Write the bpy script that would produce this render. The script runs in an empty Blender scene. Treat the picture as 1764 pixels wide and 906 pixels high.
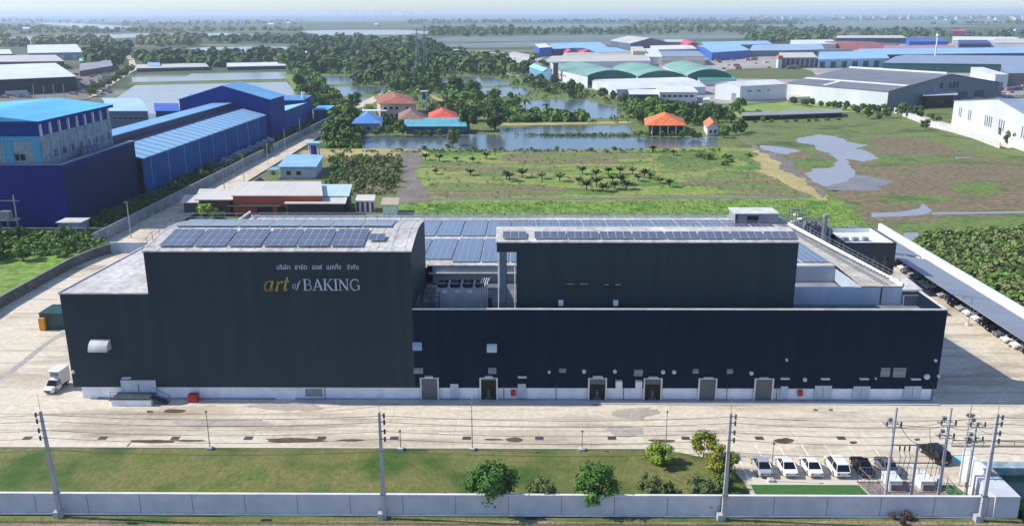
import bpy, math, random
from mathutils import Vector, Matrix
from math import radians as R_, sin, cos, pi
random.seed(7)
SC = bpy.context.scene
COL = SC.collection
# ---------------------------------------------------------------- camera
CAM_H = 54.0
FPX = 1500.0; PCX, PCY = 882.0, 453.0
PITCH = math.atan((PCY-22)/FPX); YAW = R_(.69); ROLL = R_(-.15)
cam = bpy.data.cameras.new('camera'); camo = bpy.data.objects.new('camera', cam); COL.objects.link(camo)
cam.sensor_width = 36; cam.lens = FPX/1764*36; cam.clip_start = 1; cam.clip_end = 60000
CR = Matrix.Rotation(YAW, 3, 'Z') @ Matrix.Rotation(pi/2-PITCH, 3, 'X') @ Matrix.Rotation(ROLL, 3, 'Z')
camo.matrix_world = Matrix.Translation((0, 0, CAM_H)) @ CR.to_4x4()
SC.camera = camo
# ---------------------------------------------------------------- light
SUN_EL, SUN_AZ = R_(40), R_(176)          # direction towards the sun, azimuth from +X counter-clockwise
w = bpy.data.worlds.new('World'); SC.world = w; w.use_nodes = True
nt = w.node_tree; nt.nodes.clear()
sk = nt.nodes.new('ShaderNodeTexSky'); sk.sky_type = 'NISHITA'; sk.sun_disc = False
sk.sun_elevation = SUN_EL; sk.sun_rotation = pi/2 - SUN_AZ
sk.altitude = 0; sk.air_density = 1.0; sk.dust_density = .25; sk.ozone_density = 4.0
bg = nt.nodes.new('ShaderNodeBackground'); bg.inputs[1].default_value = .125
ow = nt.nodes.new('ShaderNodeOutputWorld')
# thin clouds low over the sea, mixed into the sky by direction
tc = nt.nodes.new('ShaderNodeTexCoord'); mpw = nt.nodes.new('ShaderNodeMapping'); mpw.inputs['Scale'].default_value = (2.2, 2.2, 26)
cn_ = nt.nodes.new('ShaderNodeTexNoise'); cn_.inputs['Scale'].default_value = 2.0; cn_.inputs['Detail'].default_value = 6
cr_ = nt.nodes.new('ShaderNodeValToRGB'); cr_.color_ramp.elements[0].position = .42; cr_.color_ramp.elements[1].position = .68
tint = nt.nodes.new('ShaderNodeVectorMath'); tint.operation = 'MULTIPLY'; tint.inputs[1].default_value = (.80, .89, 1.09)
mxw = nt.nodes.new('ShaderNodeMix'); mxw.data_type = 'RGBA'
fm = nt.nodes.new('ShaderNodeMath'); fm.operation = 'MULTIPLY'; fm.inputs[1].default_value = .45
nt.links.new(tc.outputs['Generated'], mpw.inputs[0]); nt.links.new(mpw.outputs[0], cn_.inputs['Vector']); nt.links.new(cn_.outputs[0], cr_.inputs[0]); nt.links.new(cr_.outputs[0], fm.inputs[0])
nt.links.new(sk.outputs[0], tint.inputs[0]); nt.links.new(fm.outputs[0], mxw.inputs[0]); nt.links.new(tint.outputs[0], mxw.inputs[6]); mxw.inputs[7].default_value = (4.2, 4.8, 5.5, 1)
nt.links.new(mxw.outputs[2], bg.inputs[0]); nt.links.new(bg.outputs[0], ow.inputs[0])
sd = bpy.data.lights.new('sun', 'SUN'); sd.energy = 4.2; sd.angle = R_(.5); sd.color = (1, .94, .84)
so = bpy.data.objects.new('sun', sd); COL.objects.link(so)
tosun = Vector((cos(SUN_EL)*cos(SUN_AZ), cos(SUN_EL)*sin(SUN_AZ), sin(SUN_EL)))
so.rotation_euler = tosun.to_track_quat('Z', 'Y').to_euler(); so.location = (0, 0, 300)
SC.view_settings.view_transform = 'Standard'; SC.view_settings.look = 'None'
SC.view_settings.exposure = 0.45; SC.view_settings.gamma = 1
SC.cycles.volume_bounces = 1; SC.cycles.max_bounces = 6; SC.cycles.diffuse_bounces = 3; SC.cycles.glossy_bounces = 3
HAZE_DENSITY = 9.5e-5
# ---------------------------------------------------------------- helpers
def ray(x, y): return CR @ Vector(((x-PCX)/FPX, -(y-PCY)/FPX, -1))
def G(x, y, h=0.0):
    d = ray(x, y); t = (h-CAM_H)/d.z
    return Vector((d.x*t, d.y*t, h))
def V(x, y, Y):
    d = ray(x, y); t = Y/d.y
    return Vector((d.x*t, Y, CAM_H+d.z*t))
def lin(c):
    c = c/255.
    return c/12.92 if c <= .04045 else ((c+.055)/1.055)**2.4
def C(r, g, b): return (lin(r), lin(g), lin(b), 1)
MATS = {}
def mat(key, c1, c2=None, scale=.1, rough=.8, metal=0., c3=None, fine=0, bump=0, bands=None, objrand=0, stretch=None, spec=.5, detail=5, lo=.35, hi=.65, bandamt=.12, fineamt=.25, regular=False):
    """procedural surface: world-position noise between two or three colours, optional fine speckle, bands (axis, period)"""
    if key in MATS: return MATS[key]
    m = bpy.data.materials.new(key); MATS[key] = m; m.use_nodes = True
    n = m.node_tree.nodes; l = m.node_tree.links; p = n['Principled BSDF']
    p.inputs['Roughness'].default_value = rough; p.inputs['Metallic'].default_value = metal
    p.inputs['Specular IOR Level'].default_value = spec
    if c2 is None: c2 = tuple(x*.86 for x in c1[:3])+(1,)
    geo = n.new('ShaderNodeNewGeometry'); mp = n.new('ShaderNodeMapping')
    l.new(geo.outputs['Position'], mp.inputs[0])
    if stretch: mp.inputs['Scale'].default_value = stretch
    ns = n.new('ShaderNodeTexNoise'); ns.inputs['Scale'].default_value = scale; ns.inputs['Detail'].default_value = detail; ns.inputs['Roughness'].default_value = .6
    l.new(mp.outputs[0], ns.inputs['Vector'])
    rp = n.new('ShaderNodeValToRGB'); e = rp.color_ramp.elements
    e[0].position = lo; e[0].color = c1; e[1].position = hi; e[1].color = c2
    if c3: x = e.new((lo+hi)/2); x.color = c3
    l.new(ns.outputs[0], rp.inputs[0]); out = rp.outputs[0]
    def mul(a, fac_socket, lo_, hi_, f0=0., f1=1.):
        mr = n.new('ShaderNodeMapRange'); mr.inputs[1].default_value = f0; mr.inputs[2].default_value = f1; mr.inputs[3].default_value = lo_; mr.inputs[4].default_value = hi_
        l.new(fac_socket, mr.inputs[0])
        mx = n.new('ShaderNodeVectorMath'); mx.operation = 'SCALE'
        l.new(a, mx.inputs[0]); l.new(mr.outputs[0], mx.inputs['Scale']); return mx.outputs[0]
    if fine:
        n2 = n.new('ShaderNodeTexNoise'); n2.inputs['Scale'].default_value = fine; n2.inputs['Detail'].default_value = 3
        l.new(geo.outputs['Position'], n2.inputs['Vector']); out = mul(out, n2.outputs[0], 1-fineamt, 1+fineamt, .32, .68)
    if bands:
        ax, per = bands
        sx = n.new('ShaderNodeSeparateXYZ'); l.new(geo.outputs['Position'], sx.inputs[0])
        dv = n.new('ShaderNodeMath'); dv.operation = 'DIVIDE'; l.new(sx.outputs[ax], dv.inputs[0]); dv.inputs[1].default_value = per
        fl = n.new('ShaderNodeMath'); fl.operation = 'FLOOR'; l.new(dv.outputs[0], fl.inputs[0])
        if regular:
            md = n.new('ShaderNodeMath'); md.operation = 'FLOORED_MODULO'; md.inputs[1].default_value = 2; l.new(fl.outputs[0], md.inputs[0]); bo = md.outputs[0]
        else:
            wn = n.new('ShaderNodeTexWhiteNoise'); wn.noise_dimensions = '1D'; l.new(fl.outputs[0], wn.inputs['W']); bo = wn.outputs['Value']
        out = mul(out, bo, 1-bandamt, 1+bandamt)
    if objrand:
        oi = n.new('ShaderNodeObjectInfo'); out = mul(out, oi.outputs['Random'], 1-objrand, 1+objrand)
    l.new(out, p.inputs['Base Color'])
    if bump:
        nb = n.new('ShaderNodeTexNoise'); nb.inputs['Scale'].default_value = max(fine, scale*8); nb.inputs['Detail'].default_value = 4
        l.new(geo.outputs['Position'], nb.inputs['Vector'])
        b = n.new('ShaderNodeBump'); b.inputs['Strength'].default_value = bump; b.inputs['Distance'].default_value = .3
        l.new(nb.outputs[0], b.inputs['Height']); l.new(b.outputs[0], p.inputs['Normal'])
    return m
def tag(o, label=None, cat=None, group=None, kind=None):
    if label: o['label'] = label
    if cat: o['category'] = cat
    if group: o['group'] = group
    if kind: o['kind'] = kind
    return o
def thing(name, label, cat, loc=(0, 0, 0), group=None):
    o = bpy.data.objects.new(name, None); o.empty_display_size = .5; COL.objects.link(o); o.location = loc
    return tag(o, label, cat, group)
def wloc(o):
    v = Vector(o.location)
    while o.parent: o = o.parent; v += Vector(o.location)
    return v
class MB:
    def __init__(s): s.v = []; s.f = []; s.m = []; s.uv = {}
    def poly(s, pts, m=0):
        b = len(s.v); s.v += [tuple(p) for p in pts]; s.f.append(tuple(range(b, b+len(pts)))); s.m.append(m); return s
    def box(s, x0, y0, z0, x1, y1, z1, m=0):
        return s.prism([(x0, y0), (x1, y0), (x1, y1), (x0, y1)], z0, z1, m)
    def prism(s, p2, z0, z1, m=0, top=None):
        b = len(s.v); n = len(p2)
        a = sum(p2[i][0]*p2[(i+1) % n][1]-p2[(i+1) % n][0]*p2[i][1] for i in range(n))
        if a < 0: p2 = p2[::-1]
        s.v += [(p[0], p[1], z0) for p in p2]+[(p[0], p[1], z1) for p in p2]
        s.f.append(tuple(range(b+n-1, b-1, -1))); s.m.append(m)
        s.f.append(tuple(range(b+n, b+2*n))); s.m.append(m if top is None else top)
        for i in range(n):
            j = (i+1) % n; s.f.append((b+i, b+j, b+n+j, b+n+i)); s.m.append(m)
        return s
    def hexa(s, c8, m=0):     # 4 bottom ccw, 4 top ccw
        b = len(s.v); s.v += [tuple(p) for p in c8]
        for f in ((3, 2, 1, 0), (4, 5, 6, 7), (0, 1, 5, 4), (1, 2, 6, 5), (2, 3, 7, 6), (3, 0, 4, 7)):
            s.f.append(tuple(b+i for i in f)); s.m.append(m)
        return s
    def obox(s, c, u, l, w_, z0, z1, m=0):   # centre, unit dir, length along u, width
        v = Vector((-u[1], u[0])); u = Vector(u[:2]); c = Vector(c[:2])
        return s.prism([tuple(c+u*a*l/2+v*b*w_/2) for a, b in ((-1, -1), (1, -1), (1, 1), (-1, 1))], z0, z1, m)
    def bar(s, p0, p1, r0, r1=None, n=6, m=0, cap=True):
        p0 = Vector(p0); p1 = Vector(p1); r1 = r0 if r1 is None else r1
        d = (p1-p0).normalized(); a = d.orthogonal().normalized(); c = d.cross(a); b = len(s.v)
        for P, r in ((p0, r0), (p1, r1)):
            for i in range(n):
                t = 2*pi*(i+.5)/n; s.v.append(tuple(P+(a*cos(t)+c*sin(t))*r))
        for i in range(n):
            j = (i+1) % n; s.f.append((b+i, b+j, b+n+j, b+n+i)); s.m.append(m)
        if cap:
            s.f.append(tuple(range(b+n-1, b-1, -1))); s.m.append(m); s.f.append(tuple(range(b+n, b+2*n))); s.m.append(m)
        return s
    def path(s, pts, r, n=5, m=0):
        for a, b in zip(pts, pts[1:]): s.bar(a, b, r, r, n, m, False)
        return s
    def build(s, name, mats, parent=None, smooth=False, origin=None):
        if not isinstance(mats, (list, tuple)): mats = [mats]
        if parent is not None: off = wloc(parent)
        elif origin is not None: off = Vector(origin)
        else:
            xs = [v[0] for v in s.v]; ys = [v[1] for v in s.v]; zs = [v[2] for v in s.v]
            off = Vector(((min(xs)+max(xs))/2, (min(ys)+max(ys))/2, min(zs)))
        me = bpy.data.meshes.new(name)
        me.from_pydata([(v[0]-off.x, v[1]-off.y, v[2]-off.z) for v in s.v], [], s.f)
        for k in mats: me.materials.append(k)
        me.polygons.foreach_set('material_index', s.m)
        if s.uv:
            u = me.uv_layers.new(name='UVMap')
            for fi, q in s.uv.items():
                for li, c in zip(me.polygons[fi].loop_indices, q): u.data[li].uv = c
        if smooth: me.polygons.foreach_set('use_smooth', [True]*len(me.polygons))
        me.update()
        o = bpy.data.objects.new(name, me); COL.objects.link(o)
        if parent is not None: o.parent = parent
        else: o.location = off
        return o
def copy_tree(o, parent=None):
    c = o.copy(); COL.objects.link(c)
    if parent is not None: c.parent = parent
    for ch in [k for k in o.children]: copy_tree(ch, c)
    return c
def smoothpoly(pts, n=3, jit=0, seed=1):
    rnd = random.Random(seed); out = []; N = len(pts)
    for i in range(N):
        p0, p1, p2, p3 = [Vector(pts[(i+k-1) % N][:2]) for k in range(4)]
        for k in range(n):
            t = k/n
            q = .5*((2*p1)+(p2-p0)*t+(2*p0-5*p1+4*p2-p3)*t*t+(3*p1-p0-3*p2+p3)*t**3)
            if jit: q += Vector((rnd.uniform(-jit, jit), rnd.uniform(-jit, jit)))
            out.append(q)
    return out
from mathutils import noise as mnoise
def fractal(pts, amp, seed):
    out = []; per = sum((pts[i]-pts[(i+1) % len(pts)]).length for i in range(len(pts))); st = max(.7, per/420)
    for i in range(len(pts)):
        a = pts[i]; b = pts[(i+1) % len(pts)]; k = max(1, int((b-a).length/st))
        for j in range(k):
            q = a.lerp(b, j/k); v = Vector((q.x*.08, q.y*.08, seed*7.3))
            dx = mnoise.fractal(v, .9, 2.2, 5)*amp*1.7; dy = mnoise.fractal(v+Vector((31, 17, 5)), .9, 2.2, 5)*amp
            out.append(q+Vector((dx, dy)))
    return out
def jagged(pts, n, jit, seed):
    rnd = random.Random(seed); out = []
    for i in range(len(pts)):
        a = pts[i]; b = pts[(i+1) % len(pts)]
        for k in range(n):
            q = a.lerp(b, k/n); out.append(q+Vector((rnd.uniform(-jit, jit)*1.6, rnd.uniform(-jit, jit))))
    return out
def sheet(name, px, m, z, world=False, smooth=0, jit=0, kind='structure', label=None, seed=1, hole=None, frac=0):
    pts = [Vector(p) for p in px] if world else [G(*p).to_2d() for p in px]
    if frac: pts = fractal(smoothpoly(pts, 2, 0, seed) if smooth else pts, frac, seed)
    elif smooth < 0: pts = jagged(pts, -smooth, jit, seed)
    elif smooth: pts = smoothpoly(pts, smooth, jit, seed)
    mb = MB(); a = 0; n = len(pts)
    for i in range(n): a += pts[i].x*pts[(i+1) % n].y-pts[(i+1) % n].x*pts[i].y
    if a < 0: pts = pts[::-1]
    mb.poly([(p.x, p.y, z) for p in pts])
    o = mb.build(name, m, origin=(0, 0, 0))
    me = o.data
    import bmesh
    b = bmesh.new(); b.from_mesh(me); bmesh.ops.triangulate(b, faces=b.faces[:]); b.to_mesh(me); b.free()
    o['kind'] = kind
    return o
# ---------------------------------------------------------------- common materials
m_white = mat('white_paint', C(226, 228, 228), C(205, 208, 210), .5, .6)
m_whitemetal = mat('white_sheet_metal', C(222, 226, 230), C(200, 206, 212), .15, .45, bands=(0, 1.0), bandamt=.04)
m_grey = mat('grey_metal', C(150, 153, 156), C(128, 131, 134), .4, .5)
m_dgrey = mat('dark_grey_metal', C(70, 76, 84), C(58, 62, 70), .4, .5)
m_black = mat('black_interior', C(10, 11, 12), C(6, 6, 7), .6, .7)
m_glass = mat('dark_glass', C(22, 27, 34), C(15, 18, 24), .6, .08)
m_conc = mat('concrete_structural', C(172, 168, 160), C(140, 137, 130), .6, .9, fine=3)
m_steel = mat('galvanised_steel', C(158, 162, 168), C(130, 134, 140), 1, .4, metal=.5)
m_rubber = mat('black_rubber', C(24, 24, 25), C(15, 15, 16), 2, .9)
m_red = mat('red_paint', C(190, 30, 40), C(160, 24, 32), 1, .5)
m_trunk = mat('bark', C(96, 78, 60), C(60, 50, 40), 2, .95)
# ================================================================ terrain, water, roads
m_farm = mat('far_farmland', C(70, 86, 52), C(118, 118, 98), .0045, .95, c3=C(56, 76, 44), fine=.02, stretch=(.22, 1.3, 1), lo=.38, hi=.6, detail=8)
m_salt = mat('salt_field', C(124, 134, 128), C(84, 98, 74), .006, .5, stretch=(.3, 1.5, 1))
m_weed = mat('rough_grass', C(88, 108, 48), C(60, 86, 34), .05, .95, c3=C(106, 116, 60), fineamt=.35, fine=.8, bump=.6)
m_lush = mat('lush_grass', C(96, 138, 40), C(62, 106, 30), .1, .95, c3=C(116, 140, 56), fineamt=.4, fine=.45, bump=1)
m_field = mat('field_strips', C(106, 138, 46), C(70, 114, 32), .06, .95, c3=C(140, 140, 76), fineamt=.38, fine=.7, bump=.8, stretch=(.3, 1.5, 1), lo=.4, hi=.6, detail=8)
m_brown = mat('bare_soil', C(128, 114, 80), C(100, 122, 54), .09, .95, c3=C(108, 96, 70), fineamt=.38, fine=.7, bump=.6, stretch=(.25, 2.2, 1), lo=.42, hi=.56)
m_dry = mat('dry_grass', C(176, 160, 112), C(150, 142, 88), .1, .95, fine=1)
m_marsh = mat('marsh_ground', C(110, 98, 72), C(84, 98, 50), .03, .95, c3=C(118, 104, 78), fineamt=.35, fine=.5, bump=.9, lo=.42, hi=.62, detail=10, stretch=(.7, 1.3, 1))
m_path = mat('dirt_path', C(126, 118, 108), C(104, 98, 88), .15, .95, fine=1)
m_sand = mat('sandy_road', C(206, 194, 172), C(178, 166, 146), .15, .95, fine=.8)
m_lawn = mat('lawn', C(84, 104, 34), C(58, 88, 26), .1, .95, c3=C(112, 112, 62), fineamt=.2, fine=1.6, bump=.5, lo=.3, hi=.62)
m_turf = mat('green_turf', C(62, 108, 48), C(54, 98, 42), .5, .95, fine=4)
m_verge = mat('roadside_soil', C(150, 138, 112), C(104, 104, 60), .35, .95, c3=C(128, 118, 92), fine=2.5, bump=.6, stretch=(.5, 1.6, 1))
def water(key, col, rough=.06):
    m = mat(key, col, None, .02, rough, spec=.5); return m
m_pond = water('pond_water', C(92, 104, 106), .16); m_muddy = water('muddy_pond_water', C(160, 156, 148), .2)
m_sea = water('sea_water', C(84, 108, 120), .3)
m_marshw = water('marsh_water', C(150, 146, 146), .22)
# concrete yard with slab joints
def yardmat():
    m = mat('yard_concrete', C(206, 194, 172), C(178, 165, 144), .07, .9, c3=C(210, 200, 180), fine=1.2, fineamt=.12, stretch=(.45, 1.3, 1))
    n = m.node_tree.nodes; l = m.node_tree.links; p = n['Principled BSDF']
    src = p.inputs['Base Color'].links[0].from_socket
    geo = n.new('ShaderNodeNewGeometry'); br = n.new('ShaderNodeTexBrick'); br.offset = 0
    br.inputs['Color1'].default_value = (1, 1, 1, 1); br.inputs['Color2'].default_value = (.95, .95, .96, 1); br.inputs['Mortar'].default_value = (.78, .76, .73, 1)
    br.inputs['Scale'].default_value = 1; br.inputs['Mortar Size'].default_value = .045; br.inputs['Brick Width'].default_value = 9.0; br.inputs['Row Height'].default_value = 4.2
    l.new(geo.outputs['Position'], br.inputs['Vector'])
    # dark tyre streaks along the driving direction
    mp = n.new('ShaderNodeMapping'); mp.inputs['Scale'].default_value = (.06, .5, 1); l.new(geo.outputs['Position'], mp.inputs[0])
    ns = n.new('ShaderNodeTexNoise'); ns.inputs['Scale'].default_value = 1; ns.inputs['Detail'].default_value = 4; l.new(mp.outputs[0], ns.inputs['Vector'])
    rp = n.new('ShaderNodeValToRGB'); rp.color_ramp.elements[0].position = .34; rp.color_ramp.elements[0].color = (.72, .71, .71, 1); rp.color_ramp.elements[1].position = .47; rp.color_ramp.elements[1].color = (1, 1, 1, 1)
    l.new(ns.outputs[0], rp.inputs[0])
    a = n.new('ShaderNodeVectorMath'); a.operation = 'MULTIPLY'; l.new(src, a.inputs[0]); l.new(br.outputs[0], a.inputs[1])
    b = n.new('ShaderNodeVectorMath'); b.operation = 'MULTIPLY'; l.new(a.outputs[0], b.inputs[0]); l.new(rp.outputs[0], b.inputs[1])
    l.new(b.outputs[0], p.inputs['Base Color']); return m
m_yard = yardmat()
def asphalt(): return mat('asphalt', C(92, 90, 88), C(76, 75, 74), .2, .9, fine=2)

PONDS = []
sheet('ground', [(-14000, -300), (14000, -300), (14000, 26000), (-14000, 26000)], m_farm, -.35, world=True)
sheet('sea', [(-14000, 6200), (-3000, 5600), (1500, 6300), (3600, 8200), (9000, 11500), (14000, 15000), (14000, 26000), (-14000, 26000)], m_sea, .4, world=True, smooth=3)
# far salt fields, ponds
for i, (pp, mm) in enumerate([
    ([(-20, 70), (60, 63), (250, 58), (400, 57), (398, 62), (250, 64), (130, 70), (-20, 78)], m_muddy),
    ([(60, 39), (120, 40), (235, 47), (233, 51), (180, 50), (90, 43)], m_muddy),
    ([(400, 60), (445, 57), (452, 62), (410, 66)], m_salt),
    ([(530, 53), (700, 52), (760, 57), (700, 60), (560, 60)], m_muddy),
    ([(545, 60), (600, 60), (590, 66), (546, 68)], m_muddy),
    ([(700, 44), (900, 43), (1060, 42), (1080, 47), (900, 49), (760, 47)], m_salt), ([(1180, 44), (1500, 42), (1700, 45), (1500, 49), (1250, 48)], m_salt), ([(900, 51), (1080, 50), (1090, 53), (900, 54)], m_muddy),
    ([(300, 84), (460, 80), (545, 84), (550, 90), (470, 92), (340, 90)], m_muddy),
    ([(690, 69), (900, 62), (1250, 60), (1400, 62), (1300, 66), (900, 71), (760, 75)], m_salt),
    ([(760, 77), (1000, 70), (1100, 72), (1000, 78), (820, 83)], m_salt),
    ([(1290, 40), (1500, 36), (1764, 33), (1900, 38), (1500, 44)], m_salt),
    ([(0, 181), (60, 178), (70, 186), (0, 195)], m_muddy)]):
    sheet('pond', pp, mm, -.2+.01*i, smooth=3); PONDS.append(pp)
sheet('pond', [(232, 147), (494, 141), (512, 163), (520, 204), (380, 212), (240, 212), (182, 182)], m_muddy, -.08)
sheet('pond', [(226, 133), (320, 132), (330, 127), (494, 124), (496, 136), (228, 142)], m_muddy, -.08)
PONDS += [[(232, 147), (494, 141), (512, 163), (520, 204), (380, 212), (240, 212), (182, 182)], [(226, 133), (320, 132), (330, 127), (494, 124), (496, 136), (228, 142)]]
sheet('dike', [(220, 142.5), (496, 137), (498, 140.5), (222, 147)], m_weed, -.04)
sheet('ground_cover', [(480, 160), (520, 128), (980, 118), (1330, 175), (1764, 150), (1764, 236), (1300, 232), (1240, 262), (600, 262), (560, 250), (600, 200)], m_weed, -.12)
for i, pp in enumerate([
    [(540, 131), (605, 131), (625, 141), (600, 145), (556, 146)],
    [(558, 151), (612, 149), (668, 149), (666, 158), (600, 167), (563, 160)],
    [(606, 171), (645, 168), (650, 176), (620, 181)],
    [(748, 134), (790, 132), (850, 133), (887, 146), (830, 150), (762, 148)],
    [(812, 152), (900, 150), (924, 160), (880, 168), (832, 165)],
    [(888, 176), (950, 172), (1010, 172), (1075, 190), (1062, 204), (985, 204), (905, 192)],
    [(856, 220), (975, 216), (1088, 217), (1090, 230), (960, 232), (868, 233)],
    [(618, 236), (800, 231), (960, 235), (1090, 236), (1240, 237), (1232, 252), (1100, 257), (900, 260), (760, 256), (622, 256)]]):
    sheet('pond', pp, m_pond, -.06+.002*i, smooth=0, frac=1.0, seed=i); PONDS.append(pp)
sheet('dike_road', [(860, 213), (1085, 209), (1090, 213), (862, 217)], m_dry, -.02)
sheet('path', [(725, 160), (732, 159), (800, 185), (860, 207), (850, 210), (790, 190)], m_dry, -.03)
sheet('grass_slope', [(488, 128), (500, 128), (556, 185), (575, 215), (556, 210), (530, 190)], m_lush, -.03)
# fields behind the factory
sheet('field', [(545, 255), (1240, 254), (1260, 235), (1300, 232), (1764, 226), (1764, 560), (1500, 420), (1300, 400), (330, 400), (420, 330)], m_weed, -.06)
sheet('field', [(728, 257), (1240, 254), (1330, 268), (1405, 335), (1380, 345), (735, 342)], m_field, -.05, smooth=3)
sheet('dry_field', [(540, 257), (725, 257), (728, 268), (640, 271), (530, 268)], m_dry, -.04, smooth=1, frac=2)
sheet('orchard_ground', [(565, 268), (700, 268), (690, 330), (560, 340)], m_brown, -.045, smooth=1, frac=2)
sheet('path', [(690, 262), (728, 259), (722, 285), (716, 300), (735, 320), (728, 345), (678, 348), (700, 312), (694, 285)], m_path, -.03, smooth=1, frac=1.4)
for i, pp in enumerate([[(900, 262), (1060, 263), (1130, 272), (1040, 281), (930, 284), (880, 276)], [(1190, 305), (1300, 297), (1390, 318), (1400, 338), (1290, 340), (1240, 322), (1180, 316)],
    [(735, 318), (860, 316), (1000, 326), (980, 336), (800, 340), (728, 338)], [(745, 283), (900, 287), (1010, 292), (900, 297), (760, 294)]]):
    sheet('ploughed_patch', pp, m_brown, -.035+.002*i, smooth=1, frac=5, seed=i+3)
sheet('path', [(735, 341), (1390, 338), (1395, 342), (735, 346)], m_path, -.028)
sheet('grass_strip', [(696, 350), (900, 346), (1390, 343), (1440, 352), (1480, 372), (1530, 402), (1440, 410), (1300, 400), (690, 400)], m_lush, -.03, smooth=1, frac=2)
sheet('bund', [(1296, 256), (1316, 258), (1372, 305), (1425, 341), (1395, 343), (1350, 318), (1318, 292)], m_dry, -.025, smooth=1, frac=2.5)
sheet('path', [(1270, 240), (1280, 239), (1345, 268), (1400, 312), (1420, 338), (1410, 340), (1380, 312), (1330, 272)], m_path, -.022, smooth=1, frac=2)
# marsh
sheet('marsh', [(1510, 240), (1560, 236), (1640, 248), (1700, 270), (1900, 310), (1900, 440), (1700, 408), (1600, 402), (1530, 392), (1490, 372), (1440, 342), (1400, 318), (1375, 285), (1345, 262), (1420, 268), (1500, 270)], m_marsh, -.04, smooth=1, frac=6)
p1 = [(1370,239),(1416,231.5),(1441,235),(1467,245.5),(1490,250.6),(1477,257),(1498,262),(1509,272),(1492,279),(1457,275),(1467,286),(1472,301),(1452,314),(1421,322),(1403,312),(1388,299),(1401,291),(1436,289),(1444,277),(1434,266),(1416,261),(1403,250.6),(1380,245.5)]
m_green = mat('green_marsh_grass', C(86, 112, 44), C(72, 96, 40), .08, .95, c3=C(100, 118, 54), fineamt=.35, fine=.6, bump=.8)
for i, pp in enumerate([[(1640, 318), (1700, 314), (1740, 328), (1690, 336), (1650, 332)], [(1510, 342), (1600, 334), (1640, 344), (1580, 352)], [(1440, 262), (1560, 268), (1660, 272), (1580, 282), (1480, 276)], [(1560, 385), (1764, 372), (1764, 392), (1620, 400), (1560, 400)],
    [(1240, 262), (1310, 262), (1352, 290), (1390, 325), (1350, 318), (1290, 280)], [(1130, 262), (1230, 262), (1240, 290), (1150, 292)], [(1390, 268), (1440, 282), (1430, 296), (1380, 292)]]):
    sheet('marsh_grass', pp, m_green, -.028+.0006*i, smooth=1, frac=2.0, seed=i+20)
sheet('marsh_pool', p1, m_marshw, -.012, frac=1.6, seed=3)
sheet('marsh_pool', [(1312,250),(1352,254),(1380,261),(1350,267),(1318,258)], m_marshw, -.012, frac=1.2)
sheet('marsh_pool', [(1498,367),(1544,365),(1582,359),(1597,351),(1605,363),(1589,370),(1538,374),(1503,375)], m_marshw, -.012, frac=.8)
sheet('marsh_pool', [(1605,366),(1764,364),(1764,367),(1605,369.5)], m_marshw, -.014, jit=.3)
sheet('mud_flat', [(1421,320),(1470,300),(1525,312),(1520,326),(1440,330)], mat('wet_mud', C(132,124,118), C(112,106,96), .1, .35, fine=1), -.016, smooth=1, frac=3)
sheet('marsh_pool', [(1556,402),(1582,401),(1578,411),(1566,414)], m_marshw, -.012, smooth=3)
sheet('grass_field', [(1230, 200), (1260, 188), (1330, 178), (1500, 174), (1540, 184), (1500, 192), (1400, 196), (1300, 202)], mat('mown_field', C(140, 158, 84), C(112, 136, 62), .03, .95, fine=.3), -.03, smooth=3)
sheet('grass_field', [(1255, 120), (1380, 118), (1400, 135), (1300, 136), (1262, 134)], mat('olive_field', C(96, 104, 60), C(80, 90, 48), .03, .95, fine=.3), -.03, smooth=3)
sheet('paved_ground', [(860, 128), (960, 96), (1300, 80), (1900, 72), (1900, 150), (1540, 185), (1360, 172), (1300, 176), (1180, 182), (1080, 168), (960, 140)], mat('industrial_paving', C(168, 164, 156), C(140, 138, 132), .02, .9), -.1)
# site
sheet('yard', [(-140, 70), (-140, 126), (-99.5, 155), (-99.5, 186), (-97, 222), (89, 222), (89, 98.4), (300, 98.4), (300, 92.5), (55.5, 92.5), (55.5, 86), (24, 86), (24, 98.4), (-140, 98.4)][1:], m_yard, .012, world=True)
sheet('lawn', [(-150, 86.2), (26.6, 86.2), (26.6, 93), (26.0, 95.6), (24.8, 97.6), (22.8, 99.2), (20, 100.5), (16, 101.1), (-150, 101.1)], m_lawn, .03, world=True)
mb = MB(); mb.box(-140, 101.1, 0, 16, 101.35, .14)
mb.build('kerb', mat('kerb_concrete', C(206, 200, 188), None, .3, .9)).__setitem__('kind', 'structure')
mb = MB(); mb.box(-33.0, 114.5, 0.0, 59.6, 115.6, .12)
mb.build('apron', mat('apron_concrete', C(196, 192, 182), C(176, 172, 164), .2, .9)).__setitem__('kind', 'structure')
sheet('verge', [(-300, -60), (300, -60), (300, 85.3), (56, 85.3), (-300, 85.3)], m_verge, .008, world=True)
sheet('road', [(-300, -60), (300, -60), (300, 82.2), (-300, 82.2)], mat('bottom_road', C(150, 134, 122), C(128, 112, 100), .3, .9, fine=2), .014, world=True)
sheet('turf', [(27.2, 86.1), (41.0, 86.1), (40.0, 92.6), (27.2, 92.6)], m_turf, .03, world=True)
sheet('turf', [(49.4, 86.1), (52.6, 86.1), (51.4, 92.6), (49.6, 92.6)], m_turf, .034, world=True)
sheet('gravel', [(41.2, 86.1), (49.4, 86.1), (49.6, 93.4), (40.0, 93.4)], mat('gravel', C(150, 138, 130), C(120, 108, 102), 3, .95, fine=6), .028, world=True)
sheet('pavement', [(26.9, 92.6), (40.0, 92.6), (40.0, 93.6), (26.9, 93.6)], mat('pavement_concrete', C(208, 200, 186), None, .3, .9), .024, world=True)
sheet('green_field', [(-400, 150), (-101, 156), (-99.2, 190), (-98, 200), (-106, 206), (-400, 214)], m_lush, .01, world=True)
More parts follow.
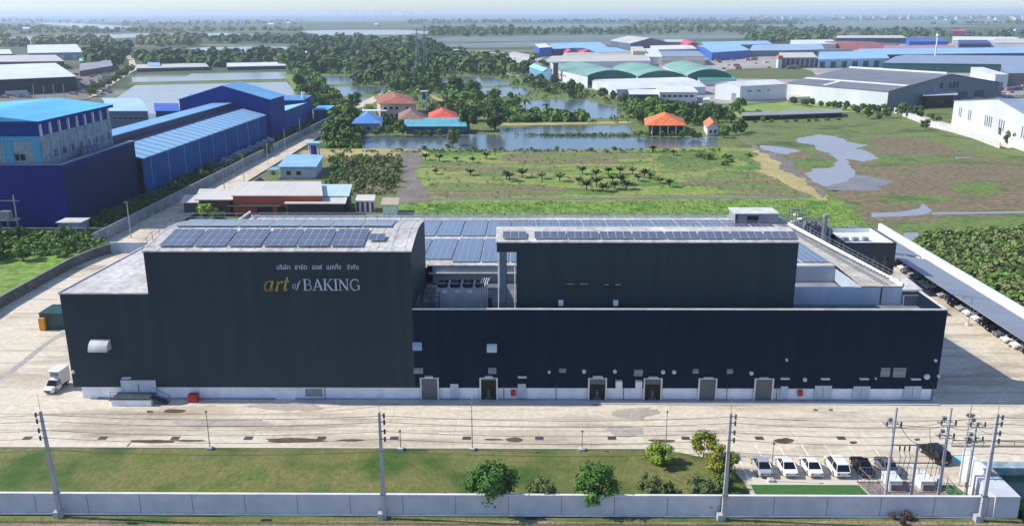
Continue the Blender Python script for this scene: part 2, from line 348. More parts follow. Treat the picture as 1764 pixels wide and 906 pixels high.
sheet('sandy_verge', [(-400, 128), (-140, 128), (-100, 154), (-100, 157), (-400, 152)], m_sand, .012, world=True)
sheet('lane', [(-103, 190), (-92, 190), (-92, 470), (-94, 700), (-98, 700), (-103, 470)], m_sand, .016, world=True)
sheet('lane', [(-400, 208), (-103, 208), (-92, 208), (-92, 222), (-103, 214), (-400, 214.5)], m_sand, .02, world=True)
sheet('country_road', [(150,170),(166,165),(200,142),(236,120),(232,104),(208,80),(204,80),(222,106),(223,118),(195,138)], m_sand, -.03)
sheet('dirt_yard', [(-30,178),(150,172),(170,155),(170,120),(130,118),(-30,118)], m_path, -.05)
# wet and dirty patches, joints
m_stain = mat('damp_stain', C(100, 88, 68), C(80, 70, 52), .6, .6, fine=2)
for i, (cx, cy, w_, h_) in enumerate([(262,760,88,5),(330,759,60,3),(510,758,120,6),(605,758,50,3),(885,757,34,6),(850,757,36,2.5),(1140,759,50,4),(1350,759,34,7),(1470,762,16,3),(300,708,44,5),(258,709,14,3),(1405,706,9,2.5),(1431,706,9,2.5),(1025,697,14,2),(1580,757,12,3),(1672,716,18,6),(1672,760,20,6),(1716,573,16,3),(1745,596,18,3)]):
    h_ *= 1.5; ps = [(cx+w_/2*cos(t)*random.uniform(.75, 1.1), cy+h_/2*sin(t)*random.uniform(.7, 1.1)) for t in [k*2*pi/14 for k in range(14)]]
    sheet('puddle', ps, m_stain, .018+.0005*i, smooth=3)
m_mark = mat('road_paint', C(236, 234, 228), C(210, 206, 196), .8, .7, fine=2)
for i, (xa, xb, y) in enumerate([(452,487,724),(440,480,748),(758,796,703),(756,796,724),(756,796,746),(1118,1152,704),(1125,1160,726),(1435,1475,707),(1482,1520,751),(1490,1520,728)]):
    a = G(xa, y); b = G(xb, y)
    sheet('road_marking', [(a.x, a.y-.12), (b.x, a.y-.12), (b.x, a.y+.12), (a.x, a.y+.12)], m_mark, .022, world=True)
for i in range(8):
    x = 27.3+3.0*i
    sheet('road_marking', [(x-.08, 94.2), (x+.08, 94.2), (x+.08, 102.6), (x-.08, 102.6)], m_mark, .024, world=True)
sheet('blue_floor_mark', [(1641,786),(1656,785),(1658,796),(1645,797)], mat('pale_blue_paint', C(140, 214, 226), None, .5, .7), .026)
m_crack = mat('joint_seal', C(120, 112, 102), None, .3, .9)
def strip(name, pts, w_, m, z):
    pts = [Vector(p[:2]) for p in pts]; L = []; Rr = []
    for i, p in enumerate(pts):
        d = (pts[min(i+1, len(pts)-1)]-pts[max(i-1, 0)]).normalized(); n_ = Vector((-d.y, d.x))*w_/2
        L.append(p+n_); Rr.append(p-n_)
    return sheet(name, L+Rr[::-1], m, z, world=True)
strip('joint', [G(x, y) for x, y in [(-60,713),(200,713),(440,714),(560,709),(640,701),(700,694),(760,692.5),(1100,693)]], .09, m_crack, .030)
strip('joint', [G(x, y) for x, y in [(1196,692.5),(1400,697),(1764,700)]], .09, m_crack, .030)
for yy in (721, 733, 741):
    strip('joint', [G(-40, yy), G(900, yy+1), G(1764, yy+3)], .05, m_crack, .031)
strip('drain', [G(218,770), G(228,759), G(330,758.5)], .25, m_stain, .033)
# long damp streak in the west yard
strip('gutter_streak', [G(-20,662),(G(20,640)), G(55,612), G(80,592), G(112,572)], 1.1, mat('grey_streak', C(150,146,140), C(168,162,152), .5, .8, fine=2), .02)

m_hole = mat('dark_drain_mud', C(34, 30, 26), C(24, 22, 20), 1, .6)
for px, py in ((227, 901), (458, 896), (915, 893)):
    ps = [(px+12*cos(t)*random.uniform(.7, 1.1), py+2.6*sin(t)*random.uniform(.7, 1.1)) for t in [k*2*pi/12 for k in range(12)]]
    sheet('drain_hole', ps, m_hole, .03, smooth=2)
# grassy fringe of the road verge, tyre darkened lane in the yard
sheet('verge_grass', [G(x, y).to_2d()[:] for x, y in [(-40, 889), (200, 890), (500, 889), (900, 891), (1240, 892), (1700, 893), (1764, 893), (1764, 899), (1500, 897), (1180, 899), (800, 896), (420, 900), (100, 897), (-40, 900)]], m_lawn, .016, world=True, smooth=4, jit=.12)
m_tyre = mat('tyre_worn_concrete', C(176, 168, 158), C(160, 152, 142), .25, .9, fine=1.4, fineamt=.15)
for i, pp in enumerate([[(1060, 706), (1120, 702), (1135, 712), (1100, 722), (1062, 718)], [(1050, 734), (1110, 738), (1090, 752), (1055, 748)], [(420, 698), (520, 695), (560, 704), (480, 708)], [(300, 726), (420, 722), (470, 732), (350, 738)]]):
    sheet('worn_patch', pp, m_tyre, .0165+.0004*i, smooth=6, jit=.35, seed=i)
# ================================================================ main factory
def panelmat():
    m = bpy.data.materials.new('solar_cells'); m.use_nodes = True
    n = m.node_tree.nodes; l = m.node_tree.links; p = n['Principled BSDF']
    uv = n.new('ShaderNodeUVMap'); br = n.new('ShaderNodeTexBrick'); br.offset = 0
    br.inputs['Color1'].default_value = C(44, 54, 76); br.inputs['Color2'].default_value = C(50, 62, 86); br.inputs['Mortar'].default_value = C(150, 160, 178)
    br.inputs['Scale'].default_value = 1; br.inputs['Brick Width'].default_value = 1/6; br.inputs['Row Height'].default_value = 1/6; br.inputs['Mortar Size'].default_value = .014
    l.new(uv.outputs[0], br.inputs['Vector']); l.new(br.outputs[0], p.inputs['Base Color'])
    p.inputs['Roughness'].default_value = .12; p.inputs['Specular IOR Level'].default_value = .5
    return m
m_cells = panelmat()
m_alu = mat('aluminium_frame', C(200, 206, 212), C(180, 186, 192), 1, .35, metal=.3)
m_clad = mat('charcoal_cladding', C(49, 62, 69), C(42, 55, 63), .7, .55, bands=(0, 1.02), bandamt=.07, spec=.15, stretch=(1, 1, .06), lo=.25, hi=.75)
m_clad2 = mat('navy_cladding', C(26, 40, 57), C(21, 34, 50), .7, .7, bands=(0, 1.02), bandamt=.08, spec=.06, stretch=(1, 1, .06), lo=.25, hi=.75)
m_roof = mat('pale_metal_roof', C(206, 202, 196), C(176, 172, 166), .12, .55, fine=1.2, bands=(0, .8), bandamt=.05)
m_roof2 = mat('beige_gravel_roof', C(190, 184, 172), C(164, 158, 148), .3, .9, fine=2)
m_trim = mat('pale_trim', C(216, 216, 212), C(186, 186, 182), .6, .5)
m_pl = mat('white_plinth', C(238, 240, 244), C(222, 226, 234), .5, .6, fine=.8, fineamt=.08, stretch=(1, 1, .3))
F = thing('bakery_factory', 'large charcoal clad bakery factory with solar panels on its roofs and an illuminated style wall sign', 'factory', (0, 116, 0))
F['label'] = 'large charcoal clad bakery factory with solar panels on its roofs and gold and white lettering'
def part(mb, name, m, parent=F, **k): return mb.build(name, m, parent)
# --- tower
TX0, TX1 = -52.6, -15.45
TY = 134.0
prof = [(116, 22.4), (117.5, 22.7), (119.5, 23.0), (122, 23.3), (124.5, 23.5), (126.5, 23.48), (129, 23.3), (131.5, 22.95), (134, 22.5)]
mb = MB()
mb.poly([(TX0, 116, 1.9), (TX1, 116, 1.9), (TX1, 116, 22.3), (TX0, 116, 22.3)])
mb.poly([(TX1, 116, 1.9), (TX1, 134, 1.9)]+[(TX1, y, z-.06) for y, z in prof[::-1]])
mb.poly([(TX0, y, z-.06) for y, z in prof]+[(TX0, 134, 12), (TX0, 116, 12)])
mb.poly([(TX1, 134, 12), (TX0, 134, 12), (TX0, 134, 22.4), (TX1, 134, 22.4)])
mb.poly([(TX0, 116, 1.9), (TX0, 120, 1.9), (TX1, 120, 1.9), (TX1, 116, 1.9)])
part(mb, 'tower_wall', m_clad)
def roofsurf(mb, prof, x0, x1, t=.18, over=.15):
    for (ya, za), (yb, zb) in zip(prof, prof[1:]):
        if ya == prof[0][0]: ya -= over
        mb.hexa([(x0-over, ya, za-t), (x1+over, ya, za-t), (x1+over, yb, zb-t), (x0-over, yb, zb-t),
                 (x0-over, ya, za), (x1+over, ya, za), (x1+over, yb, zb), (x0-over, yb, zb)])
mb = MB(); roofsurf(mb, prof, TX0, TX1)
for x in [TX0+.2+1.9*i for i in range(20)]:
    for (ya, za), (yb, zb) in zip(prof, prof[1:]): mb.bar((x, ya, za+.0), (x, yb, zb+.0), .06, n=4)
part(mb, 'roof', m_roof)
# --- left annex
mb = MB()
mb.prism([(-65.2, 116), (TX0, 116), (TX0, 152), (-65.2, 152)], 1.9, 2)
mb.poly([(-65.2, 116, 1.9), (TX0, 116, 1.9), (TX0, 116, 16.2), (-65.2, 116, 16.2)])
mb.poly([(-65.2, 152, 1.9), (-65.2, 116, 1.9), (-65.2, 116, 16.2), (-65.2, 152, 15.0)])
mb.poly([(TX0, 152, 1.9), (-65.2, 152, 1.9), (-65.2, 152, 15.0), (TX0, 152, 15.0)])
part(mb, 'annex_wall', m_clad)
mb = MB()
mb.hexa([(-65.35, 115.9, 16.05), (TX0-.01, 115.9, 16.05), (TX0-.01, 152, 14.85), (-65.35, 152, 14.85), (-65.35, 115.9, 16.25), (TX0-.01, 115.9, 16.25), (TX0-.01, 152, 15.05), (-65.35, 152, 15.05)])
part(mb, 'annex_roof', m_roof)
mb = MB(); mb.hexa([(-65.37, 116, 16.2), (-65.1, 116, 16.2), (-65.1, 152, 15), (-65.37, 152, 15), (-65.37, 116, 16.42), (-65.1, 116, 16.42), (-65.1, 152, 15.22), (-65.37, 152, 15.22)])
part(mb, 'roof_edge', m_trim)
# --- low right wing
mb = MB()
mb.poly([(-15.45, 116.02, 1.9), (59.6, 116.02, 1.9), (59.6, 116.02, 13.8), (-15.45, 116.02, 13.8)])
mb.poly([(59.6, 116.02, 1.9), (59.6, 124.5, 1.9), (59.6, 124.5, 13.8), (59.6, 116.02, 13.8)])
mb.poly([(-15.45, 116.3, 11), (59.3, 116.3, 11), (59.3, 116.3, 13.8), (-15.45, 116.3, 13.8)])
mb.poly([(59.3, 116.3, 11), (59.3, 124.5, 11), (59.3, 124.5, 13.8), (59.3, 116.3, 13.8)])
mb.poly([(59.3, 124.5, 11), (59.6, 124.5, 11), (59.6, 124.5, 13.8), (59.3, 124.5, 13.8)])
mb.box(-15.45, 116.05, 1.88, 59.6, 124, 1.95)
part(mb, 'wing_wall', m_clad2)
mb = MB(); mb.box(-15.45, 115.97, 13.8, 59.65, 116.36, 13.95); mb.box(59.28, 116.36, 13.8, 59.65, 124.5, 13.95); part(mb, 'parapet_cap', m_trim)
mb = MB(); mb.box(-15.45, 116.3, 11.5, 59.3, 136, 11.6); part(mb, 'deck', mat('roof_deck', C(120, 124, 128), C(100, 104, 108), .3, .8, fine=2))
# low side wing wall at right rear (grey)
mb = MB(); mb.box(57.2, 124.5, 0, 59.6, 124.8, 13.2); mb.box(56.5, 124.8, 0, 57, 180, 9.0); part(mb, 'side_wall', mat('grey_cladding', C(120, 128, 138), C(104, 112, 122), .2, .5, bands=(1, 1.0), bandamt=.05))
# --- plinth
mb = MB(); mb.box(-64.2, 116.25, 0, 59.0, 118, 1.92); mb.box(58.7, 118, 0, 59.0, 124.5, 1.92); mb.box(-64.2, 118, 0, -63.9, 151.5, 1.92)
part(mb, 'plinth', m_pl)
mb = MB(); mb.box(-62, 115.9, 0.0, -36, 116.24, .16); mb.box(-33.0, 115.62, 0, 59.2, 116.24, .13); part(mb, 'base_course', m_grey)
# --- white rear wing (D) and main low roof
mb = MB()
mb.box(38.95, 125, 11.6, 57.0, 125.3, 14.35)
part(mb, 'white_wall', mat('pale_blue_white_cladding', C(196, 206, 216), C(184, 195, 206), .15, .5, bands=(0, .9), bandamt=.05))
mb = MB(); mb.box(38.95, 126.1, 11.62, 50.8, 136, 11.7); part(mb, 'pit_floor', m_grey)
mb = MB(); mb.box(53.8, 124.93, 11.6, 54.0, 125.02, 14.3); part(mb, 'downpipe', m_dgrey)
mb = MB()
mb.poly([(-14.6, 136, 11.6), (50.8, 136, 11.6), (50.8, 136, 14.3), (-14.6, 136, 14.3)])
mb.poly([(50.8, 136, 12), (50.8, 125.3, 12), (50.8, 125.3, 14.3), (50.8, 136, 14.3)])
mb.poly([(57.0, 125.3, 0), (53.8, 181, 0), (53.8, 181, 12), (57, 125.3, 14.3)])
mb.poly([(-58, 181, 0), (-58, 134.3, 0), (-58, 134.3, 14.3), (-58, 181, 12)])
mb.poly([(53.8, 181, 0), (-58, 181, 0), (-58, 181, 12), (53.8, 181, 12)])
part(mb, 'rear_wall', mat('grey_blue_cladding', C(172, 182, 194), C(158, 168, 180), .15, .5, bands=(0, 1), bandamt=.05))
def rz(y): return 14.5-(y-136)*(2.5/45)
def slab(mb, pts, t=.2, m=0):
    n = len(pts); a = [(p[0], p[1], p[2]-t) for p in pts]
    b = len(mb.v); mb.v += a+[tuple(p) for p in pts]
    mb.f.append(tuple(range(b+n-1, b-1, -1))); mb.m.append(m); mb.f.append(tuple(range(b+n, b+2*n))); mb.m.append(m)
    for i in range(n):
        j = (i+1) % n; mb.f.append((b+i, b+j, b+n+j, b+n+i)); mb.m.append(m)
mb = MB()
slab(mb, [(-58, 134.3, rz(134.3)), (-15.4, 134.3, rz(134.3)), (-15.4, 181, 12), (-58, 181, 12)])
slab(mb, [(-15.35, 136, rz(136)), (50.7, 136, rz(136)), (50.7, 181, 12), (-15.35, 181, 12)])
part(mb, 'low_roof', m_roof)
mb = MB()
slab(mb, [(50.8, 136, 14.51), (50.8, 125, 14.51), (56.9, 125, 14.5), (53.8, 181, 12.02), (50.8, 181, 12.02)])
part(mb, 'roof_strip', m_roof2)
mb = MB()
mb.hexa([(56.9, 125, 14.3), (57.2, 125, 14.3), (54.1, 181, 11.8), (53.8, 181, 11.8), (56.9, 125, 14.95), (57.2, 125, 14.95), (54.1, 181, 12.45), (53.8, 181, 12.45)])
mb.box(-58, 181, 11.6, 54.1, 181.3, 12.5)
mb.box(-58.3, 137, 13, -58, 181.3, 13.4)
part(mb, 'white_parapet', m_white)
mb = MB()
for i in range(46):
    y = 127+i*1.17; x = 55.6-(y-125)*.0545
    mb.box(x-.3, y, rz(y)+.0, x+.3, y+.5, rz(y)+.16)
mb.bar((54.9, 125.5, 14.72), (51.9, 180, 12.3), .09, n=5); mb.bar((54.3, 125.5, 14.72), (51.3, 180, 12.3), .09, n=5)
part(mb, 'cable_tray', m_steel)
mb = MB(); mb.box(43.5, 174, 12, 52.3, 179.5, 14.4); part(mb, 'stair_house', m_grey)
mb = MB(); mb.box(43.3, 173.8, 14.4, 52.5, 179.7, 14.55); part(mb, 'stair_house_roof', m_trim)
mb = MB(); mb.box(46, 173.9, 12.8, 48.2, 174, 14.0); part(mb, 'window', m_glass)
mb = MB(); mb.box(43.6, 173.85, 12.3, 44.1, 174, 14.3); part(mb, 'drain_panel', m_dgrey)
# --- upper block (E)
ep = [(119, 22.95), (120.5, 23.3), (122, 23.65), (123.6, 23.8), (125.0, 23.6), (126, 23.4)]
mb = MB()
mb.poly([(-.8, 119, 11.6), (38.95, 119, 11.6), (38.95, 119, 22.9), (-.8, 119, 22.9)])
mb.poly([(38.95, 119, 11.6), (38.95, 126, 11.6)]+[(38.95, y, z-.05) for y, z in ep[::-1]])
mb.poly([(-.8, 126, 11.6), (-.8, 119, 11.6), (-.8, 119, 22.9), (-.8, 126, 22.9)])
mb.poly([(38.95, 126, 11.6), (-.8, 126, 11.6), (-.8, 126, 23.2), (38.95, 126, 23.2)])
mb.box(-3.6, 119, 21.4, -.8, 126, 22.9)
part(mb, 'upper_wall', m_clad)
mb = MB(); roofsurf(mb, ep, -3.6, 38.95); part(mb, 'roof', m_roof)
for y in (119.05, 125.1):
    mb = MB(); mb.box(-3.2, y, 11.6, -2.3, y+.8, 21.4); part(mb, 'column', mat('slate_cladding', C(92, 108, 128), C(80, 95, 114), .3, .5))
    mb = MB(); mb.bar((-3.35, y+.1, 11.6), (-3.35, y+.1, 22), .1, n=6); part(mb, 'downpipe', m_trim)
mb = MB(); mb.bar((-1.0, 118.9, 12), (-1.0, 118.9, 21.4), .08, n=6); part(mb, 'downpipe', m_trim)
mb = MB(); mb.box(-15.2, 135.5, 13.1, -.8, 136, 13.35, 0)
part(mb, 'wall_gutter', m_trim)
# --- solar panels: one mesh per table
def solar(o, ux, uy, nx, ny, pw=1.1, ph=2.15, gap=.03):
    o = Vector(o); ux = Vector(ux).normalized(); uy = Vector(uy).normalized(); nz = ux.cross(uy).normalized(); mb = MB()
    for i in range(nx):
        for j in range(ny):
            a = o+ux*i*(pw+gap)+uy*j*(ph+gap)
            c = [a, a+ux*pw, a+ux*pw+uy*ph, a+uy*ph]
            mb.hexa([tuple(q) for q in c]+[tuple(q+nz*.04) for q in c], 0)
            e = .035; g = [a+ux*e+uy*e, a+ux*(pw-e)+uy*e, a+ux*(pw-e)+uy*(ph-e), a+ux*e+uy*(ph-e)]
            mb.poly([tuple(q+nz*.043) for q in g], 1); mb.uv[len(mb.f)-1] = [(0, 0), (1, 0), (1, 1), (0, 1)]
    return mb.build('solar_array', [m_alu, m_cells], F)
def onprof(pr, y):
    for (a, za), (b, zb) in zip(pr, pr[1:]):
        if a <= y <= b: return za+(zb-za)*(y-a)/(b-a)
    return pr[-1][1]
xs = [V(px, 425, 117.0).x for px in (274, 332, 392, 452, 510, 569)]
for x in xs:
    y0 = 116.9; y1 = 123.4
    solar((x, y0, onprof(prof, y0)+.28), (1, 0, 0), (0, y1-y0, onprof(prof, y1)-onprof(prof, y0)+.0), 4, 3)
solar((V(634, 414, 118.8).x, 118.8, onprof(prof, 119)+.28), (1, 0, 0), (0, 3, .55), 2, 1)
x0 = G(300, 388, 24).x
for k in range(8):
    x = x0-.2+k*4.62
    if x+4.4 > TX1-.2: continue
    solar((x, 125.0, onprof(prof, 125.0)+.24), (1, 0, 0), (0, 6.4, onprof(prof, 131.4)-onprof(prof, 125.0)), 4, 3)
xe = -2.95
for k in range(9):
    solar((xe+k*4.68+(0 if k == 0 else .0), 119.45, onprof(ep, 119.45)+.22), (1, 0, 0), (0, 2.6, .62), 2 if k == 0 else 4, 1) if k else solar((xe+.2, 119.45, onprof(ep, 119.45)+.22), (1, 0, 0), (0, 2.6, .62), 3, 1)
for k in range(-1, 15):
    x = -21.2+k*4.8
    if x+4.5 > 50.9: break
    n1 = 9 if x > -12 else 8
    ys = 138.0 if x > -12 else 140.0
    u = (0, 1, -2.5/45)
    if k >= 0: solar((x, ys, rz(ys)+.16), (1, 0, 0), u, 4, n1)
    solar((x, 160.2, rz(160.2)+.16), (1, 0, 0), u, 4, 8)
# --- railings
def railing(pts, h=1.1, step=1.9, name='railing'):
    mb = MB()
    for a, b in zip(pts, pts[1:]):
        a = Vector(a); b = Vector(b); n = max(1, round((b-a).length/step))
        for z in (h, h*.5): mb.bar(a+Vector((0, 0, z)), b+Vector((0, 0, z)), .035, n=4)
        for i in range(n+1):
            p = a.lerp(b, i/n); mb.bar(p, p+Vector((0, 0, h)), .035, n=4)
    return mb.build(name, m_steel, F)
railing([(TX0, y, z) for y, z in prof])
railing([(TX0, 134, 22.5), (TX1, 134, 22.5)])
railing([(-56, 180.6, 12.1), (43, 180.6, 12.1)])
railing([(56.9, 126, 14.9), (54.0, 180.6, 12.4)])
railing([(-3.3, 125.9, 23.4), (38.8, 125.9, 23.4)], h=.9)
railing([(-15.2, 117.0, 11.6), (-15.2, 123, 11.6)], 2.2, 1.0)
# --- wall openings measured on the front plane
Y0 = 116.0
def fx(px, py=640, Y=Y0): return V(px, py, Y).x
def fz(py, px=1100, Y=Y0): return V(px, py, Y).z
def fbox(name, x0, x1, y0, y1, m, d0=.0, d1=.12, Y=Y0, parent=F):
    a = V(x0, y1, Y); b = V(x1, y1, Y); c = V((x0+x1)/2, y0, Y)
    mb = MB(); mb.box(a.x, Y-d1, max(a.z, .16), b.x, Y-d0, c.z); return mb.build(name, m, parent)
m_roller = mat('roller_door_grey', C(86, 92, 100), C(78, 84, 92), .6, .5)
m_door = mat('pale_door', C(178, 190, 206), C(164, 176, 192), .6, .5, bands=(0, .25), bandamt=.05)
def roller(x0, x1, opened):
    fr = MB(); a = V(x0, 684, Y0).x; b = V(x1, 684, Y0).x; zt = fz(652)
    for x in (a-.22, b): fr.box(x, Y0-.18, .14, x+.22, Y0+.02, zt)
    fr.box(a-.22, Y0-.18, zt, b+.22, Y0+.02, zt+.12)
    d = fr.build('roller_door_frame', m_trim, F)
    mb = MB(); mb.box(a, Y0-.1, .16, b, Y0-.04, zt)
    if opened == 0: mb.build('roller_door', m_roller, F)
    else:
        mb.build('doorway', m_black, F)
        zz = fz(661) if opened == 1 else zt-.25
        q = MB(); q.box(a, Y0-.15, zz, b, Y0-.11, zt); q.build('roller_door', m_roller, F)
        q = MB(); q.box(a+.5, Y0-.13, .18, b-.6, Y0-.105, .5); q.box(a+.9, Y0-.13, .5, a+1.3, Y0-.105, 1.6); q.build('stacked_goods', m_dgrey, F)
for a, b, o in [(727, 754, 0), (829, 855, 2), (1015, 1042, 1), (1110, 1137, 1), (1204, 1231, 0), (1300, 1328, 0)]: roller(a, b, o)
for x0, x1, y0 in [(776, 790, 661), (892, 906, 661), (1343, 1356, 665), (1402, 1431, 664), (1468, 1497, 665), (1556, 1585, 665)]:
    d = fbox('door', x0, x1, y0, 685, m_door, -.3, .06)
    if x1-x0 > 20: fbox('door_seam', (x0+x1)/2-.6, (x0+x1)/2+.6, y0+1, 684, m_grey, .06, .09)
m_lamp = mat('lamp_housing', C(200, 206, 212), None, .5, .4)
for x0, x1, y in [(212, 227, 649.5), (732, 746, 647.5), (835, 849, 647.5), (892, 907, 648), (1021, 1038, 647.5), (1117, 1133, 648.5), (1212, 1228, 649.5), (1308, 1323, 650), (1344, 1359, 650.5), (1413, 1428, 651), (1480, 1495, 651), (1568, 1584, 651.5)]:
    fbox('door_lamp', x0, x1, y-1, y+1, m_lamp, 0, .45)
m_louv = mat('grey_louvre', C(128, 134, 140), C(112, 118, 124), 3, .5, bands=(2, .12), bandamt=.3)
for x0, x1, y0, y1 in [(713, 729, 633, 643), (841, 855, 633, 643), (963, 975, 634, 641), (1092, 1107, 636, 647), (1193, 1203, 635, 642.5), (1252, 1262, 635, 643), (1516, 1532, 633, 648), (1537, 1559, 633, 649)]:
    fbox('vent_louvre', x0, x1, y0, y1, m_louv, 0, .12)
def hood(x0, x1, y0, y1, m, deep=1.2):
    a = V(x0, y1, Y0); b = V(x1, y0, Y0); mb = MB(); n = 7; h = b.z-a.z
    pr = [(Y0, b.z)]+[(Y0-deep*sin(t*pi/2/n), a.z+h*(cos(t*pi/2/n))*1.0) for t in range(1, n+1)]
    for (ya, za), (yb, zb) in zip(pr, pr[1:]): mb.poly([(a.x, ya, za), (a.x, yb, zb), (b.x, yb, zb), (b.x, ya, za)])
    for x in (a.x, b.x): mb.poly([(x, y, z) for y, z in pr]+[(x, Y0, a.z)])
    mb.build('air_hood', m, F)
hood(160, 190, 584, 600, m_trim, 1.5); hood(839, 856, 592, 603, m_trim, .9)
fbox('air_louvre', 711, 727, 589, 603, mat('blue_grey_louvre', C(130, 156, 190), C(118, 142, 176), 2, .5, bands=(2, .6), bandamt=.3), 0, .2)
m_dark = mat('dark_canopy', C(24, 26, 28), None, .5, .6)
for x0, x1, y0, y1 in [(974, 989, 488, 497), (998, 1013, 488, 497), (1040, 1049, 489, 494), (1058, 1070, 489, 498)]:
    fbox('wall_vent', x0, x1, y0, y1, m_dark, 0, .25, Y=119.0)
    fbox('vent_canopy', x0+1, x1-1, y0-1, y0+.4, m_grey, .25, .5, Y=119.0)
for x0, x1, y0, y1 in [(962, 970, 516, 524), (1056, 1064, 516, 524)]: fbox('condenser_box', x0, x1, y0, y1, m_white, 0, .7, Y=119.0)
for x0, x1, y0, y1 in [(1060, 1071, 654, 665), (1094, 1105, 654, 665)]: fbox('exhaust_box', x0, x1, y0, y1, m_white, 0, .7)
for x, y, r in [(946, 640, .22), (1006, 639, .3), (1059, 639, .28), (1142, 640, .3), (1161, 640, .3), (1294, 642, .3), (1386, 653, .3), (1355, 619, .2), (1596, 648, .42), (1611, 620, .22), (1616, 647, .2), (127, 640, .25), (1508, 651, .16)]:
    p = V(x, y, Y0); mb = MB(); mb.bar((p.x, Y0, p.z), (p.x, Y0-.25, p.z), r, r, 10); mb.bar((p.x, Y0-.25, p.z), (p.x, Y0-.4, p.z), r, r*.4, 10); mb.build('round_vent', m_lamp, F)
for x in (884, 1378): fbox('fire_hose_cabinet', x-4, x+4, 672, 681, m_red, -.2, .22)
for x in (240, 560, 868, 958, 1074, 1252, 1338, 1606):
    p = fx(x, 675); mb = MB(); mb.bar((p, Y0-.1, .2), (p, Y0-.1, 2.4), .06, n=6); mb.build('wall_pipe', m_dgrey, F)
# loading dock on the tower wall
fbox('dock_door', 211, 271, 654.5, 679, mat('dock_door_white', C(206, 214, 220), C(186, 196, 202), .5, .5, bands=(0, 1.6), bandamt=.06), -.2, .1)
d0 = fx(205, 685); d1 = fx(272, 685)
mb = MB(); mb.box(d0, 113.6, 0, d1, 116.0, .95); dock = mb.build('dock_platform', m_pl, F)
mb = MB(); mb.box(d0, 113.55, .95, d1, 116, 1.1); mb.build('platform_edge', m_dgrey, dock)
mb = MB()
for z in (.55, 1.05): mb.bar((d0, 113.7, 1.1+z), (d1, 113.7, 1.1+z), .035, n=4)
for i in range(6):
    x = d0+(d1-d0)*i/5; mb.bar((x, 113.7, 1.1), (x, 113.7, 2.15), .035, n=4)
mb.build('platform_railing', m_dgrey, dock)
mb = MB()
for i in range(6): mb.box(d1+i*.34, 114.0, .95-(i+1)*.16-.05, d1+(i+1)*.34, 115.2, .95-i*.16)
for y in (114.0, 115.2): mb.bar((d1, y, 2.05), (d1+2.1, y, 1.0), .04, n=4); mb.bar((d1+2.1, y, 0), (d1+2.1, y, 1.0), .04, n=4)
mb.build('stairs', m_dgrey, dock)
fbox('service_panel', 526, 555, 671, 683, m_grey, -.3, -.2+.1)
# ladder and red door at the tower side
mb = MB(); mb.box(-15.4, 117.2, 12.8, -15.36, 118.6, 15.2); mb.build('side_door', mat('maroon_door', C(96, 40, 48), None, .5, .5), F)
# --- lettering
m_wl = mat('white_letters', C(206, 212, 222), None, .5, .4); m_gl = mat('gold_letters', C(190, 168, 84), C(176, 152, 70), .5, .4)
def strokes(glyphs, x0, zb, H, Y, m, name, slant=0, wk=1):
    mb = MB(); x = x0
    for adv, sts in glyphs:
        for pts, wd in sts:
            n_ = len(pts)
            for i in range(n_-1):
                a = Vector(pts[i]); b = Vector(pts[i+1]); wa = wd[i] if isinstance(wd, (list, tuple)) else wd; wb = wd[i+1] if isinstance(wd, (list, tuple)) else wd
                d = (b-a)
                if d.length < 1e-6: continue
                d.normalize(); nn = Vector((-d.y, d.x))
                ea = d*wa*.15; q = [a-ea+nn*wa/2*wk, a-ea-nn*wa/2*wk, b+d*wb*.15-nn*wb/2*wk, b+d*wb*.15+nn*wb/2*wk]
                P = [(x+(v.x+v.y*slant)*H, zb+v.y*H) for v in q]
                mb.hexa([(p[0], Y, p[1]) for p in P]+[(p[0], Y-.1, p[1]) for p in P])
        x += adv*H
    return mb.build(name, m, F), x
T, t, s_ = .13, .05, .045
def arc(cx, cy, rx, ry, a0, a1, n=12): return [(cx+rx*cos(R_(a0+(a1-a0)*i/n)), cy+ry*sin(R_(a0+(a1-a0)*i/n))) for i in range(n+1)]
def serif(x, y, w_=.3): return ([(x-w_/2, y), (x+w_/2, y)], s_)
gB = (.72, [([(.14, 0), (.14, 1)], T), ([(.02, .975), (.34, .975)], s_), ([(.02, .025), (.36, .025)], s_), (arc(.34, .755, .2, .22, 90, -90), [t]*3+[T]*7+[t]*3), ([(.14, .53), (.36, .53)], s_), (arc(.36, .28, .24, .255, 90, -90), [t]*3+[T]*7+[t]*3)])
gA = (.8, [([(.1, .02), (.38, .98)], t+.02), ([(.38, 1), (.68, .02)], T), ([(.2, .34), (.56, .34)], s_), serif(.1, .025, .24), serif(.68, .025, .28)])
gK = (.8, [([(.14, 0), (.14, 1)], T), serif(.14, .975), serif(.14, .025), ([(.16, .42), (.58, .96)], t), ([(.3, .6), (.66, .02)], T), serif(.6, .975, .22), serif(.68, .025, .24)])
gI = (.36, [([(.16, 0), (.16, 1)], T), serif(.16, .975), serif(.16, .025)])
gN = (.84, [([(.12, 0), (.12, 1)], t+.01), ([(.12, .98), (.68, .02)], T), ([(.68, 0), (.68, 1)], t+.01), serif(.08, .975, .22), serif(.12, .025, .26), serif(.68, .975, .26)])
gG = (.8, [(arc(.42, .5, .34, .485, 48, 318, 20), [t]*3+[T]*14+[t]*4), ([(.68, .08), (.68, .42)], T*.9), serif(.66, .44, .28), ([(.645, .98), (.645, .74)], s_)])
yb = Y0-.02
bz0 = V(560, 500, Y0).z; bz1 = V(560, 480.5, Y0).z; HB = bz1-bz0
bx0 = V(523, 500, Y0).x; bx1 = V(621, 500, Y0).x
tot = sum(g_[0] for g_ in (gB, gA, gK, gI, gN, gG))
kx = (bx1-bx0)/(tot*HB)
def scx(g_, k): return (g_[0]*k, [([(p[0]*k, p[1]) for p in pts], wd) for pts, wd in g_[1]])
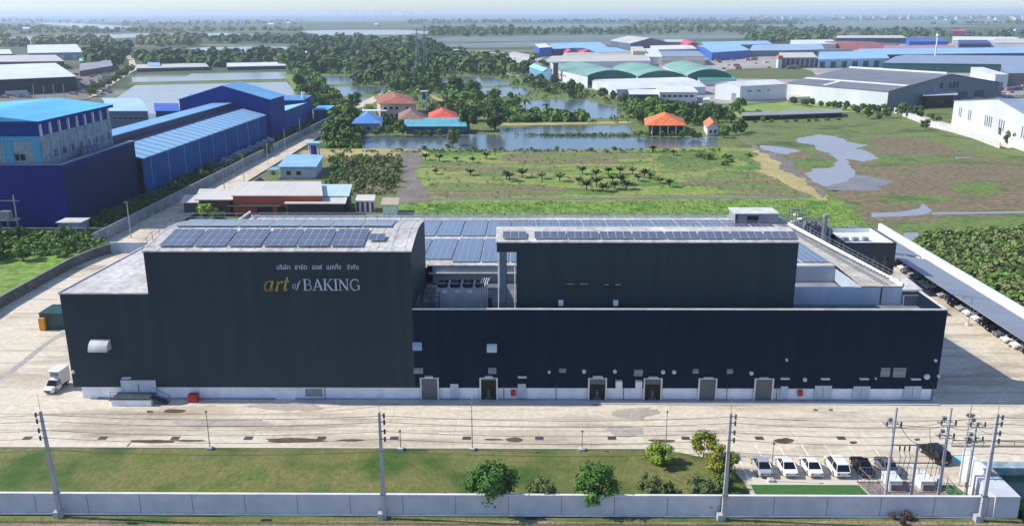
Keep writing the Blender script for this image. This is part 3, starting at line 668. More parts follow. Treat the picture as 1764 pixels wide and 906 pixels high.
sg, _ = strokes([scx(g_, kx) for g_ in (gB, gA, gK, gI, gN, gG)], bx0, bz0, HB, yb, m_wl, 'white_lettering')
ga = (.98, [(arc(.42, .36, .3, .34, 60, 350, 18), [.08]*5+[.15]*8+[.08]*6), ([(.7, .7), (.6, .1)], .14), ([(.6, .1), (.66, .03), (.8, .1)], .08)])
gr = (.62, [([(.1, .68), (.2, .64), (.14, 0)], [.07, .13, .13]), ([(.2, .4), (.32, .6), (.44, .68), (.54, .6)], [.07, .08, .1, .14])])
gt = (.6, [([(.26, .98), (.16, .14)], .13), ([(.16, .14), (.24, .03), (.42, .12)], .08), ([(.04, .66), (.48, .7)], .07)])
az0 = V(476, 501, Y0).z; HA = V(476, 477, Y0).z-az0; ax0 = V(453, 500, Y0).x; ax1 = V(497, 500, Y0).x
ka = (ax1-ax0)/(2.12*HA)
strokes([scx(g_, ka) for g_ in (ga, gr, gt)], ax0, az0, HA, yb, m_gl, 'gold_lettering', slant=.22)
go_ = (.55, [(arc(.3, .3, .2, .26, 0, 360, 16), [.07]*3+[.13]*4+[.07]*3+[.13]*4+[.07]*3)])
gf_ = (.5, [([(.0, -.14), (.1, -.16), (.2, .1), (.3, .8), (.4, .98), (.52, .92)], [.08, .09, .13, .13, .09, .1]), ([(.1, .56), (.46, .58)], .06)])
oz = V(510, 496.5, Y0).z; HO = V(510, 484, Y0).z-oz
strokes([go_, gf_], V(503, 497, Y0).x, oz, HO, yb, m_wl, 'script_lettering', slant=.15)
def text(body, x0, x1, zb, zt, Y, m, name, parent, depth=.06, rot=0, bold=0):
    cu = bpy.data.curves.new(name, 'FONT'); cu.body = body; cu.size = 1; cu.extrude = depth; cu.offset = bold
    to = bpy.data.objects.new(name, cu); COL.objects.link(to)
    dg = bpy.context.evaluated_depsgraph_get(); me = bpy.data.meshes.new_from_object(to.evaluated_get(dg))
    bpy.data.objects.remove(to)
    vx = [v.co.x for v in me.vertices]; vy = [v.co.y for v in me.vertices]
    sx = (x1-x0)/(max(vx)-min(vx)); sz = (zt-zb)/(max(vy)-min(vy)); mx = min(vx); my = min(vy); off = wloc(parent)
    for v in me.vertices:
        v.co = Vector((x0+(v.co.x-mx)*sx, Y-v.co.z, zb+(v.co.y-my)*sz))-off
    me.materials.clear(); me.materials.append(m)
    o = bpy.data.objects.new(name, me); COL.objects.link(o); o.parent = parent; return o
for body, xa, xb in [('บริษัท', 477, 500), ('อาร์ต', 508, 529), ('ออฟ', 538, 555), ('เบคกิ้ง', 563, 588), ('จำกัด', 598, 618)]:
    hi = 453.5 if 'ิ้' in body else 455
    text(body, V(xa, 464, Y0).x, V(xb, 464, Y0).x, V(xa, 464, Y0).z, V(xa, hi, Y0).z, Y0-.03, m_wl, 'thai_lettering', F, bold=0)
# ================================================================ equipment standing on the roof deck
ch = thing('chiller', 'grey chiller unit with four dark fans in the roof recess beside the tower', 'chiller', (V(794, 520, 124).x, 124, 11.6))
a = V(751, 515, 122.5); b = V(838, 515, 122.5)
mb = MB(); mb.box(a.x, 122.5, 11.9, b.x, 126.5, 14.9); mb.build('casing', mat('chiller_casing', C(176, 180, 184), C(158, 162, 168), .8, .5), ch)
mb = MB()
for x in (a.x+.3, b.x-.6): mb.box(x, 122.7, 11.6, x+.3, 126.3, 11.9)
mb.build('skid', m_dgrey, ch)
for i in range(4):
    x = a.x+(b.x-a.x)*(i+.5)/4
    for y in (123.5, 125.5):
        mb = MB(); mb.bar((x, y, 14.9), (x, y, 15.35), .78, .78, 14); fan = mb.build('fan_shroud', m_black, ch)
        q = MB()
        for k in range(5):
            t_ = k*2*pi/5; q.bar((x, y, 15.37), (x+.7*cos(t_), y+.7*sin(t_), 15.37), .05, n=4)
        q.build('fan_blade', m_grey, fan)
for i in range(3):
    x = a.x+(b.x-a.x)*(i+.7)/4; mb = MB(); mb.box(x-.35, 122.42, 14.2, x+.35, 122.5, 14.6); mb.build('control_panel', m_white, ch)
pp = thing('pipework', 'bent white pipes and valves at the end of the four fan chiller', 'pipes', (b.x, 123, 11.6))
mb = MB()
for k in range(4):
    x = b.x-.9+k*.35
    mb.path([(x, 122.4, 11.6), (x, 122.4, 15.0+.15*k), (x, 124, 15.4), (x+.2, 126, 15.4)], .09)
mb.build('pipe', m_trim, pp); mb = MB(); mb.box(b.x+.1, 123, 11.6, b.x+.8, 124.6, 13.2); mb.build('pump', m_dgrey, pp)
tk = thing('equipment_rack', 'dark steel rack with pump on the roof deck next to the tower wall', 'rack', (-13.6, 120, 11.6))
mb = MB()
for x in (-14.5, -13.3, -12.1):
    for y in (119, 121): mb.bar((x, y, 11.6), (x, y, 14.8), .07, n=4)
for z in (13, 14.7):
    for y in (119, 121): mb.bar((-14.5, y, z), (-12.1, y, z), .07, n=4)
mb.build('frame', m_dgrey, tk); mb = MB(); mb.box(-14.3, 119.3, 11.6, -12.6, 120.7, 12.7); mb.build('pump', m_black, tk)
# ================================================================ yard: walls, poles, vehicles, carport
def wall_thing(name, label, cat, pts, h, th, m, mcap=None, panel=None, base=0, group=None, jm=None):
    """free-standing wall along a polyline"""
    t_ = thing(name, label, cat, (pts[0][0], pts[0][1], base), group)
    mb = MB(); cp = MB(); ps = MB()
    for a, b in zip(pts, pts[1:]):
        a = Vector(a[:2]); b = Vector(b[:2]); d = (b-a).normalized(); L = (b-a).length; c = (a+b)/2
        mb.obox(c, d, L, th, base, base+h)
        if mcap: cp.obox(c, d, L+.05, th+.12, base+h, base+h+.1)
        if panel:
            for i in range(int(L/panel)+1):
                p = a+d*i*panel; ps.obox(p, d, .3, th+.1, base, base+h-.02)
    mb.build('wall_panels', m, t_)
    if mcap: cp.build('coping', mcap, t_)
    if panel and jm is None: ps.build('posts', m, t_)
    if jm:
        for a, b in zip(pts, pts[1:]):
            a = Vector(a[:2]); b = Vector(b[:2]); d = (b-a).normalized(); n_ = int((b-a).length/panel)
            for i in range(1, n_+1):
                q = MB(); q.obox(a+d*i*panel, d, .07, th+.03, base+.1, base+h-.02); q.build('panel_joint', jm, t_)
    return t_
m_bw = mat('white_boundary_wall', C(200, 203, 208), C(184, 188, 196), .25, .7, fine=.8, fineamt=.06, bands=(0, 5.9), bandamt=.03)
W1 = wall_thing('boundary_wall', 'long low white boundary wall along the front verge', 'wall', [(-90, 86), (52.2, 86)], 2.45, .22, m_bw, m_white, 5.9, jm=m_steel)
mb = MB(); mb.box(52.2, 85.6, 0, 54.9, 90.4, 2.7); mb.build('end_block', m_bw, W1)
mb = MB(); mb.box(-90, 85.6, 0, 52.2, 85.88, .12); mb.build('footing', m_trim, W1)
mk = mat('black_letter', C(40, 44, 52), None, .5, .6)
for x, r in ((21.1, .18), (22.1, .28)):
    mb = MB(); mb.path([(x+r*cos(k*pi/5), 85.86, 1.0+r*sin(k*pi/5)) for k in range(11 if r > .2 else 7)], .03, 4); mb.build('painted_mark', mk, W1)
# utility poles with insulators
m_pole = mat('pole_concrete', C(176, 178, 182), C(154, 157, 162), .5, .85, fine=2, fineamt=.1)
m_ins = mat('insulator_brown', C(52, 46, 46), C(38, 36, 38), 1, .35)
def utility_pole(x, label, side=1, H=12.9, Y=85.1, lean=0):
    o = thing('utility_pole', label, 'utility pole', (x, Y, 0), 'concrete poles carrying the roadside cables')
    mb = MB(); b = len(mb.v)
    mb.hexa([(x-.24, Y-.2, 0), (x+.24, Y-.2, 0), (x+.24, Y+.2, 0), (x-.24, Y+.2, 0), (x-.12+lean, Y-.1, H), (x+.12+lean, Y-.1, H), (x+.12+lean, Y+.1, H), (x-.12+lean, Y+.1, H)])
    mb.build('shaft', m_pole, o)
    mb = MB(); mb.box(x-.7, Y-.35, 0, x-.1, Y+.35, .75); mb.build('stay_block', m_pole, o)
    mb = MB(); mb.bar((x+lean, Y, H), (x+lean, Y, H+2.0), .025, n=4); mb.build('lightning_rod', m_steel, o)
    for k, z in enumerate((H-.35, H-1.1, H-2.2, H-3.1)):
        xx = x+lean*z/H
        mb = MB(); mb.bar((xx, Y-.1, z), (xx+side*.55, Y-.1, z+.1), .04, n=4); mb.build('bracket', m_steel, o)
        mb = MB()
        for j in range(4): mb.bar((xx+side*(.5), Y-.1, z-.25+.14*j), (xx+side*(.5), Y-.1, z-.15+.14*j), .14, .07, 8)
        mb.build('insulator', m_ins, o)
    mb = MB(); mb.box(x-.3, Y-.25, 3.0, x+.3, Y+.25, 3.25); mb.build('pole_clamp', m_steel, o)
    return o
poles = [(-51.5, 'leaning grey utility pole at the far left in front of the white wall', -1), (-15.3, 'grey utility pole in front of the middle of the factory tower', 1),
         (22.3, 'grey utility pole beside the yellow flowering shrubs', 1), (50.6, 'grey utility pole at the end of the white wall near the substation', 1)]
for x, lb, s in poles: utility_pole(x, lb, s, lean=-.35 if x < -40 else 0)
# overhead cables
m_cable = mat('black_cable', C(58, 56, 54), None, .5, .7)
PX = [-88, -51.7, -15.3, 22.3, 50.6, 84]
wires = [(12.6, 'topmost'), (11.85, 'second highest'), (10.75, 'third highest'), (9.85, 'fourth highest'), (8.4, 'lowest')]
for z, nm in wires:
    mb = MB(); pts = []
    off = .5
    for a, b in zip(PX, PX[1:]):
        for k in range(10):
            t_ = k/10; pts.append(Vector((a+(b-a)*t_+off, 84.9, z-.55*4*t_*(1-t_))))
    mb.path(pts, .026, 4)
    tag(mb.build('overhead_cable', m_cable), nm+' dark cable strung between the roadside utility poles', 'cable', 'cables between the roadside poles')
# lamp posts
def lamp_post(x, Y, H, label, arm=0):
    o = thing('lamp_post', label, 'lamp post', (x, Y, 0))
    mb = MB(); mb.bar((x, Y, 0), (x, Y, H), .07, .045, 6); mb.build('pole', m_steel, o)
    mb = MB(); mb.box(x-.35, Y-.35, 0, x+.35, Y+.35, .35); mb.build('footing', m_trim, o)
    mb = MB()
    if arm:
        mb.bar((x, Y, H), (x+arm, Y, H+.3), .04, n=4); mb.box(x+arm-.35, Y-.12, H+.2, x+arm+.35, Y+.12, H+.35)
    else: mb.box(x-.12, Y-.12, H, x+.12, Y+.12, H+.25)
    mb.build('lamp_head', m_grey, o); return o
for px, H, lb in [(363, 5.2, 'thin lamp post on the lawn kerb in front of the red bin'), (691, 2.6, 'short post on the lawn kerb right of the middle utility pole'), (814, 7.0, 'tall thin lamp post on the kerb in front of the second dock door'), (1002, 2.6, 'short post on the lawn kerb behind the round tree')]:
    lamp_post(G(px, 772).x, 100.9, H, lb)
lamp_post(G(1146, 770).x, 101.6, 5.0, 'thin lamp post behind the lime green shrub')
lamp_post(G(1326, 826).x, 93.4, 4.9, 'thin post at the front of the parking bay beside the silver car')
lamp_post(G(1668, 560).x, G(1668, 560).y, 5.0, 'thin lamp post with arm beside the cars under the carport', arm=-1.6)
# drain covers
m_drain = mat('drain_grate', C(84, 80, 76), C(66, 62, 60), 3, .7)
for i, px in enumerate((47, 177, 302, 428, 554, 679, 804, 929, 1054, 1181, 1308, 1449)):
    p = G(px, 754.5); mb = MB(); mb.box(p.x-.55, p.y-.45, .012, p.x+.55, p.y+.45, .04)
    o = mb.build('drain_cover', m_drain); tag(o, 'dark square drain cover, %s from the left in the row along the yard' % ['first', 'second', 'third', 'fourth', 'fifth', 'sixth', 'seventh', 'eighth', 'ninth', 'tenth', 'eleventh', 'twelfth'][i], 'drain cover', 'drain covers along the yard')
# ---------------- cars
def carpaint(k, c): return mat('car_paint_'+k, C(*c), C(*[int(v*.96) for v in c]), .5, .22, spec=.6)
PAINT = {'white': carpaint('white', (232, 234, 236)), 'black': carpaint('black', (18, 19, 22)), 'silver': carpaint('silver', (164, 172, 180)), 'grey': carpaint('grey', (96, 104, 116)), 'dark_blue': carpaint('blue', (30, 44, 84))}
m_tail = mat('tail_lamp', C(150, 16, 20), None, .5, .3); m_headl = mat('headlamp_glass', C(214, 220, 226), None, .5, .15)
m_plate = mat('number_plate_white', C(214, 214, 210), None, .5, .6)
def loft(mb, secs, m=0, close=True):
    """secs: list of rings (same count)"""
    b = len(mb.v); n = len(secs[0])
    for r in secs: mb.v += [tuple(p) for p in r]
    for i in range(len(secs)-1):
        for j in range(n):
            k = (j+1) % n; mb.f.append((b+i*n+j, b+i*n+k, b+(i+1)*n+k, b+(i+1)*n+j)); mb.m.append(m)
    mb.f.append(tuple(b+j for j in range(n))[::-1]); mb.m.append(m); mb.f.append(tuple(b+(len(secs)-1)*n+j for j in range(n))); mb.m.append(m)
def make_car(kind, color, label, loc, heading, group=None):
    """built with the nose along +x, then turned"""
    pm = PAINT[color]; suv = kind == 'suv'; pick = kind == 'pickup'
    L, Wd = (4.7, 1.88) if suv else ((5.2, 1.85) if pick else (4.6, 1.8))
    o = thing('parked_car', label, 'pickup' if pick else 'car', (0, 0, 0), group)
    hb = .98 if suv or pick else .88; hr = 1.72 if suv or pick else 1.45
    def ring(x, w_, z0, z1, t=.12): return [(x, -w_/2, z0), (x, -w_/2-.0, z0+(z1-z0)*.55), (x, -w_/2+t, z1), (x, w_/2-t, z1), (x, w_/2, z0+(z1-z0)*.55), (x, w_/2, z0)]
    mb = MB()
    xs = [(-L/2, Wd*.86, .42, hb*.86), (-L/2+.12, Wd*.95, .3, hb*.96), (-L/2+.6, Wd, .22, hb*1.0), (-.6, Wd, .2, hb), (L*.2, Wd, .2, hb*.99), (L/2-.7, Wd*.98, .22, hb*.88), (L/2-.15, Wd*.9, .28, hb*.76), (L/2, Wd*.74, .36, hb*.62)]
    loft(mb, [ring(*q) for q in xs]); mb.build('body', pm, o, smooth=False)
    # greenhouse (glass) and roof
    if suv: g = [(-L/2+.12, hb, 0), (-L/2+.5, hr-.06, .17), (.55, hr-.06, .17), (1.25, hb, .04)]
    elif pick: g = [(-.55, hb, .02), (-.35, hr-.06, .17), (.65, hr-.06, .17), (1.3, hb, .04)]
    else: g = [(-L/2+.8, hb, .02), (-L/2+1.6, hr-.06, .2), (.3, hr-.06, .2), (1.15, hb, .04)]
    mb = MB(); w2 = Wd/2-.1
    loft(mb, [[(x, -w2, hb-.05), (x, -w2+i, z), (x, w2-i, z), (x, w2, hb-.05)] for x, z, i in [(g[0][0], hb+.01, 0.01)]+[(g[1][0], g[1][1], g[1][2])]+[(g[2][0], g[2][1], g[2][2])]+[(g[3][0], hb+.01, 0.01)]])
    mb.build('windows', m_glass, o)
    mb = MB(); x0, x1 = g[1][0]-.04, g[2][0]+.05; i = g[1][2]-.02
    loft(mb, [[(x0, -w2+i, hr-.07), (x0, -w2+i+.06, hr-.01), (x0, w2-i-.06, hr-.01), (x0, w2-i, hr-.07)], [((x0+x1)/2, -w2+i, hr-.05), ((x0+x1)/2, -w2+i+.06, hr+.03), ((x0+x1)/2, w2-i-.06, hr+.03), ((x0+x1)/2, w2-i, hr-.05)], [(x1, -w2+i, hr-.07), (x1, -w2+i+.06, hr-.01), (x1, w2-i-.06, hr-.01), (x1, w2-i, hr-.07)]])
    rf = None
    for s in (-1, 1):
        for (xa, za, ia), (xb, zb, ib) in ((g[0], g[1]), (g[3], g[2])):
            mb.bar((xa, s*(w2-.01), hb), (xb, s*(w2-g[1][2]+.02), hr-.05), .045, n=4)
        xm = (g[1][0]+g[2][0])/2; mb.bar((xm, s*(w2+.0), hb), (xm, s*(w2-g[1][2]+.02), hr-.05), .035, n=4)
    mb.build('roof', pm, o)
    if pick:
        mb = MB(); mb.box(-L/2+.15, -Wd/2+.14, hb-.02, -.7, Wd/2-.14, hb+.03); mb.build('cargo_bed', m_rubber, o)
    for sx in (-L*.3, L*.31):
        for s in (-1, 1):
            mb = MB(); mb.bar((sx, s*(Wd/2-.2), .33), (sx, s*(Wd/2+.015), .33), .33, n=14); wh = mb.build('wheel', m_rubber, o)
            mb = MB(); mb.bar((sx, s*(Wd/2+.0), .33), (sx, s*(Wd/2+.03), .33), .2, n=10); mb.build('rim', m_alu, wh)
    for s in (-1, 1):
        mb = MB(); mb.box(L/2-.3, s*Wd*.3-.17, hb*.62, L/2-.06, s*Wd*.3+.17, hb*.74); mb.build('headlight', m_headl, o)
        mb = MB(); mb.box(-L/2-.015, s*Wd*.33-.16, hb*.64, -L/2+.15, s*Wd*.33+.16, hb*.82); mb.build('tail_light', m_tail, o)
        mb = MB(); mb.box(.95, s*(Wd/2+.08)-.09, hb-.02, 1.1, s*(Wd/2+.08)+.09, hb+.12); mb.build('mirror', pm, o)
    mb = MB(); mb.box(-L/2-.02, -.25, hb*.45, -L/2+.05, .25, hb*.58); mb.build('number_plate', m_plate, o)
    mb = MB(); mb.box(L/2-.1, -.5, hb*.36, L/2+.01, .5, hb*.52); mb.build('grille', m_dark, o)
    o.location = loc; o.rotation_euler = (0, 0, heading); return o
lot = [(1309, 'silver', 'sedan', 'silver blue sedan at the left end of the front parking row'), (1351, 'white', 'sedan', 'white sedan parked beside the silver one, left of the two white sedans'),
       (1393, 'white', 'sedan', 'white sedan between the other white sedan and the white black roof SUV'), (1437, 'white', 'suv', 'white SUV with dark roof rails in the front parking row'),
       (1480, 'black', 'sedan', 'black sedan in the front parking row next to the white SUV'), (1522, 'grey', 'sedan', 'grey sedan at the right end of the front row behind the substation')]
for px, c, k, lb in lot:
    p = G(px, 803); make_car(k, c, lb, (p.x, 96.2, .03), pi/2, 'cars parked in the front row')
p = G(1605, 786); make_car('suv', 'black', 'black car parked askew behind the substation poles', (p.x+.2, 99.4, .03), R_(98))
# ---------------- carport with cars
cp = thing('carport', 'long grey roofed carport running along the right edge of the site', 'carport', (83.5, 150, 0))
m_cpr = mat('grey_carport_roof', C(142, 148, 158), C(130, 136, 147), .1, .5, bands=(1, 1.0), bandamt=.05)
for y0, y1 in ((100, 152.6), (152.9, 180.2), (182.2, 207)):
    mb = MB(); slab(mb, [(79, y0, 4.2), (86.3, y0, 3.15), (86.3, y1, 3.15), (79, y1, 4.2)], .14); mb.build('roof', m_cpr, cp)
for i in range(20):
    y = 101+i*5.4
    mb = MB(); mb.bar((87.2, y, 0), (86.0, y, 3.05), .09, n=6); mb.bar((86.6, y, 1.6), (81, y, 3.75), .07, n=5); mb.build('post', m_steel, cp)
RW = wall_thing('boundary_wall', 'bright white site wall behind the carport on the right', 'wall', [(89.9, 100), (89.9, 214)], 2.9, .7, m_white, None)
ordn = ['nearest', 'second', 'third', 'fourth', 'fifth', 'sixth', 'seventh', 'eighth', 'ninth', 'tenth', 'eleventh', 'twelfth', 'thirteenth', 'fourteenth', 'fifteenth', 'sixteenth', 'seventeenth', 'eighteenth', 'nineteenth', 'twentieth', 'last']
cc = ['silver', 'black', 'white', 'white', 'grey', 'black', 'black', 'white', 'white', 'silver', 'black', 'dark_blue', 'silver', 'black', 'white', 'white', 'black', 'silver', 'grey', 'white', 'black']
kk = ['suv', 'sedan', 'suv', 'sedan', 'sedan', 'sedan', 'suv', 'sedan', 'suv', 'sedan', 'suv', 'sedan', 'sedan', 'sedan', 'suv', 'sedan', 'suv', 'sedan', 'sedan', 'sedan', 'suv']
for i in range(21):
    y = 131.2+i*2.72
    make_car(kk[i], cc[i], '%s %s under the carport, %s car counted from the near end' % (cc[i].replace('_', ' '), {'suv': 'SUV', 'sedan': 'sedan'}[kk[i]], ordn[i]), (83.9-.0+random.uniform(-.35, .35), y, .03), pi+R_(random.uniform(-3, 3)), 'cars under the carport')
# ---------------- delivery truck
tr = thing('delivery_truck', 'small white box truck with raised white roof parked left of the factory', 'truck', (0, 0, 0))
pm = PAINT['white']
mb = MB()
loft(mb, [[(x, -w_/2, z0), (x, -w_/2+.02, z1*.8), (x, -w_/2+.15, z1), (x, w_/2-.15, z1), (x, w_/2-.02, z1*.8), (x, w_/2, z0)] for x, w_, z0, z1 in [(-.1, 1.85, .35, 1.15), (.9, 1.88, .3, 1.15), (1.7, 1.86, .3, 1.1), (2.45, 1.75, .32, .98), (2.7, 1.5, .4, .8)]])
mb.build('bonnet', pm, tr)
mb = MB(); loft(mb, [[(x, -.88, 1.05), (x, -.72, z), (x, .72, z), (x, .88, 1.05)] for x, z in [(-.1, 1.1), (.02, 1.78), (.8, 1.78), (1.65, 1.1)]]); mb.build('cab_windows', m_glass, tr)
mb = MB(); mb.box(-.1, -.76, 1.76, .82, .76, 1.86); mb.build('cab_roof', pm, tr)
mb = MB(); mb.box(-2.9, -.95, .75, -.12, .95, 3.0); bxo = mb.build('cargo_box', m_white, tr)
mb = MB(); mb.box(-3.0, -1.05, 3.0, .55, 1.05, 3.12); mb.build('box_roof', m_white, tr)
mb = MB(); mb.box(-.1, -.55, 2.2, .35, .55, 2.85); mb.bar((.36, 0, 2.5), (.4, 0, 2.5), .24, n=10); mb.build('cooling_unit', m_grey, tr)
mb = MB(); mb.box(-2.8, -.8, .45, 2.4, .8, .75); mb.build('chassis', m_dark, tr)
for sx in (-1.9, 1.7):
    for s in (-1, 1):
        mb = MB(); mb.bar((sx, s*.72, .36), (sx, s*.95, .36), .36, n=12); wh = mb.build('wheel', m_rubber, tr); mb = MB(); mb.bar((sx, s*.93, .36), (sx, s*.97, .36), .2, n=8); mb.build('rim', m_alu, wh)
for s in (-1, 1): mb = MB(); mb.box(2.45, s*.6-.18, .72, 2.66, s*.6+.18, .86); mb.build('headlight', m_headl, tr)
mb = MB(); mb.box(2.55, -.5, .45, 2.73, .5, .7); mb.build('grille', m_dark, tr)
tr.location = (-69.7, 119.4, .02); tr.rotation_euler = (0, 0, R_(-95)); tr.scale = (.8, .9, .95)
# ---------------- container, red bin
m_cg = mat('dark_green_paint', C(22, 78, 74), C(16, 62, 60), .5, .5, bands=(1, .5), bandamt=.15); m_or = mat('orange_yellow_paint', C(232, 160, 28), C(210, 140, 22), .5, .5)
bn = thing('waste_container', 'dark green waste container with yellow end beside the factory wall', 'container', (-81.5, 148, 0))
mb = MB(); mb.box(-85.6, 144.8, .1, -79.5, 149.6, 3.0); mb.build('body', m_cg, bn)
mb = MB(); mb.box(-85.5, 144.1, .1, -84.5, 144.8, 2.3); mb.build('compactor', m_or, bn)
mb = MB(); mb.box(-85.7, 144.7, 3.0, -79.4, 149.7, 3.1); mb.build('lid', m_cg, bn)
rb = thing('red_bin', 'red bin standing against the white base of the tower', 'bin', (fx(335, 690), 115.2, 0))
a_ = G(328, 690).x; b_ = G(343, 690).x
mb = MB(); mb.prism([(a_, 114.7), (b_, 114.7), (b_, 115.7), (a_, 115.7)], .1, 1.1); mb.build('body', m_red, rb)
mb = MB(); mb.box(a_-.04, 114.65, 1.1, b_+.04, 115.75, 1.2); mb.build('lid', m_red, rb)
for x in (a_+.1, b_-.1): mb = MB(); mb.bar((x-.04, 114.9, .09), (x+.04, 114.9, .09), .09, n=8); mb.build('wheel', m_rubber, rb)
# ---------------- substation
sb = thing('substation_gantry', 'steel pole gantry with insulators and switches beside the car park', 'substation', (45, 90, 0))
gx = [42.0, 44.9, 48.1]
mb = MB(); mb.bar((42.0, 89.8, 0), (42.0, 89.8, 11.4), .2, .13, 8); mb.build('pole', m_pole, sb)
mb = MB(); mb.bar((44.95, 89.8, 0), (44.95, 89.8, 6.9), .17, .13, 8); mb.build('pole', m_pole, sb)
mb = MB(); mb.bar((48.1, 89.8, 0), (48.1, 89.8, 11.4), .2, .13, 8); mb.build('pole', m_pole, sb)
mb = MB(); mb.bar((51.4, 90.2, 0), (51.4, 90.2, 9.4), .2, .13, 8); mb.build('pole', m_pole, sb)
mb = MB(); mb.bar((51.8, 92.5, 0), (51.8, 92.5, 10.5), .1, .06, 6); mb.build('pole', m_pole, sb)
for z in (6.75, 4.5): mb = MB(); mb.bar((42, 89.8, z), (48.1, 89.8, z), .07, n=5); mb.build('crossbeam', m_dgrey, sb)
for x, z in ((42, 9.0), (48.1, 9.2), (48.1, 7.6), (51.4, 9.0), (51.4, 7.2)):
    mb = MB(); mb.bar((x-.9, 89.8, z), (x+.9, 89.8, z), .06, n=4); mb.bar((x-.9, 90.6, z), (x+.9, 90.6, z), .06, n=4)
    for s in (-.8, 0, .8): mb.bar((x+s, 89.4, z), (x+s, 91, z), .05, n=4)
    mb.build('crossarm', m_steel, sb)
    for s in (-.8, 0, .8):
        mb = MB()
        for j in range(4): mb.bar((x+s, 89.9, z+.1+.13*j), (x+s, 89.9, z+.2+.13*j), .13, .06, 7)
        mb.build('insulator', m_ins, sb)
    mb = MB(); mb.box(x-.3, 90.7, z+.2, x+.15, 91.0, z+.6); mb.build('switch_unit', m_grey, sb)
for s in range(3):
    for x0 in (42.9, 46.2):
        mb = MB(); x = x0+.55*s
        for j in range(5): mb.bar((x, 89.7, 6.1+.12*j), (x, 89.7, 6.2+.12*j), .11, .06, 7)
        mb.build('insulator', m_ins, sb)
        mb = MB(); mb.path([(x, 89.7, 6.1), (x+.2, 89.6, 5.2), (x, 89.5, 4.3), (x+.1, 89.9, 2.4)], .03, 4); mb.build('dropper_cable', m_cable, sb)
mb = MB()
for k, (a, b) in enumerate([((42, 89.8, 9.1), (48.1, 89.8, 9.3)), ((42, 90.6, 9.1), (48.1, 90.6, 9.3)), ((48.1, 89.8, 9.2), (51.4, 90, 9.0)), ((48.1, 90.5, 7.7), (51.4, 90.6, 7.2)), ((42.6, 89.8, 9.3), (45, 89.8, 6.9)), ((51.4, 90, 9.1), (51.0, 85.1, 10.6)), ((51.4, 90, 9.1), (51.0, 85.1, 11.8)), ((46, 89.8, 9.0), (46.5, 89.8, 6.8))]):
    a = Vector(a); b = Vector(b); P = [a.lerp(b, i/8)-Vector((0, 0, .5*4*(i/8)*(1-i/8))) for i in range(9)]; mb.path(P, .03, 4)
mb.build('link_cable', m_cable, sb)
def transformer(x, label):
    o = thing('transformer', label, 'transformer', (x, 92.4, 0), 'white transformers inside the fence')
    mb = MB(); mb.box(x-.75, 91.4, .15, x+.75, 93.7, 1.15); mb.box(x-.66, 91.1, .2, x+.66, 91.4, 1.0, 1); mb.build('tank', [m_white, m_grey], o)
    mb = MB(); mb.box(x-.8, 91.35, 1.15, x+.8, 93.75, 1.25); mb.build('lid', m_white, o)
    mb = MB(); mb.box(x-1.1, 90.9, 0.02, x+1.1, 93.9, .15); mb.build('plinth', m_conc, o)
    for i in range(8): 
        mb = MB(); mb.box(x-.62+i*.16, 91.04, .25, x-.57+i*.16, 91.1, .95); mb.build('cooling_fin', m_grey, o)
transformer(43.8, 'white transformer by the left pole of the gantry'); transformer(47.5, 'white transformer between the middle and right gantry poles')
o = thing('switch_cabinet', 'small white switch cabinet beside the right gantry pole', 'cabinet', (49.1, 92.4, 0))
mb = MB(); mb.box(48.8, 92.0, .05, 49.4, 92.8, 1.2); mb.build('body', m_white, o); mb = MB(); mb.box(48.75, 91.95, 1.2, 49.45, 92.85, 1.28); mb.build('roof', m_trim, o); mb = MB(); mb.box(48.85, 91.96, .15, 49.35, 92.0, 1.1); mb.build('door', m_grey, o)
def fence(name, label, pts, h, m, step=2.2, rails=(1., .5, .05), mesh=None, top=None):
    o = thing(name, label, 'fence', (pts[0][0], pts[0][1], 0))
    r = MB(); ps = MB(); ms = MB()
    for a, b in zip(pts, pts[1:]):
        a = Vector((a[0], a[1], 0)); b = Vector((b[0], b[1], 0)); n = max(1, round((b-a).length/step))
        for f in rails: r.bar(a+Vector((0, 0, h*f)), b+Vector((0, 0, h*f)), .035, n=4)
        for i in range(n+1): p = a.lerp(b, i/n); ps.bar(p, p+Vector((0, 0, h)), .045, n=4)
        if mesh:
            L = (b-a).length; k = int(L/mesh)
            for i in range(k): p = a.lerp(b, i/k); ms.bar(p, p+Vector((0, 0, h)), .012, n=3)
    r.build('rail', m, o); ps.build('posts', m, o)
    if mesh: ms.build('mesh', m, o)
    return o
fence('substation_fence', 'pale steel mesh fence around the transformers', [(41.2, 86.5), (40.1, 93.2), (49.6, 93.2), (49.4, 86.5), (41.2, 86.5)], 2.0, m_steel, mesh=.4)
for i, (x, y, c_) in enumerate([(40.6, 92.5, 'reddish'), (42.6, 92.4, 'reddish')]): pass
# gate wall with pillar
gw = thing('gate_wall', 'tall white gate wall behind the last utility pole', 'wall', (53.2, 90, 0))
mb = MB(); mb.prism([(53.2, 90.4), (53.8, 90.4), (53.5, 94.8), (52.9, 94.8)], 0, 3.4); mb.build('wall', m_white, gw)
mb = MB(); mb.box(53.85, 90.2, 0, 54.8, 91.6, 2.9); mb.build('guard_recess', m_grey, gw)
mb = MB(); mb.prism([(53.08, 91.6), (53.12, 91.6), (52.96, 94.3), (52.9, 94.3)], 1.1, 2.6); mb.build('sign_panel', mat('pale_green_panel', C(206, 220, 214), C(196, 210, 206), .5, .5), gw)
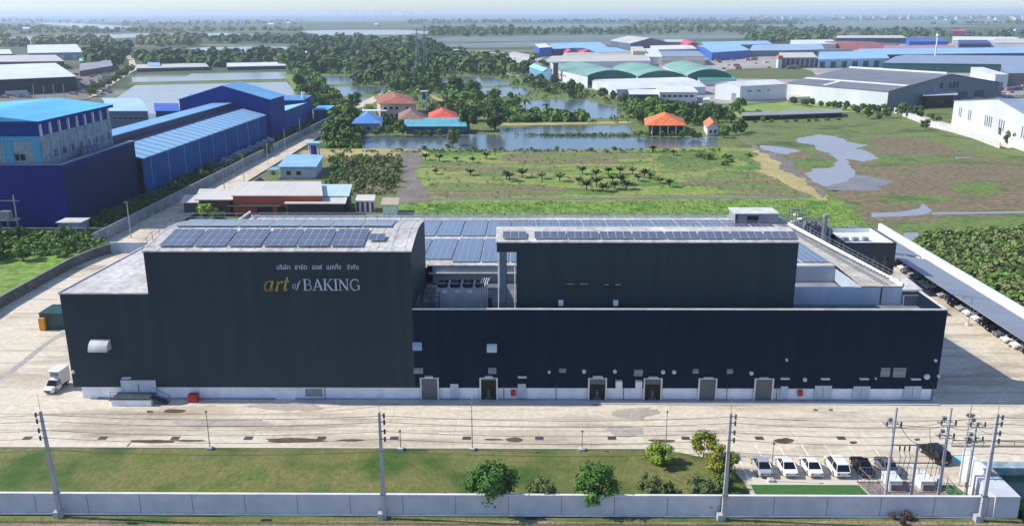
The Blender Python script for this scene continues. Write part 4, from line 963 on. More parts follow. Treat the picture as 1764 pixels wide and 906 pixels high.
# entrance retaining wall and canal
sheet('canal', [(55.2, 70), (140, 70), (140, 95.0), (55.2, 95.0)], mat('canal_water', C(18, 44, 42), C(12, 34, 32), .2, .15), .02, world=True)
mb = MB(); mb.box(55.0, 95.0, -.5, 150, 96.6, 1.0); o = mb.build('retaining_wall', mat('teal_stained_wall', C(120, 150, 160), C(150, 162, 168), .4, .8, fine=1)); tag(o, 'pale retaining wall above the dark canal at the lower right', 'wall')
gr = thing('sliding_gate', 'low dark rail gate across the site entrance at the right', 'gate', (56, 102, 0))
mb = MB(); mb.bar((55.5, 102.2, .9), (95, 102.2, .9), .07, n=4); mb.bar((55.5, 102.2, .15), (95, 102.2, .15), .07, n=4); mb.build('rail', m_dgrey, gr)
mb = MB()
for i in range(20): mb.bar((55.5+2*i, 102.2, 0), (55.5+2*i, 102.2, .9), .04, n=4)
mb.build('posts', m_dgrey, gr)
# ---------------- left site fence and rear wall
m_lf = mat('weathered_dark_wall', C(98, 100, 98), C(76, 78, 76), .4, .9, fine=1.5)
LF = [(-140, 127), (-104, 137), (-98.5, 146), (-99.6, 157), (-99.6, 184), (-98.2, 192), (-96.5, 196)]
wall_thing('boundary_wall', 'dark weathered wall curving along the left yard and green field', 'wall', LF, 2.2, .25, m_lf, m_grey)
wall_thing('boundary_wall', 'short pale blue grey wall at the rear left corner of the yard', 'wall', [(-96.5, 196.2), (-60, 196.2)], 2.5, .3, mat('pale_blue_wall', C(176, 190, 204), C(160, 174, 188), .3, .7), m_white)
wall_thing('boundary_wall', 'long grey concrete wall between the blue factory and the sandy lane', 'wall', [(-103.6, 203), (-101.2, 330), (-98.0, 470)], 2.9, .25, mat('grey_concrete_panels', C(150, 156, 158), C(124, 130, 132), .3, .85, fine=1, bands=(1, 2.6), bandamt=.1), m_grey, 2.6)
wall_thing('boundary_wall', 'low grey wall in front of the dark blue factory block', 'wall', [(-230, 214.5), (-104, 212.5)], 1.9, .25, mat('stained_grey_wall', C(120, 118, 114), C(92, 92, 88), .4, .9, fine=1.5), m_grey, 3)
# ---------------- dark office building behind on the right
ob = thing('office_building', 'dark two storey office with white roof parapet behind the factory on the right', 'building', (68.5, 171, 0))
m_off = mat('near_black_cladding', C(44, 52, 62), C(36, 43, 52), .3, .5)
mb = MB(); mb.box(63.0, 165, 0, 73.0, 178, 9.6); mb.build('wall', m_off, ob)
mb = MB()
for q in ((63, 165, 73, 165.3), (63, 177.7, 73, 178), (63, 165.3, 63.3, 177.7), (72.7, 165.3, 73, 177.7)): mb.box(q[0], q[1], 9.6, q[2], q[3], 10.7)
mb.build('parapet', m_off, ob)
mb = MB(); mb.box(63.3, 165.3, 9.6, 72.7, 177.7, 9.68); mb.build('roof', m_white, ob)
mb = MB()
for q in ((63.32, 177.6, 72.68, 177.68), (72.6, 165.32, 72.68, 177.6)): mb.box(q[0], q[1], 9.68, q[2], q[3], 10.6)
mb.build('parapet_lining', m_white, ob)
for i in range(4):
    for j in range(2):
        x = 63.8+i*2.2; z = 1.8+j*3.8
        mb = MB(); mb.box(x, 164.94, z, x+1.4, 165.0, z+2.4); wn_ = mb.build('window', m_glass, ob)
        mb = MB(); mb.box(x+.66, 164.9, z, x+.74, 164.95, z+2.4); mb.box(x, 164.9, z+1.3, x+1.4, 164.95, z+1.36); mb.build('mullion', m_grey, wn_)
for i in range(3): mb = MB(); mb.box(64.5+i*2, 170, 9.68, 65.6+i*2, 171, 10.4); mb.build('air_unit', m_grey, ob)
tn = thing('water_tank', 'dark rounded tank on the stepped roof beside the office', 'tank', (61, 172, 7))
mb = MB(); mb.bar((60.9, 172.5, 6.5), (60.9, 172.5, 11.6), 2.1, 2.1, 16); mb.build('body', m_off, tn); mb = MB(); mb.bar((60.9, 172.5, 11.6), (60.9, 172.5, 12.2), 2.1, .8, 16); mb.build('lid', m_off, tn)
lb = thing('low_annex', 'low flat white roofed annex between factory and office', 'building', (60, 168, 0))
mb = MB(); mb.prism([(56.8, 163), (63, 163), (63, 178), (56.2, 178)], 0, 6.4); mb.build('wall', m_off, lb); mb = MB(); mb.prism([(56.7, 162.8), (62.95, 162.8), (62.95, 178.1), (56.1, 178.1)], 6.4, 6.6); mb.build('roof', m_white, lb)
# stack
st = thing('exhaust_stack', 'tall pale metal exhaust stack above the pipework behind the factory', 'stack', (59.6, 168, 6.6))
mb = MB(); mb.bar((59.4, 167, 6.6), (59.4, 167, 15.4), .42, .42, 10); mb.build('flue', m_steel, st); mb = MB(); mb.bar((59.4, 167, 15.4), (59.4, 167, 15.9), .6, .6, 10); mb.build('cap', m_grey, st)
mb = MB(); mb.bar((60.4, 167, 6.6), (60.4, 167, 13.2), .28, .28, 8); mb.build('flue', m_steel, st)
pr_ = thing('pipe_rack', 'tangle of pale steel pipes and ducts beside the exhaust stack', 'pipes', (56, 176, 8))
rnd = random.Random(5); mb = MB(); mb2 = MB()
for k in range(26):
    x = rnd.uniform(55, 61.5); y = rnd.uniform(168, 184); z = rnd.uniform(11.5, 14.2)
    mb.path([(x, y, 6.6), (x, y, z), (x+rnd.uniform(-2, 2), y, z), (x+rnd.uniform(-1, 1), y+rnd.uniform(-2, 2), z-.6)], rnd.uniform(.06, .16), 5)
for k in range(9):
    x = rnd.uniform(55, 60); y = rnd.uniform(170, 184); mb2.box(x, y, 6.6, x+rnd.uniform(.6, 1.4), y+1, rnd.uniform(10, 12.8))
mb.build('pipe', m_steel, pr_); mb2.build('duct', mat('slate_duct', C(96, 108, 132), C(150, 156, 164), .5, .5), pr_)
mb = MB(); mb.box(54.5, 181.4, 0, 63.5, 190, 6.5); mb.build('platform', m_grey, pr_)
# entrance canopy slab
cn = thing('loading_canopy', 'flat grey canopy slab over the side entrance right of the factory', 'canopy', (66, 152, 0))
mb = MB(); mb.prism([(60, 152.4), (73.5, 153), (74.0, 162.4), (60, 162.4)], 4.65, 5.0); mb.build('slab', m_roof, cn)
mb = MB(); mb.box(60.2, 153.1, 3.9, 73.3, 153.4, 4.65); mb.build('fascia', m_off, cn)
for x, y in ((61, 154), (72.8, 154), (73.2, 161.6)): mb = MB(); mb.box(x-.2, y-.2, 0, x+.2, y+.2, 4.6); mb.build('column', m_off, cn)
# ================================================================ generic buildings on parallelogram footprints
def roofprof(kind, S, eave, rise):
    if kind == 'gable': return [(0, eave), (S/2, eave+rise), (S, eave)]
    if kind == 'arc': return [(S*i/10, eave+rise*sin(pi*i/10)**.8) for i in range(11)]
    if kind == 'mono': return [(0, eave), (S, eave+rise)]
    if kind == 'flat': return [(0, eave), (S, eave+.01)]
def building(name, label, cat, A, B, D, eave, rise, kind='gable', axis='x', wm=None, rm=None, over=.5, group=None, gm=None, t=.25, hip=0):
    """A front-left, B front-right, D back-left corner on the ground; axis 'x': the roof section runs along A-B (ridge goes back)"""
    A = Vector((A[0], A[1], 0)); B = Vector((B[0], B[1], 0)); D = Vector((D[0], D[1], 0))
    u = B-A; v = D-A; W = u.length; Dp = v.length; uh = u/W; vh = v/Dp
    o = thing(name, label, cat, A.lerp(B, .5), group)
    if axis == 'x': S, Lg, su, lv = W, Dp, uh, vh
    else: S, Lg, su, lv = Dp, W, vh, uh
    pr = roofprof(kind, S, eave, rise)
    def P(s, l, z): q = A+su*s+lv*l; return (q.x, q.y, z)
    mb = MB()
    g0 = [P(0, 0, 0)]+[P(s, 0, z-.03) for s, z in pr]+[P(S, 0, 0)]; g1 = [P(0, Lg, 0)]+[P(s, Lg, z-.03) for s, z in pr]+[P(S, Lg, 0)]
    if not hip:
        mb.poly(g0[::-1], 1 if gm and axis == 'x' else 0); mb.poly(g1)
        mb.poly([g0[0], g0[1], g1[1], g1[0]]); mb.poly([g0[-1], g1[-1], g1[-2], g0[-2]])
    else:
        mb.poly([P(0, 0, 0), P(S, 0, 0), P(S, 0, eave), P(0, 0, eave)]); mb.poly([P(0, Lg, 0), P(S, Lg, 0), P(S, Lg, eave), P(0, Lg, eave)])
        mb.poly([P(0, 0, 0), P(0, 0, eave), P(0, Lg, eave), P(0, Lg, 0)]); mb.poly([P(S, 0, 0), P(S, 0, eave), P(S, Lg, eave), P(S, Lg, 0)])
    mb.build('wall', [wm, gm] if gm else wm, o)
    mb = MB()
    if hip:
        e = over; r = min(S/2, Lg/2)*hip
        c = [P(-e, -e, eave), P(S+e, -e, eave), P(S+e, Lg+e, eave), P(-e, Lg+e, eave)]; a = P(S/2, r, eave+rise); b = P(S/2, Lg-r, eave+rise)
        if Lg < S: a = P(r, Lg/2, eave+rise); b = P(S-r, Lg/2, eave+rise); mb.poly([c[0], c[1], b, a]); mb.poly([c[1], c[2], b]); mb.poly([c[2], c[3], a, b]); mb.poly([c[3], c[0], a])
        else: mb.poly([c[0], c[1], a]); mb.poly([c[1], c[2], b, a]); mb.poly([c[2], c[3], b]); mb.poly([c[3], c[0], a, b])
        mb.poly([(p[0], p[1], p[2]-.12) for p in c][::-1])
        for i in range(4): p, q = c[i], c[(i+1) % 4]; mb.poly([(p[0], p[1], p[2]-.12), (q[0], q[1], q[2]-.12), q, p])
    else:
        n = len(pr)
        for i in range(n-1):
            (sa, za), (sb, zb) = pr[i], pr[i+1]; m_ = (zb-za)/(sb-sa)
            if i == 0: sa -= over; za -= over*m_
            if i == n-2: sb += over; zb += over*m_
            mb.hexa([P(sa, -over, za), P(sb, -over, zb), P(sb, Lg+over, zb), P(sa, Lg+over, za)]+[P(sa, -over, za+t), P(sb, -over, zb+t), P(sb, Lg+over, zb+t), P(sa, Lg+over, za+t)])
    rf = mb.build('roof', rm, o)
    o_ = dict(o=o, A=A, u=uh, v=vh, W=W, D=Dp, roof=rf, e=eave)
    return o_
def openings(b, face, s0, z0, w_, h, n=1, step=0, m=None, name='window', proud=.06, frame=None):
    A, u, v, W, D_ = b['A'], b['u'], b['v'], b['W'], b['D']
    for i in range(n):
        s = s0+i*step
        if face == 'f': p = A+u*s; d = u; nn = Vector((u.y, -u.x, 0)); 
        elif face == 'r': p = A+u*W+v*s; d = v; nn = Vector((v.y, -v.x, 0))
        elif face == 'l': p = A+v*s; d = v; nn = Vector((-v.y, v.x, 0))
        c = [p-nn*.02, p+d*w_-nn*.02, p+d*w_+nn*proud, p+nn*proud]
        mb = MB(); mb.prism([(q.x, q.y) for q in c], z0, z0+h); wo = mb.build(name, m or m_glass, b['o'])
        if frame:
            c = [p+nn*proud, p+d*w_+nn*proud, p+d*w_+nn*(proud+.05), p+nn*(proud+.05)]
            mb = MB(); mb.prism([(q.x, q.y) for q in c], z0-.15, z0); mb.prism([(q.x, q.y) for q in c], z0+h, z0+h+.1); mb.build('window_frame', frame, wo)
def XY(x, y, h=0): p = G(x, y, h); return (p.x, p.y)
def roofm(key, c, dark=.9, rough=.45, per=1.0, amt=.05): return mat(key, C(*c), C(*[int(v*dark) for v in c]), .06, rough, bands=(0, per), bandamt=amt)
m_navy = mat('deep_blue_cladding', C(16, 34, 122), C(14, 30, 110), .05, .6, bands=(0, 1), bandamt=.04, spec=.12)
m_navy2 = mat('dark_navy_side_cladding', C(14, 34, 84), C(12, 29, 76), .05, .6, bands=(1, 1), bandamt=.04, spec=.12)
m_mid = mat('steel_blue_cladding', C(28, 84, 148), C(24, 75, 136), .05, .6, bands=(1, 1.2), bandamt=.08, spec=.12)
m_cyanroof = roofm('bright_cyan_roof', (96, 190, 232)); m_blueroof = roofm('light_blue_roof', (120, 172, 214)); m_stripe = mat('striped_blue_roof', C(142, 184, 214), C(136, 178, 210), .05, .4, bands=(1, 2.75), bandamt=.2, regular=True)
m_bl_dark = mat('royal_blue_cladding', C(16, 56, 138), C(14, 50, 126), .05, .6, bands=(0, 1), bandamt=.04, spec=.12)
# ---------------- tall dark blue block with the roof house on it
T_ = thing('blue_factory', 'deep blue factory block with pale cyan roofed upper storey at the far left', 'factory', (-140, 222, 0))
mb = MB(); mb.box(-230, 222, 0, -119.3, 266, 15.4); mb.build('wall', m_navy, T_)
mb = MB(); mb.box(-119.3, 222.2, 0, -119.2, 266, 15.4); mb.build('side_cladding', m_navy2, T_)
mb = MB()
for q in ((-230, 221.9, -119.1, 222.5), (-119.8, 222.5, -119.1, 266)): mb.box(q[0], q[1], 15.4, q[2], q[3], 16.4)
mb.build('terrace_parapet', [m_navy], T_)
mb = MB(); mb.box(-120.6, 221.8, 16.4, -119.0, 266.1, 16.55); mb.box(-230, 221.8, 16.4, -120.6, 223.0, 16.55); mb.build('parapet_cap', m_grey, T_)
m_ph = mat('pale_teal_render', C(132, 152, 164), C(118, 138, 152), .2, .8, fine=.8); m_pil = mat('cyan_pilaster', C(66, 150, 190), C(58, 136, 176), .3, .6)
mb = MB(); mb.box(-230, 223.4, 15.4, -124.5, 263.5, 23.6); mb.build('upper_wall', m_ph, T_)
mb = MB(); mb.box(-230, 223.6, 23.6, -124.7, 263.3, 27.0); mb.build('clerestory', m_bl_dark, T_)
mb = MB()
mb.hexa([(-230, 222.3, 26.8), (-123.6, 222.3, 26.8), (-123.6, 264.6, 26.8), (-230, 264.6, 26.8), (-230, 222.3, 27.6), (-123.6, 222.3, 27.6), (-123.6, 264.6, 27.6), (-230, 264.6, 27.6)]); mb.build('roof_fascia', m_bl_dark, T_)
mb = MB(); mb.hexa([(-170, 222, 27.6), (-123.4, 222, 27.6), (-123.4, 264.9, 27.6), (-170, 264.9, 27.6), (-141, 222, 29.6), (-140, 222, 29.6), (-140, 264.9, 29.6), (-141, 264.9, 29.6)]); mb.build('roof', m_cyanroof, T_)
for i in range(9):
    y = 224+i*4.75; mb = MB(); mb.box(-124.7, y, 23.6, -124.2, y+.55, 26.8); mb.build('pillar', m_trim, T_)
for i in range(8):
    y = 229.5+i*4.5
    mb = MB(); mb.box(-124.5, y, 17.6, -124.42, y+1.5, 19.4); wn_ = mb.build('window', m_glass, T_); mb = MB(); mb.box(-124.42, y+.7, 17.6, -124.38, y+.8, 19.4); mb.build('mullion', m_trim, wn_)
for i in range(9): y = 223.5+i*4.75; mb = MB(); mb.box(-124.5, y, 15.5, -124.35, y+.8, 23.5); mb.build('pilaster', m_ph, T_)
for x in (-126.6, -133.8, -141): mb = MB(); mb.box(x, 223.2, 15.5, x+1.9, 223.4, 23.4); mb.build('pilaster', m_pil, T_)
mb = MB(); mb.box(-230, 223.15, 22.4, -124.4, 223.4, 23.6); mb.build('string_course', m_pil, T_)
mb = MB(); mb.bar((-134.2, 223.1, 15.5), (-134.2, 223.1, 23), .12, n=6); mb.build('downpipe', m_cyanroof, T_)
mb = MB(); mb.box(-131.6, 223.3, 17.4, -129.0, 223.4, 19.0); wn_ = mb.build('window', m_glass, T_); mb = MB(); mb.box(-130.4, 223.25, 17.4, -130.3, 223.3, 19.0); mb.build('mullion', m_trim, wn_)
for i in range(4):
    y = 240+i*2.6; mb = MB(); mb.bar((-122, y, 15.4), (-122, y, 18.0), .9, .9, 12); t0 = mb.build('water_tank', mat('lilac_tank', C(112, 104, 150), C(98, 92, 136), .5, .5), None)
    tag(t0, 'lilac water tank on the blue block terrace, %s from the front' % ['first', 'second', 'third', 'fourth'][i], 'tank', 'lilac tanks on the terrace')
# ---------------- long blue warehouse with striped roof
Wh = thing('blue_warehouse', 'long blue warehouse with pale striped roof and dark ridge strip beside the lane', 'warehouse', (-118, 266, 0))
y0, y1, xr = 266.2, 388, -116.0
mb = MB(); mb.poly([(-117.6, y0, 0), (-113.6, y1, 0), (-113.6, y1, 10.6), (-117.6, y0, 10.9)]); mb.box(-150, y0, 0, -117.6, y0+.3, 10.6); mb.poly([(-117.6, y0, 0), (-117.6, y0, 10.9), (-134, y0, 15.3), (-150, y0, 11), (-150, y0, 0)]); mb.poly([(-113.6, y1, 0), (-113.6, y1, 10.6), (-132, y1, 15.3), (-148, y1, 11), (-148, y1, 0)])
mb.build('wall', m_mid, Wh)
mb = MB(); mb.hexa([(-117.3, y0, 10.7), (-113.3, y1, 10.5), (-123.5, y1, 13.2), (-127.5, y0, 13.4), (-117.3, y0, 11.0), (-113.3, y1, 10.8), (-123.5, y1, 13.5), (-127.5, y0, 13.7)]); mb.build('roof', m_stripe, Wh)
mb = MB(); mb.hexa([(-127.5, y0, 12.8), (-123.5, y1, 12.6), (-128.5, y1, 13.4), (-132.5, y0, 13.6), (-127.5, y0, 13.2), (-123.5, y1, 13.0), (-128.5, y1, 13.8), (-132.5, y0, 14.0)]); mb.build('dark_roof_strip', mat('dark_blue_roof_strip', C(38, 50, 96), C(30, 40, 80), .05, .5, bands=(1, 4.2), bandamt=.2), Wh)
mb = MB(); mb.hexa([(-132.5, y0, 13.5), (-128.5, y1, 13.3), (-129, y1, 15.8), (-133, y0, 16.0), (-132.6, y0, 16.0), (-128.6, y1, 15.8), (-129.1, y1, 15.9), (-133.1, y0, 16.1)]); mb.build('ridge_monitor', mat('dark_blue_roof_strip', C(58, 66, 108)), Wh)
mb = MB(); mb.hexa([(-132.3, y0, 15.9), (-128.3, y1, 15.7), (-137, y1, 15.6), (-141, y0, 15.8), (-132.3, y0, 16.2), (-128.3, y1, 16.0), (-137, y1, 15.9), (-141, y0, 16.1)]); mb.hexa([(-141, y0, 15.8), (-137, y1, 15.6), (-148, y1, 11.4), (-152, y0, 11.6), (-141, y0, 16.1), (-137, y1, 15.9), (-148, y1, 11.7), (-152, y0, 11.9)]); mb.build('rear_roof', m_blueroof, Wh)
for i in range(9):
    y = 272+i*13; x = -117.6+4*(y-y0)/(y1-y0)+.05; mb = MB(); mb.bar((x, y, 0), (x, y, 10.6), .14, n=5); mb.build('downpipe', m_blueroof, Wh)
b = building('blue_factory_hall', 'tall royal blue gabled hall closing the long warehouse beside the big pond', 'hall', (-152, 389), (-112, 389), (-151, 410), 17.3, 6.0, 'gable', 'x', m_bl_dark, roofm('sky_blue_roof', (112, 176, 222)), over=.6)
openings(b, 'f', 33.5, 0, 4, 6, m=m_navy2, name='loading_door')
b = building('blue_shed', 'small blue shed with pale cyan roof behind the tall blue hall', 'shed', (-124, 411.5), (-111.5, 411.5), (-123, 448), 8.2, 1.6, 'mono', 'x', m_mid, roofm('pale_cyan_roof', (150, 208, 232)), over=.3)
# mono slopes up to the right; keep it low
b = building('blue_shed', 'dark blue annex with flat blue roof at the end of the blue factory row', 'shed', (-132, 450), (-112, 450), (-132, 468), 11.0, .8, 'mono', 'y', m_bl_dark, roofm('mid_blue_roof', (84, 142, 204)), over=.3)
o = thing('water_tank', 'white ball water tank on top of the blue annex roof', 'tank', (-113.5, 457, 11.8)); mb = MB(); mb.bar((-113.5, 457, 11.6), (-113.5, 457, 14.6), 1.1, 1.1, 10); mb.build('body', m_white, o)
b = building('blue_shed', 'low cyan roofed lean-to at the far end of the grey lane wall', 'shed', (-110, 462), (-102, 462), (-110, 476), 5.0, .6, 'mono', 'y', m_mid, m_cyanroof, over=.3)
b = building('grey_blue_house', 'pale blue roofed grey building between the big pond and the blue warehouse', 'building', XY(190, 222), XY(258, 222), XY(180, 196), 8.4, 2.0, 'gable', 'y', mat('blue_grey_render', C(92, 112, 138), C(84, 102, 128), .2, .7), roofm('pale_sky_roof', (176, 208, 232)), over=.5)
openings(b, 'f', 2, 4.5, 1.4, 1.2, 6, 2.7, frame=m_trim)
b = building('blue_cabin', 'small royal blue roofed cabin on the near edge of the big pond', 'cabin', XY(270, 205), XY(310, 205), XY(268, 192), 4.0, 2.2, 'gable', 'y', m_mid, roofm('royal_blue_roof', (58, 96, 190)), over=.6)
b = building('blue_hut', 'small light blue roofed hut with white tank left of the tall blue hall', 'hut', XY(325, 200), XY(352, 200), XY(327, 186), 7.5, 1.0, 'mono', 'y', m_mid, m_blueroof, over=.3)
o = thing('water_tank', 'white tank on the corner of the light blue hut', 'tank', (b['A'].x+1.4, b['A'].y+2, 8)); mb = MB(); mb.bar((b['A'].x+1.4, b['A'].y+2, 7.5), (b['A'].x+1.4, b['A'].y+2, 10.4), 1.2, 1.2, 10); mb.build('body', m_white, o)
# transformer platform in front of the block
o = thing('transformer_platform', 'two pole transformer platform in front of the deep blue block', 'transformer', (-132, 216, 0))
for x in (-135.2, -130.0): mb = MB(); mb.bar((x, 217, 0), (x, 217, 9.5), .22, .15, 8); mb.build('pole', m_pole, o)
mb = MB(); mb.box(-135.6, 216, 3.0, -129.6, 218, 3.3); mb.bar((-132.5, 217, 0), (-132.5, 217, 3), .2, n=6); mb.build('platform', m_conc, o)
mb = MB(); mb.box(-134, 216.2, 3.3, -131.4, 217.8, 5.4); mb.build('tank', m_grey, o); mb = MB(); mb.box(-136.5, 216.9, 8.0, -128.6, 217.1, 8.2); mb.build('crossarm', m_steel, o)
o = thing('pump_house', 'small pale shed among bushes at the corner of the deep blue block', 'shed', (-116, 216, 0))
mb = MB(); mb.box(-118.2, 214.5, 0, -112.5, 219, 2.9); mb.build('wall', m_ph, o); mb = MB(); mb.box(-118.6, 214.1, 2.9, -112.1, 219.4, 3.1); mb.build('roof', m_trim, o)
o = thing('covered_stack', 'heap of pale tarpaulin covered goods along the blue warehouse wall', 'goods', (-110, 330, 0))
rnd = random.Random(9); mb = MB()
for i in range(16):
    y = 318+i*3.6; x = -110.2+(y-318)*.03; mb.hexa([(x-2, y, 0), (x+2, y, 0), (x+2, y+3.2, 0), (x-2, y+3.2, 0), (x-1.2, y+.5, rnd.uniform(1.6, 3)), (x+1.2, y+.5, rnd.uniform(1.5, 3)), (x+1.2, y+2.6, rnd.uniform(1.5, 3)), (x-1.2, y+2.6, rnd.uniform(1.5, 3))])
mb.build('tarpaulin', mat('blue_grey_tarpaulin', C(122, 140, 168), C(88, 106, 136), .5, .7), o)
for i, (px, py) in enumerate([(226, 410), (388, 341), (421, 313), (462, 284), (492, 262), (518, 240)]):
    p = G(px, py); o = thing('lamp_post', 'thin grey lamp post along the sandy lane, %s from the near end' % ordn[i].replace('nearest', 'first'), 'lamp post', (p.x, p.y, 0), 'lamp posts along the sandy lane')
    mb = MB(); mb.bar(p, p+Vector((0, 0, 9)), .13, .09, 6); mb.build('pole', m_pole, o); mb = MB(); mb.box(p.x-.8, p.y-.12, 9, p.x+.3, p.y+.12, 9.15); mb.build('lamp_head', m_grey, o)
# ---------------- houses behind the factory
m_or_wall = mat('brick_orange_render', C(176, 84, 56), C(156, 72, 48), .3, .8); m_creamr = roofm('cream_sheet_roof', (204, 200, 192), .92, .6)
b = building('orange_house', 'orange walled long building with flat cream roof behind the tower', 'building', XY(404, 372), XY(556, 372), XY(410, 352), 5.6, .9, 'mono', 'y', m_or_wall, m_creamr, over=.4)
hA = b['A']; u_ = b['u']
openings(b, 'f', 6.5, .3, 4.2, 2.4, m=m_black, name='dark_opening'); openings(b, 'f', 12, .3, 2.6, 2.4, m=m_black, name='dark_opening')
mb = MB(); mb.prism([(hA.x-1, hA.y-2.4), (hA.x+13.4, hA.y-2.4), (hA.x+13.4, hA.y-.05), (hA.x-1, hA.y-.05)], 3.1, 3.25); mb.build('awning', m_dgrey, b['o'])
b = building('open_shelter', 'cream roofed open shelter with dark interior right of the orange building', 'shelter', XY(497, 374), XY(592, 374), XY(502, 366), 3.8, .4, 'mono', 'y', m_black, m_creamr, over=.8)
b = building('open_shelter', 'pale blue roofed shelter at the right end of the orange building', 'shelter', XY(548, 366), XY(600, 366), XY(556, 350), 4.6, .7, 'mono', 'y', m_dark, roofm('pale_blue_sheet_roof', (186, 210, 222)), over=.5)
b = building('brown_hut', 'weathered hut with pale lean-to roof left of the orange building', 'hut', XY(345, 372), XY(398, 372), XY(352, 358), 4.6, .5, 'mono', 'y', mat('brown_boards', C(98, 72, 62), C(70, 56, 52), .4, .9), m_creamr, over=1.0)
openings(b, 'f', 2, .4, 1.6, 2, 2, 3, m=m_black, name='dark_opening')
b = building('small_tiled_hut', 'low dark roofed hut with white awning beside the lime green bush', 'hut', XY(318, 366), XY(342, 366), XY(324, 357), 2.8, .4, 'mono', 'y', m_dgrey, m_creamr, over=.8)
b = building('white_hut', 'small white hut with tan roof right of the striped sheds', 'hut', XY(660, 372), XY(684, 372), XY(663, 362), 3.0, .3, 'mono', 'y', m_white, roofm('tan_sheet_roof', (186, 170, 144)), over=.5)
b = building('striped_shed', 'shed with brown and white striped doors between the shelters and the white hut', 'shed', XY(613, 366), XY(644, 366), XY(616, 358), 3.2, .3, 'mono', 'y', m_white, m_creamr, over=.3)
openings(b, 'f', .3, .2, .65, 2.7, 4, 1.4, m=m_or_wall if 0 else mat('maroon_boards', C(92, 48, 52), None, .5, .7), name='door')
b = building('blue_roof_house', 'low white house with light blue roof beside the water tower', 'house', XY(484, 308), XY(543, 308), XY(500, 292), 4.0, 1.0, 'mono', 'y', mat('lavender_white_render', C(190, 194, 208), C(170, 176, 192), .3, .8), roofm('soft_blue_roof', (150, 194, 226)), over=.8)
openings(b, 'f', 2.0, 1.2, 1.5, 1.4, 2, 3.4, frame=m_trim)
A_ = b['A']; mb = MB(); mb.prism([(A_.x-4.5, A_.y-1), (A_.x-.9, A_.y-1), (A_.x-.6, A_.y+5), (A_.x-4.2, A_.y+5)], 3.0, 3.15); mb.build('porch_roof', m_blueroof, b['o'])
mb = MB(); mb.bar((A_.x-4.2, A_.y-.6, 0), (A_.x-4.2, A_.y-.6, 3), .1, n=5); mb.bar((A_.x-1.4, A_.y-.6, 0), (A_.x-1.4, A_.y-.6, 3), .1, n=5); mb.build('porch_post', m_white, b['o'])
# water tower
p = G(543, 290); o = thing('water_tower', 'blue water tank on a white tower with cyan canopy behind the blue roofed house', 'water tower', p)
mb = MB()
for a, c in ((-1.5, -1.5), (1.5, -1.5), (1.5, 1.5), (-1.5, 1.5)): mb.bar((p.x+a, p.y+c, 0), (p.x+a, p.y+c, 9.2), .18, n=6)
for z in (3, 4.0): 
    for s in (-1.5, 1.5): mb.bar((p.x-1.5, p.y+s, z), (p.x+1.5, p.y+s, z), .14, n=4)
mb.build('frame', m_trim, o); mb = MB(); mb.box(p.x-1.6, p.y-1.6, .0, p.x+1.6, p.y+1.6, 3.4); mb.build('base', m_white, o)
mb = MB(); mb.bar((p.x, p.y, 4.1), (p.x, p.y, 8.3), 1.25, 1.25, 14); mb.build('tank', mat('deep_blue_tank', C(34, 36, 128), None, .5, .4), o)
mb = MB(); mb.box(p.x-2.5, p.y-2.2, 9.2, p.x+2.5, p.y+2.2, 9.45); mb.build('canopy_roof', roofm('aqua_sheet_roof', (150, 214, 220)), o)
# villa and cottages at the pond
m_pink = mat('pink_cream_render', C(206, 184, 172), C(188, 166, 156), .3, .8); m_terra = mat('terracotta_tiles', C(162, 102, 82), C(140, 88, 70), .5, .8, fine=1.5, bands=(0, .6), bandamt=.08)
b = building('villa', 'large two storey villa with terracotta hip roof between the ponds', 'villa', XY(656, 205), XY(716, 205), XY(650, 190), 8.0, 3.0, 'gable', 'y', m_pink, m_terra, over=1.2, hip=.9)
openings(b, 'f', 13.5, 1, 1.8, 5.2, frame=m_white); openings(b, 'f', 17.5, .4, 3.6, 4.2, m=m_black, name='doorway'); openings(b, 'f', 2, 4.8, 1.5, 1.5, 3, 3, frame=m_white); openings(b, 'f', 2, 1, 1.5, 1.6, 3, 3, frame=m_white)
A_ = b['A']; mb = MB(); mb.prism([(A_.x-11, A_.y-4), (A_.x+4, A_.y-4), (A_.x+4, A_.y+3), (A_.x-11, A_.y+3)], 4.3, 4.6); mb.build('flat_porch_roof', m_white, b['o'])
mb = MB()
for x in (-10.5, -6, -1.5): mb.bar((A_.x+x, A_.y-3.6, 0), (A_.x+x, A_.y-3.6, 4.3), .3, n=6)
mb.build('porch_column', m_pink, b['o'])
mb = MB(); mb.prism([(A_.x+16, A_.y-5), (A_.x+28, A_.y-5), (A_.x+28, A_.y-4.7), (A_.x+16, A_.y-4.7)], 0, 2.4); mb.build('balcony_wall', m_pink, b['o'])
b = building('blue_hip_house', 'cottage with bright blue hip roof on the pond bank', 'cottage', XY(612, 228), XY(655, 228), XY(614, 218), 4.2, 4.0, 'gable', 'y', mat('blue_white_render', C(150, 164, 186), None, .3, .8), roofm('bright_blue_tiles', (92, 146, 208)), over=1.4, hip=1)
openings(b, 'f', 2, 1, 1.6, 1.6, 3, 3.5, frame=m_trim)
b = building('brown_hip_house', 'cottage with faded brown hip roof beside the villa', 'cottage', XY(690, 224), XY(728, 224), XY(690, 213), 5.0, 3.6, 'gable', 'y', m_pink, mat('faded_brown_tiles', C(142, 112, 104), C(124, 98, 92), .5, .85, fine=1), over=1, hip=1)
b = building('red_hip_house', 'cottage with vivid red hip roof by the pond trees', 'cottage', XY(742, 222), XY(786, 222), XY(742, 212), 5.0, 3.4, 'gable', 'y', m_pink, mat('vivid_red_tiles', C(214, 92, 68), C(196, 80, 60), .5, .7, fine=1), over=1, hip=1)
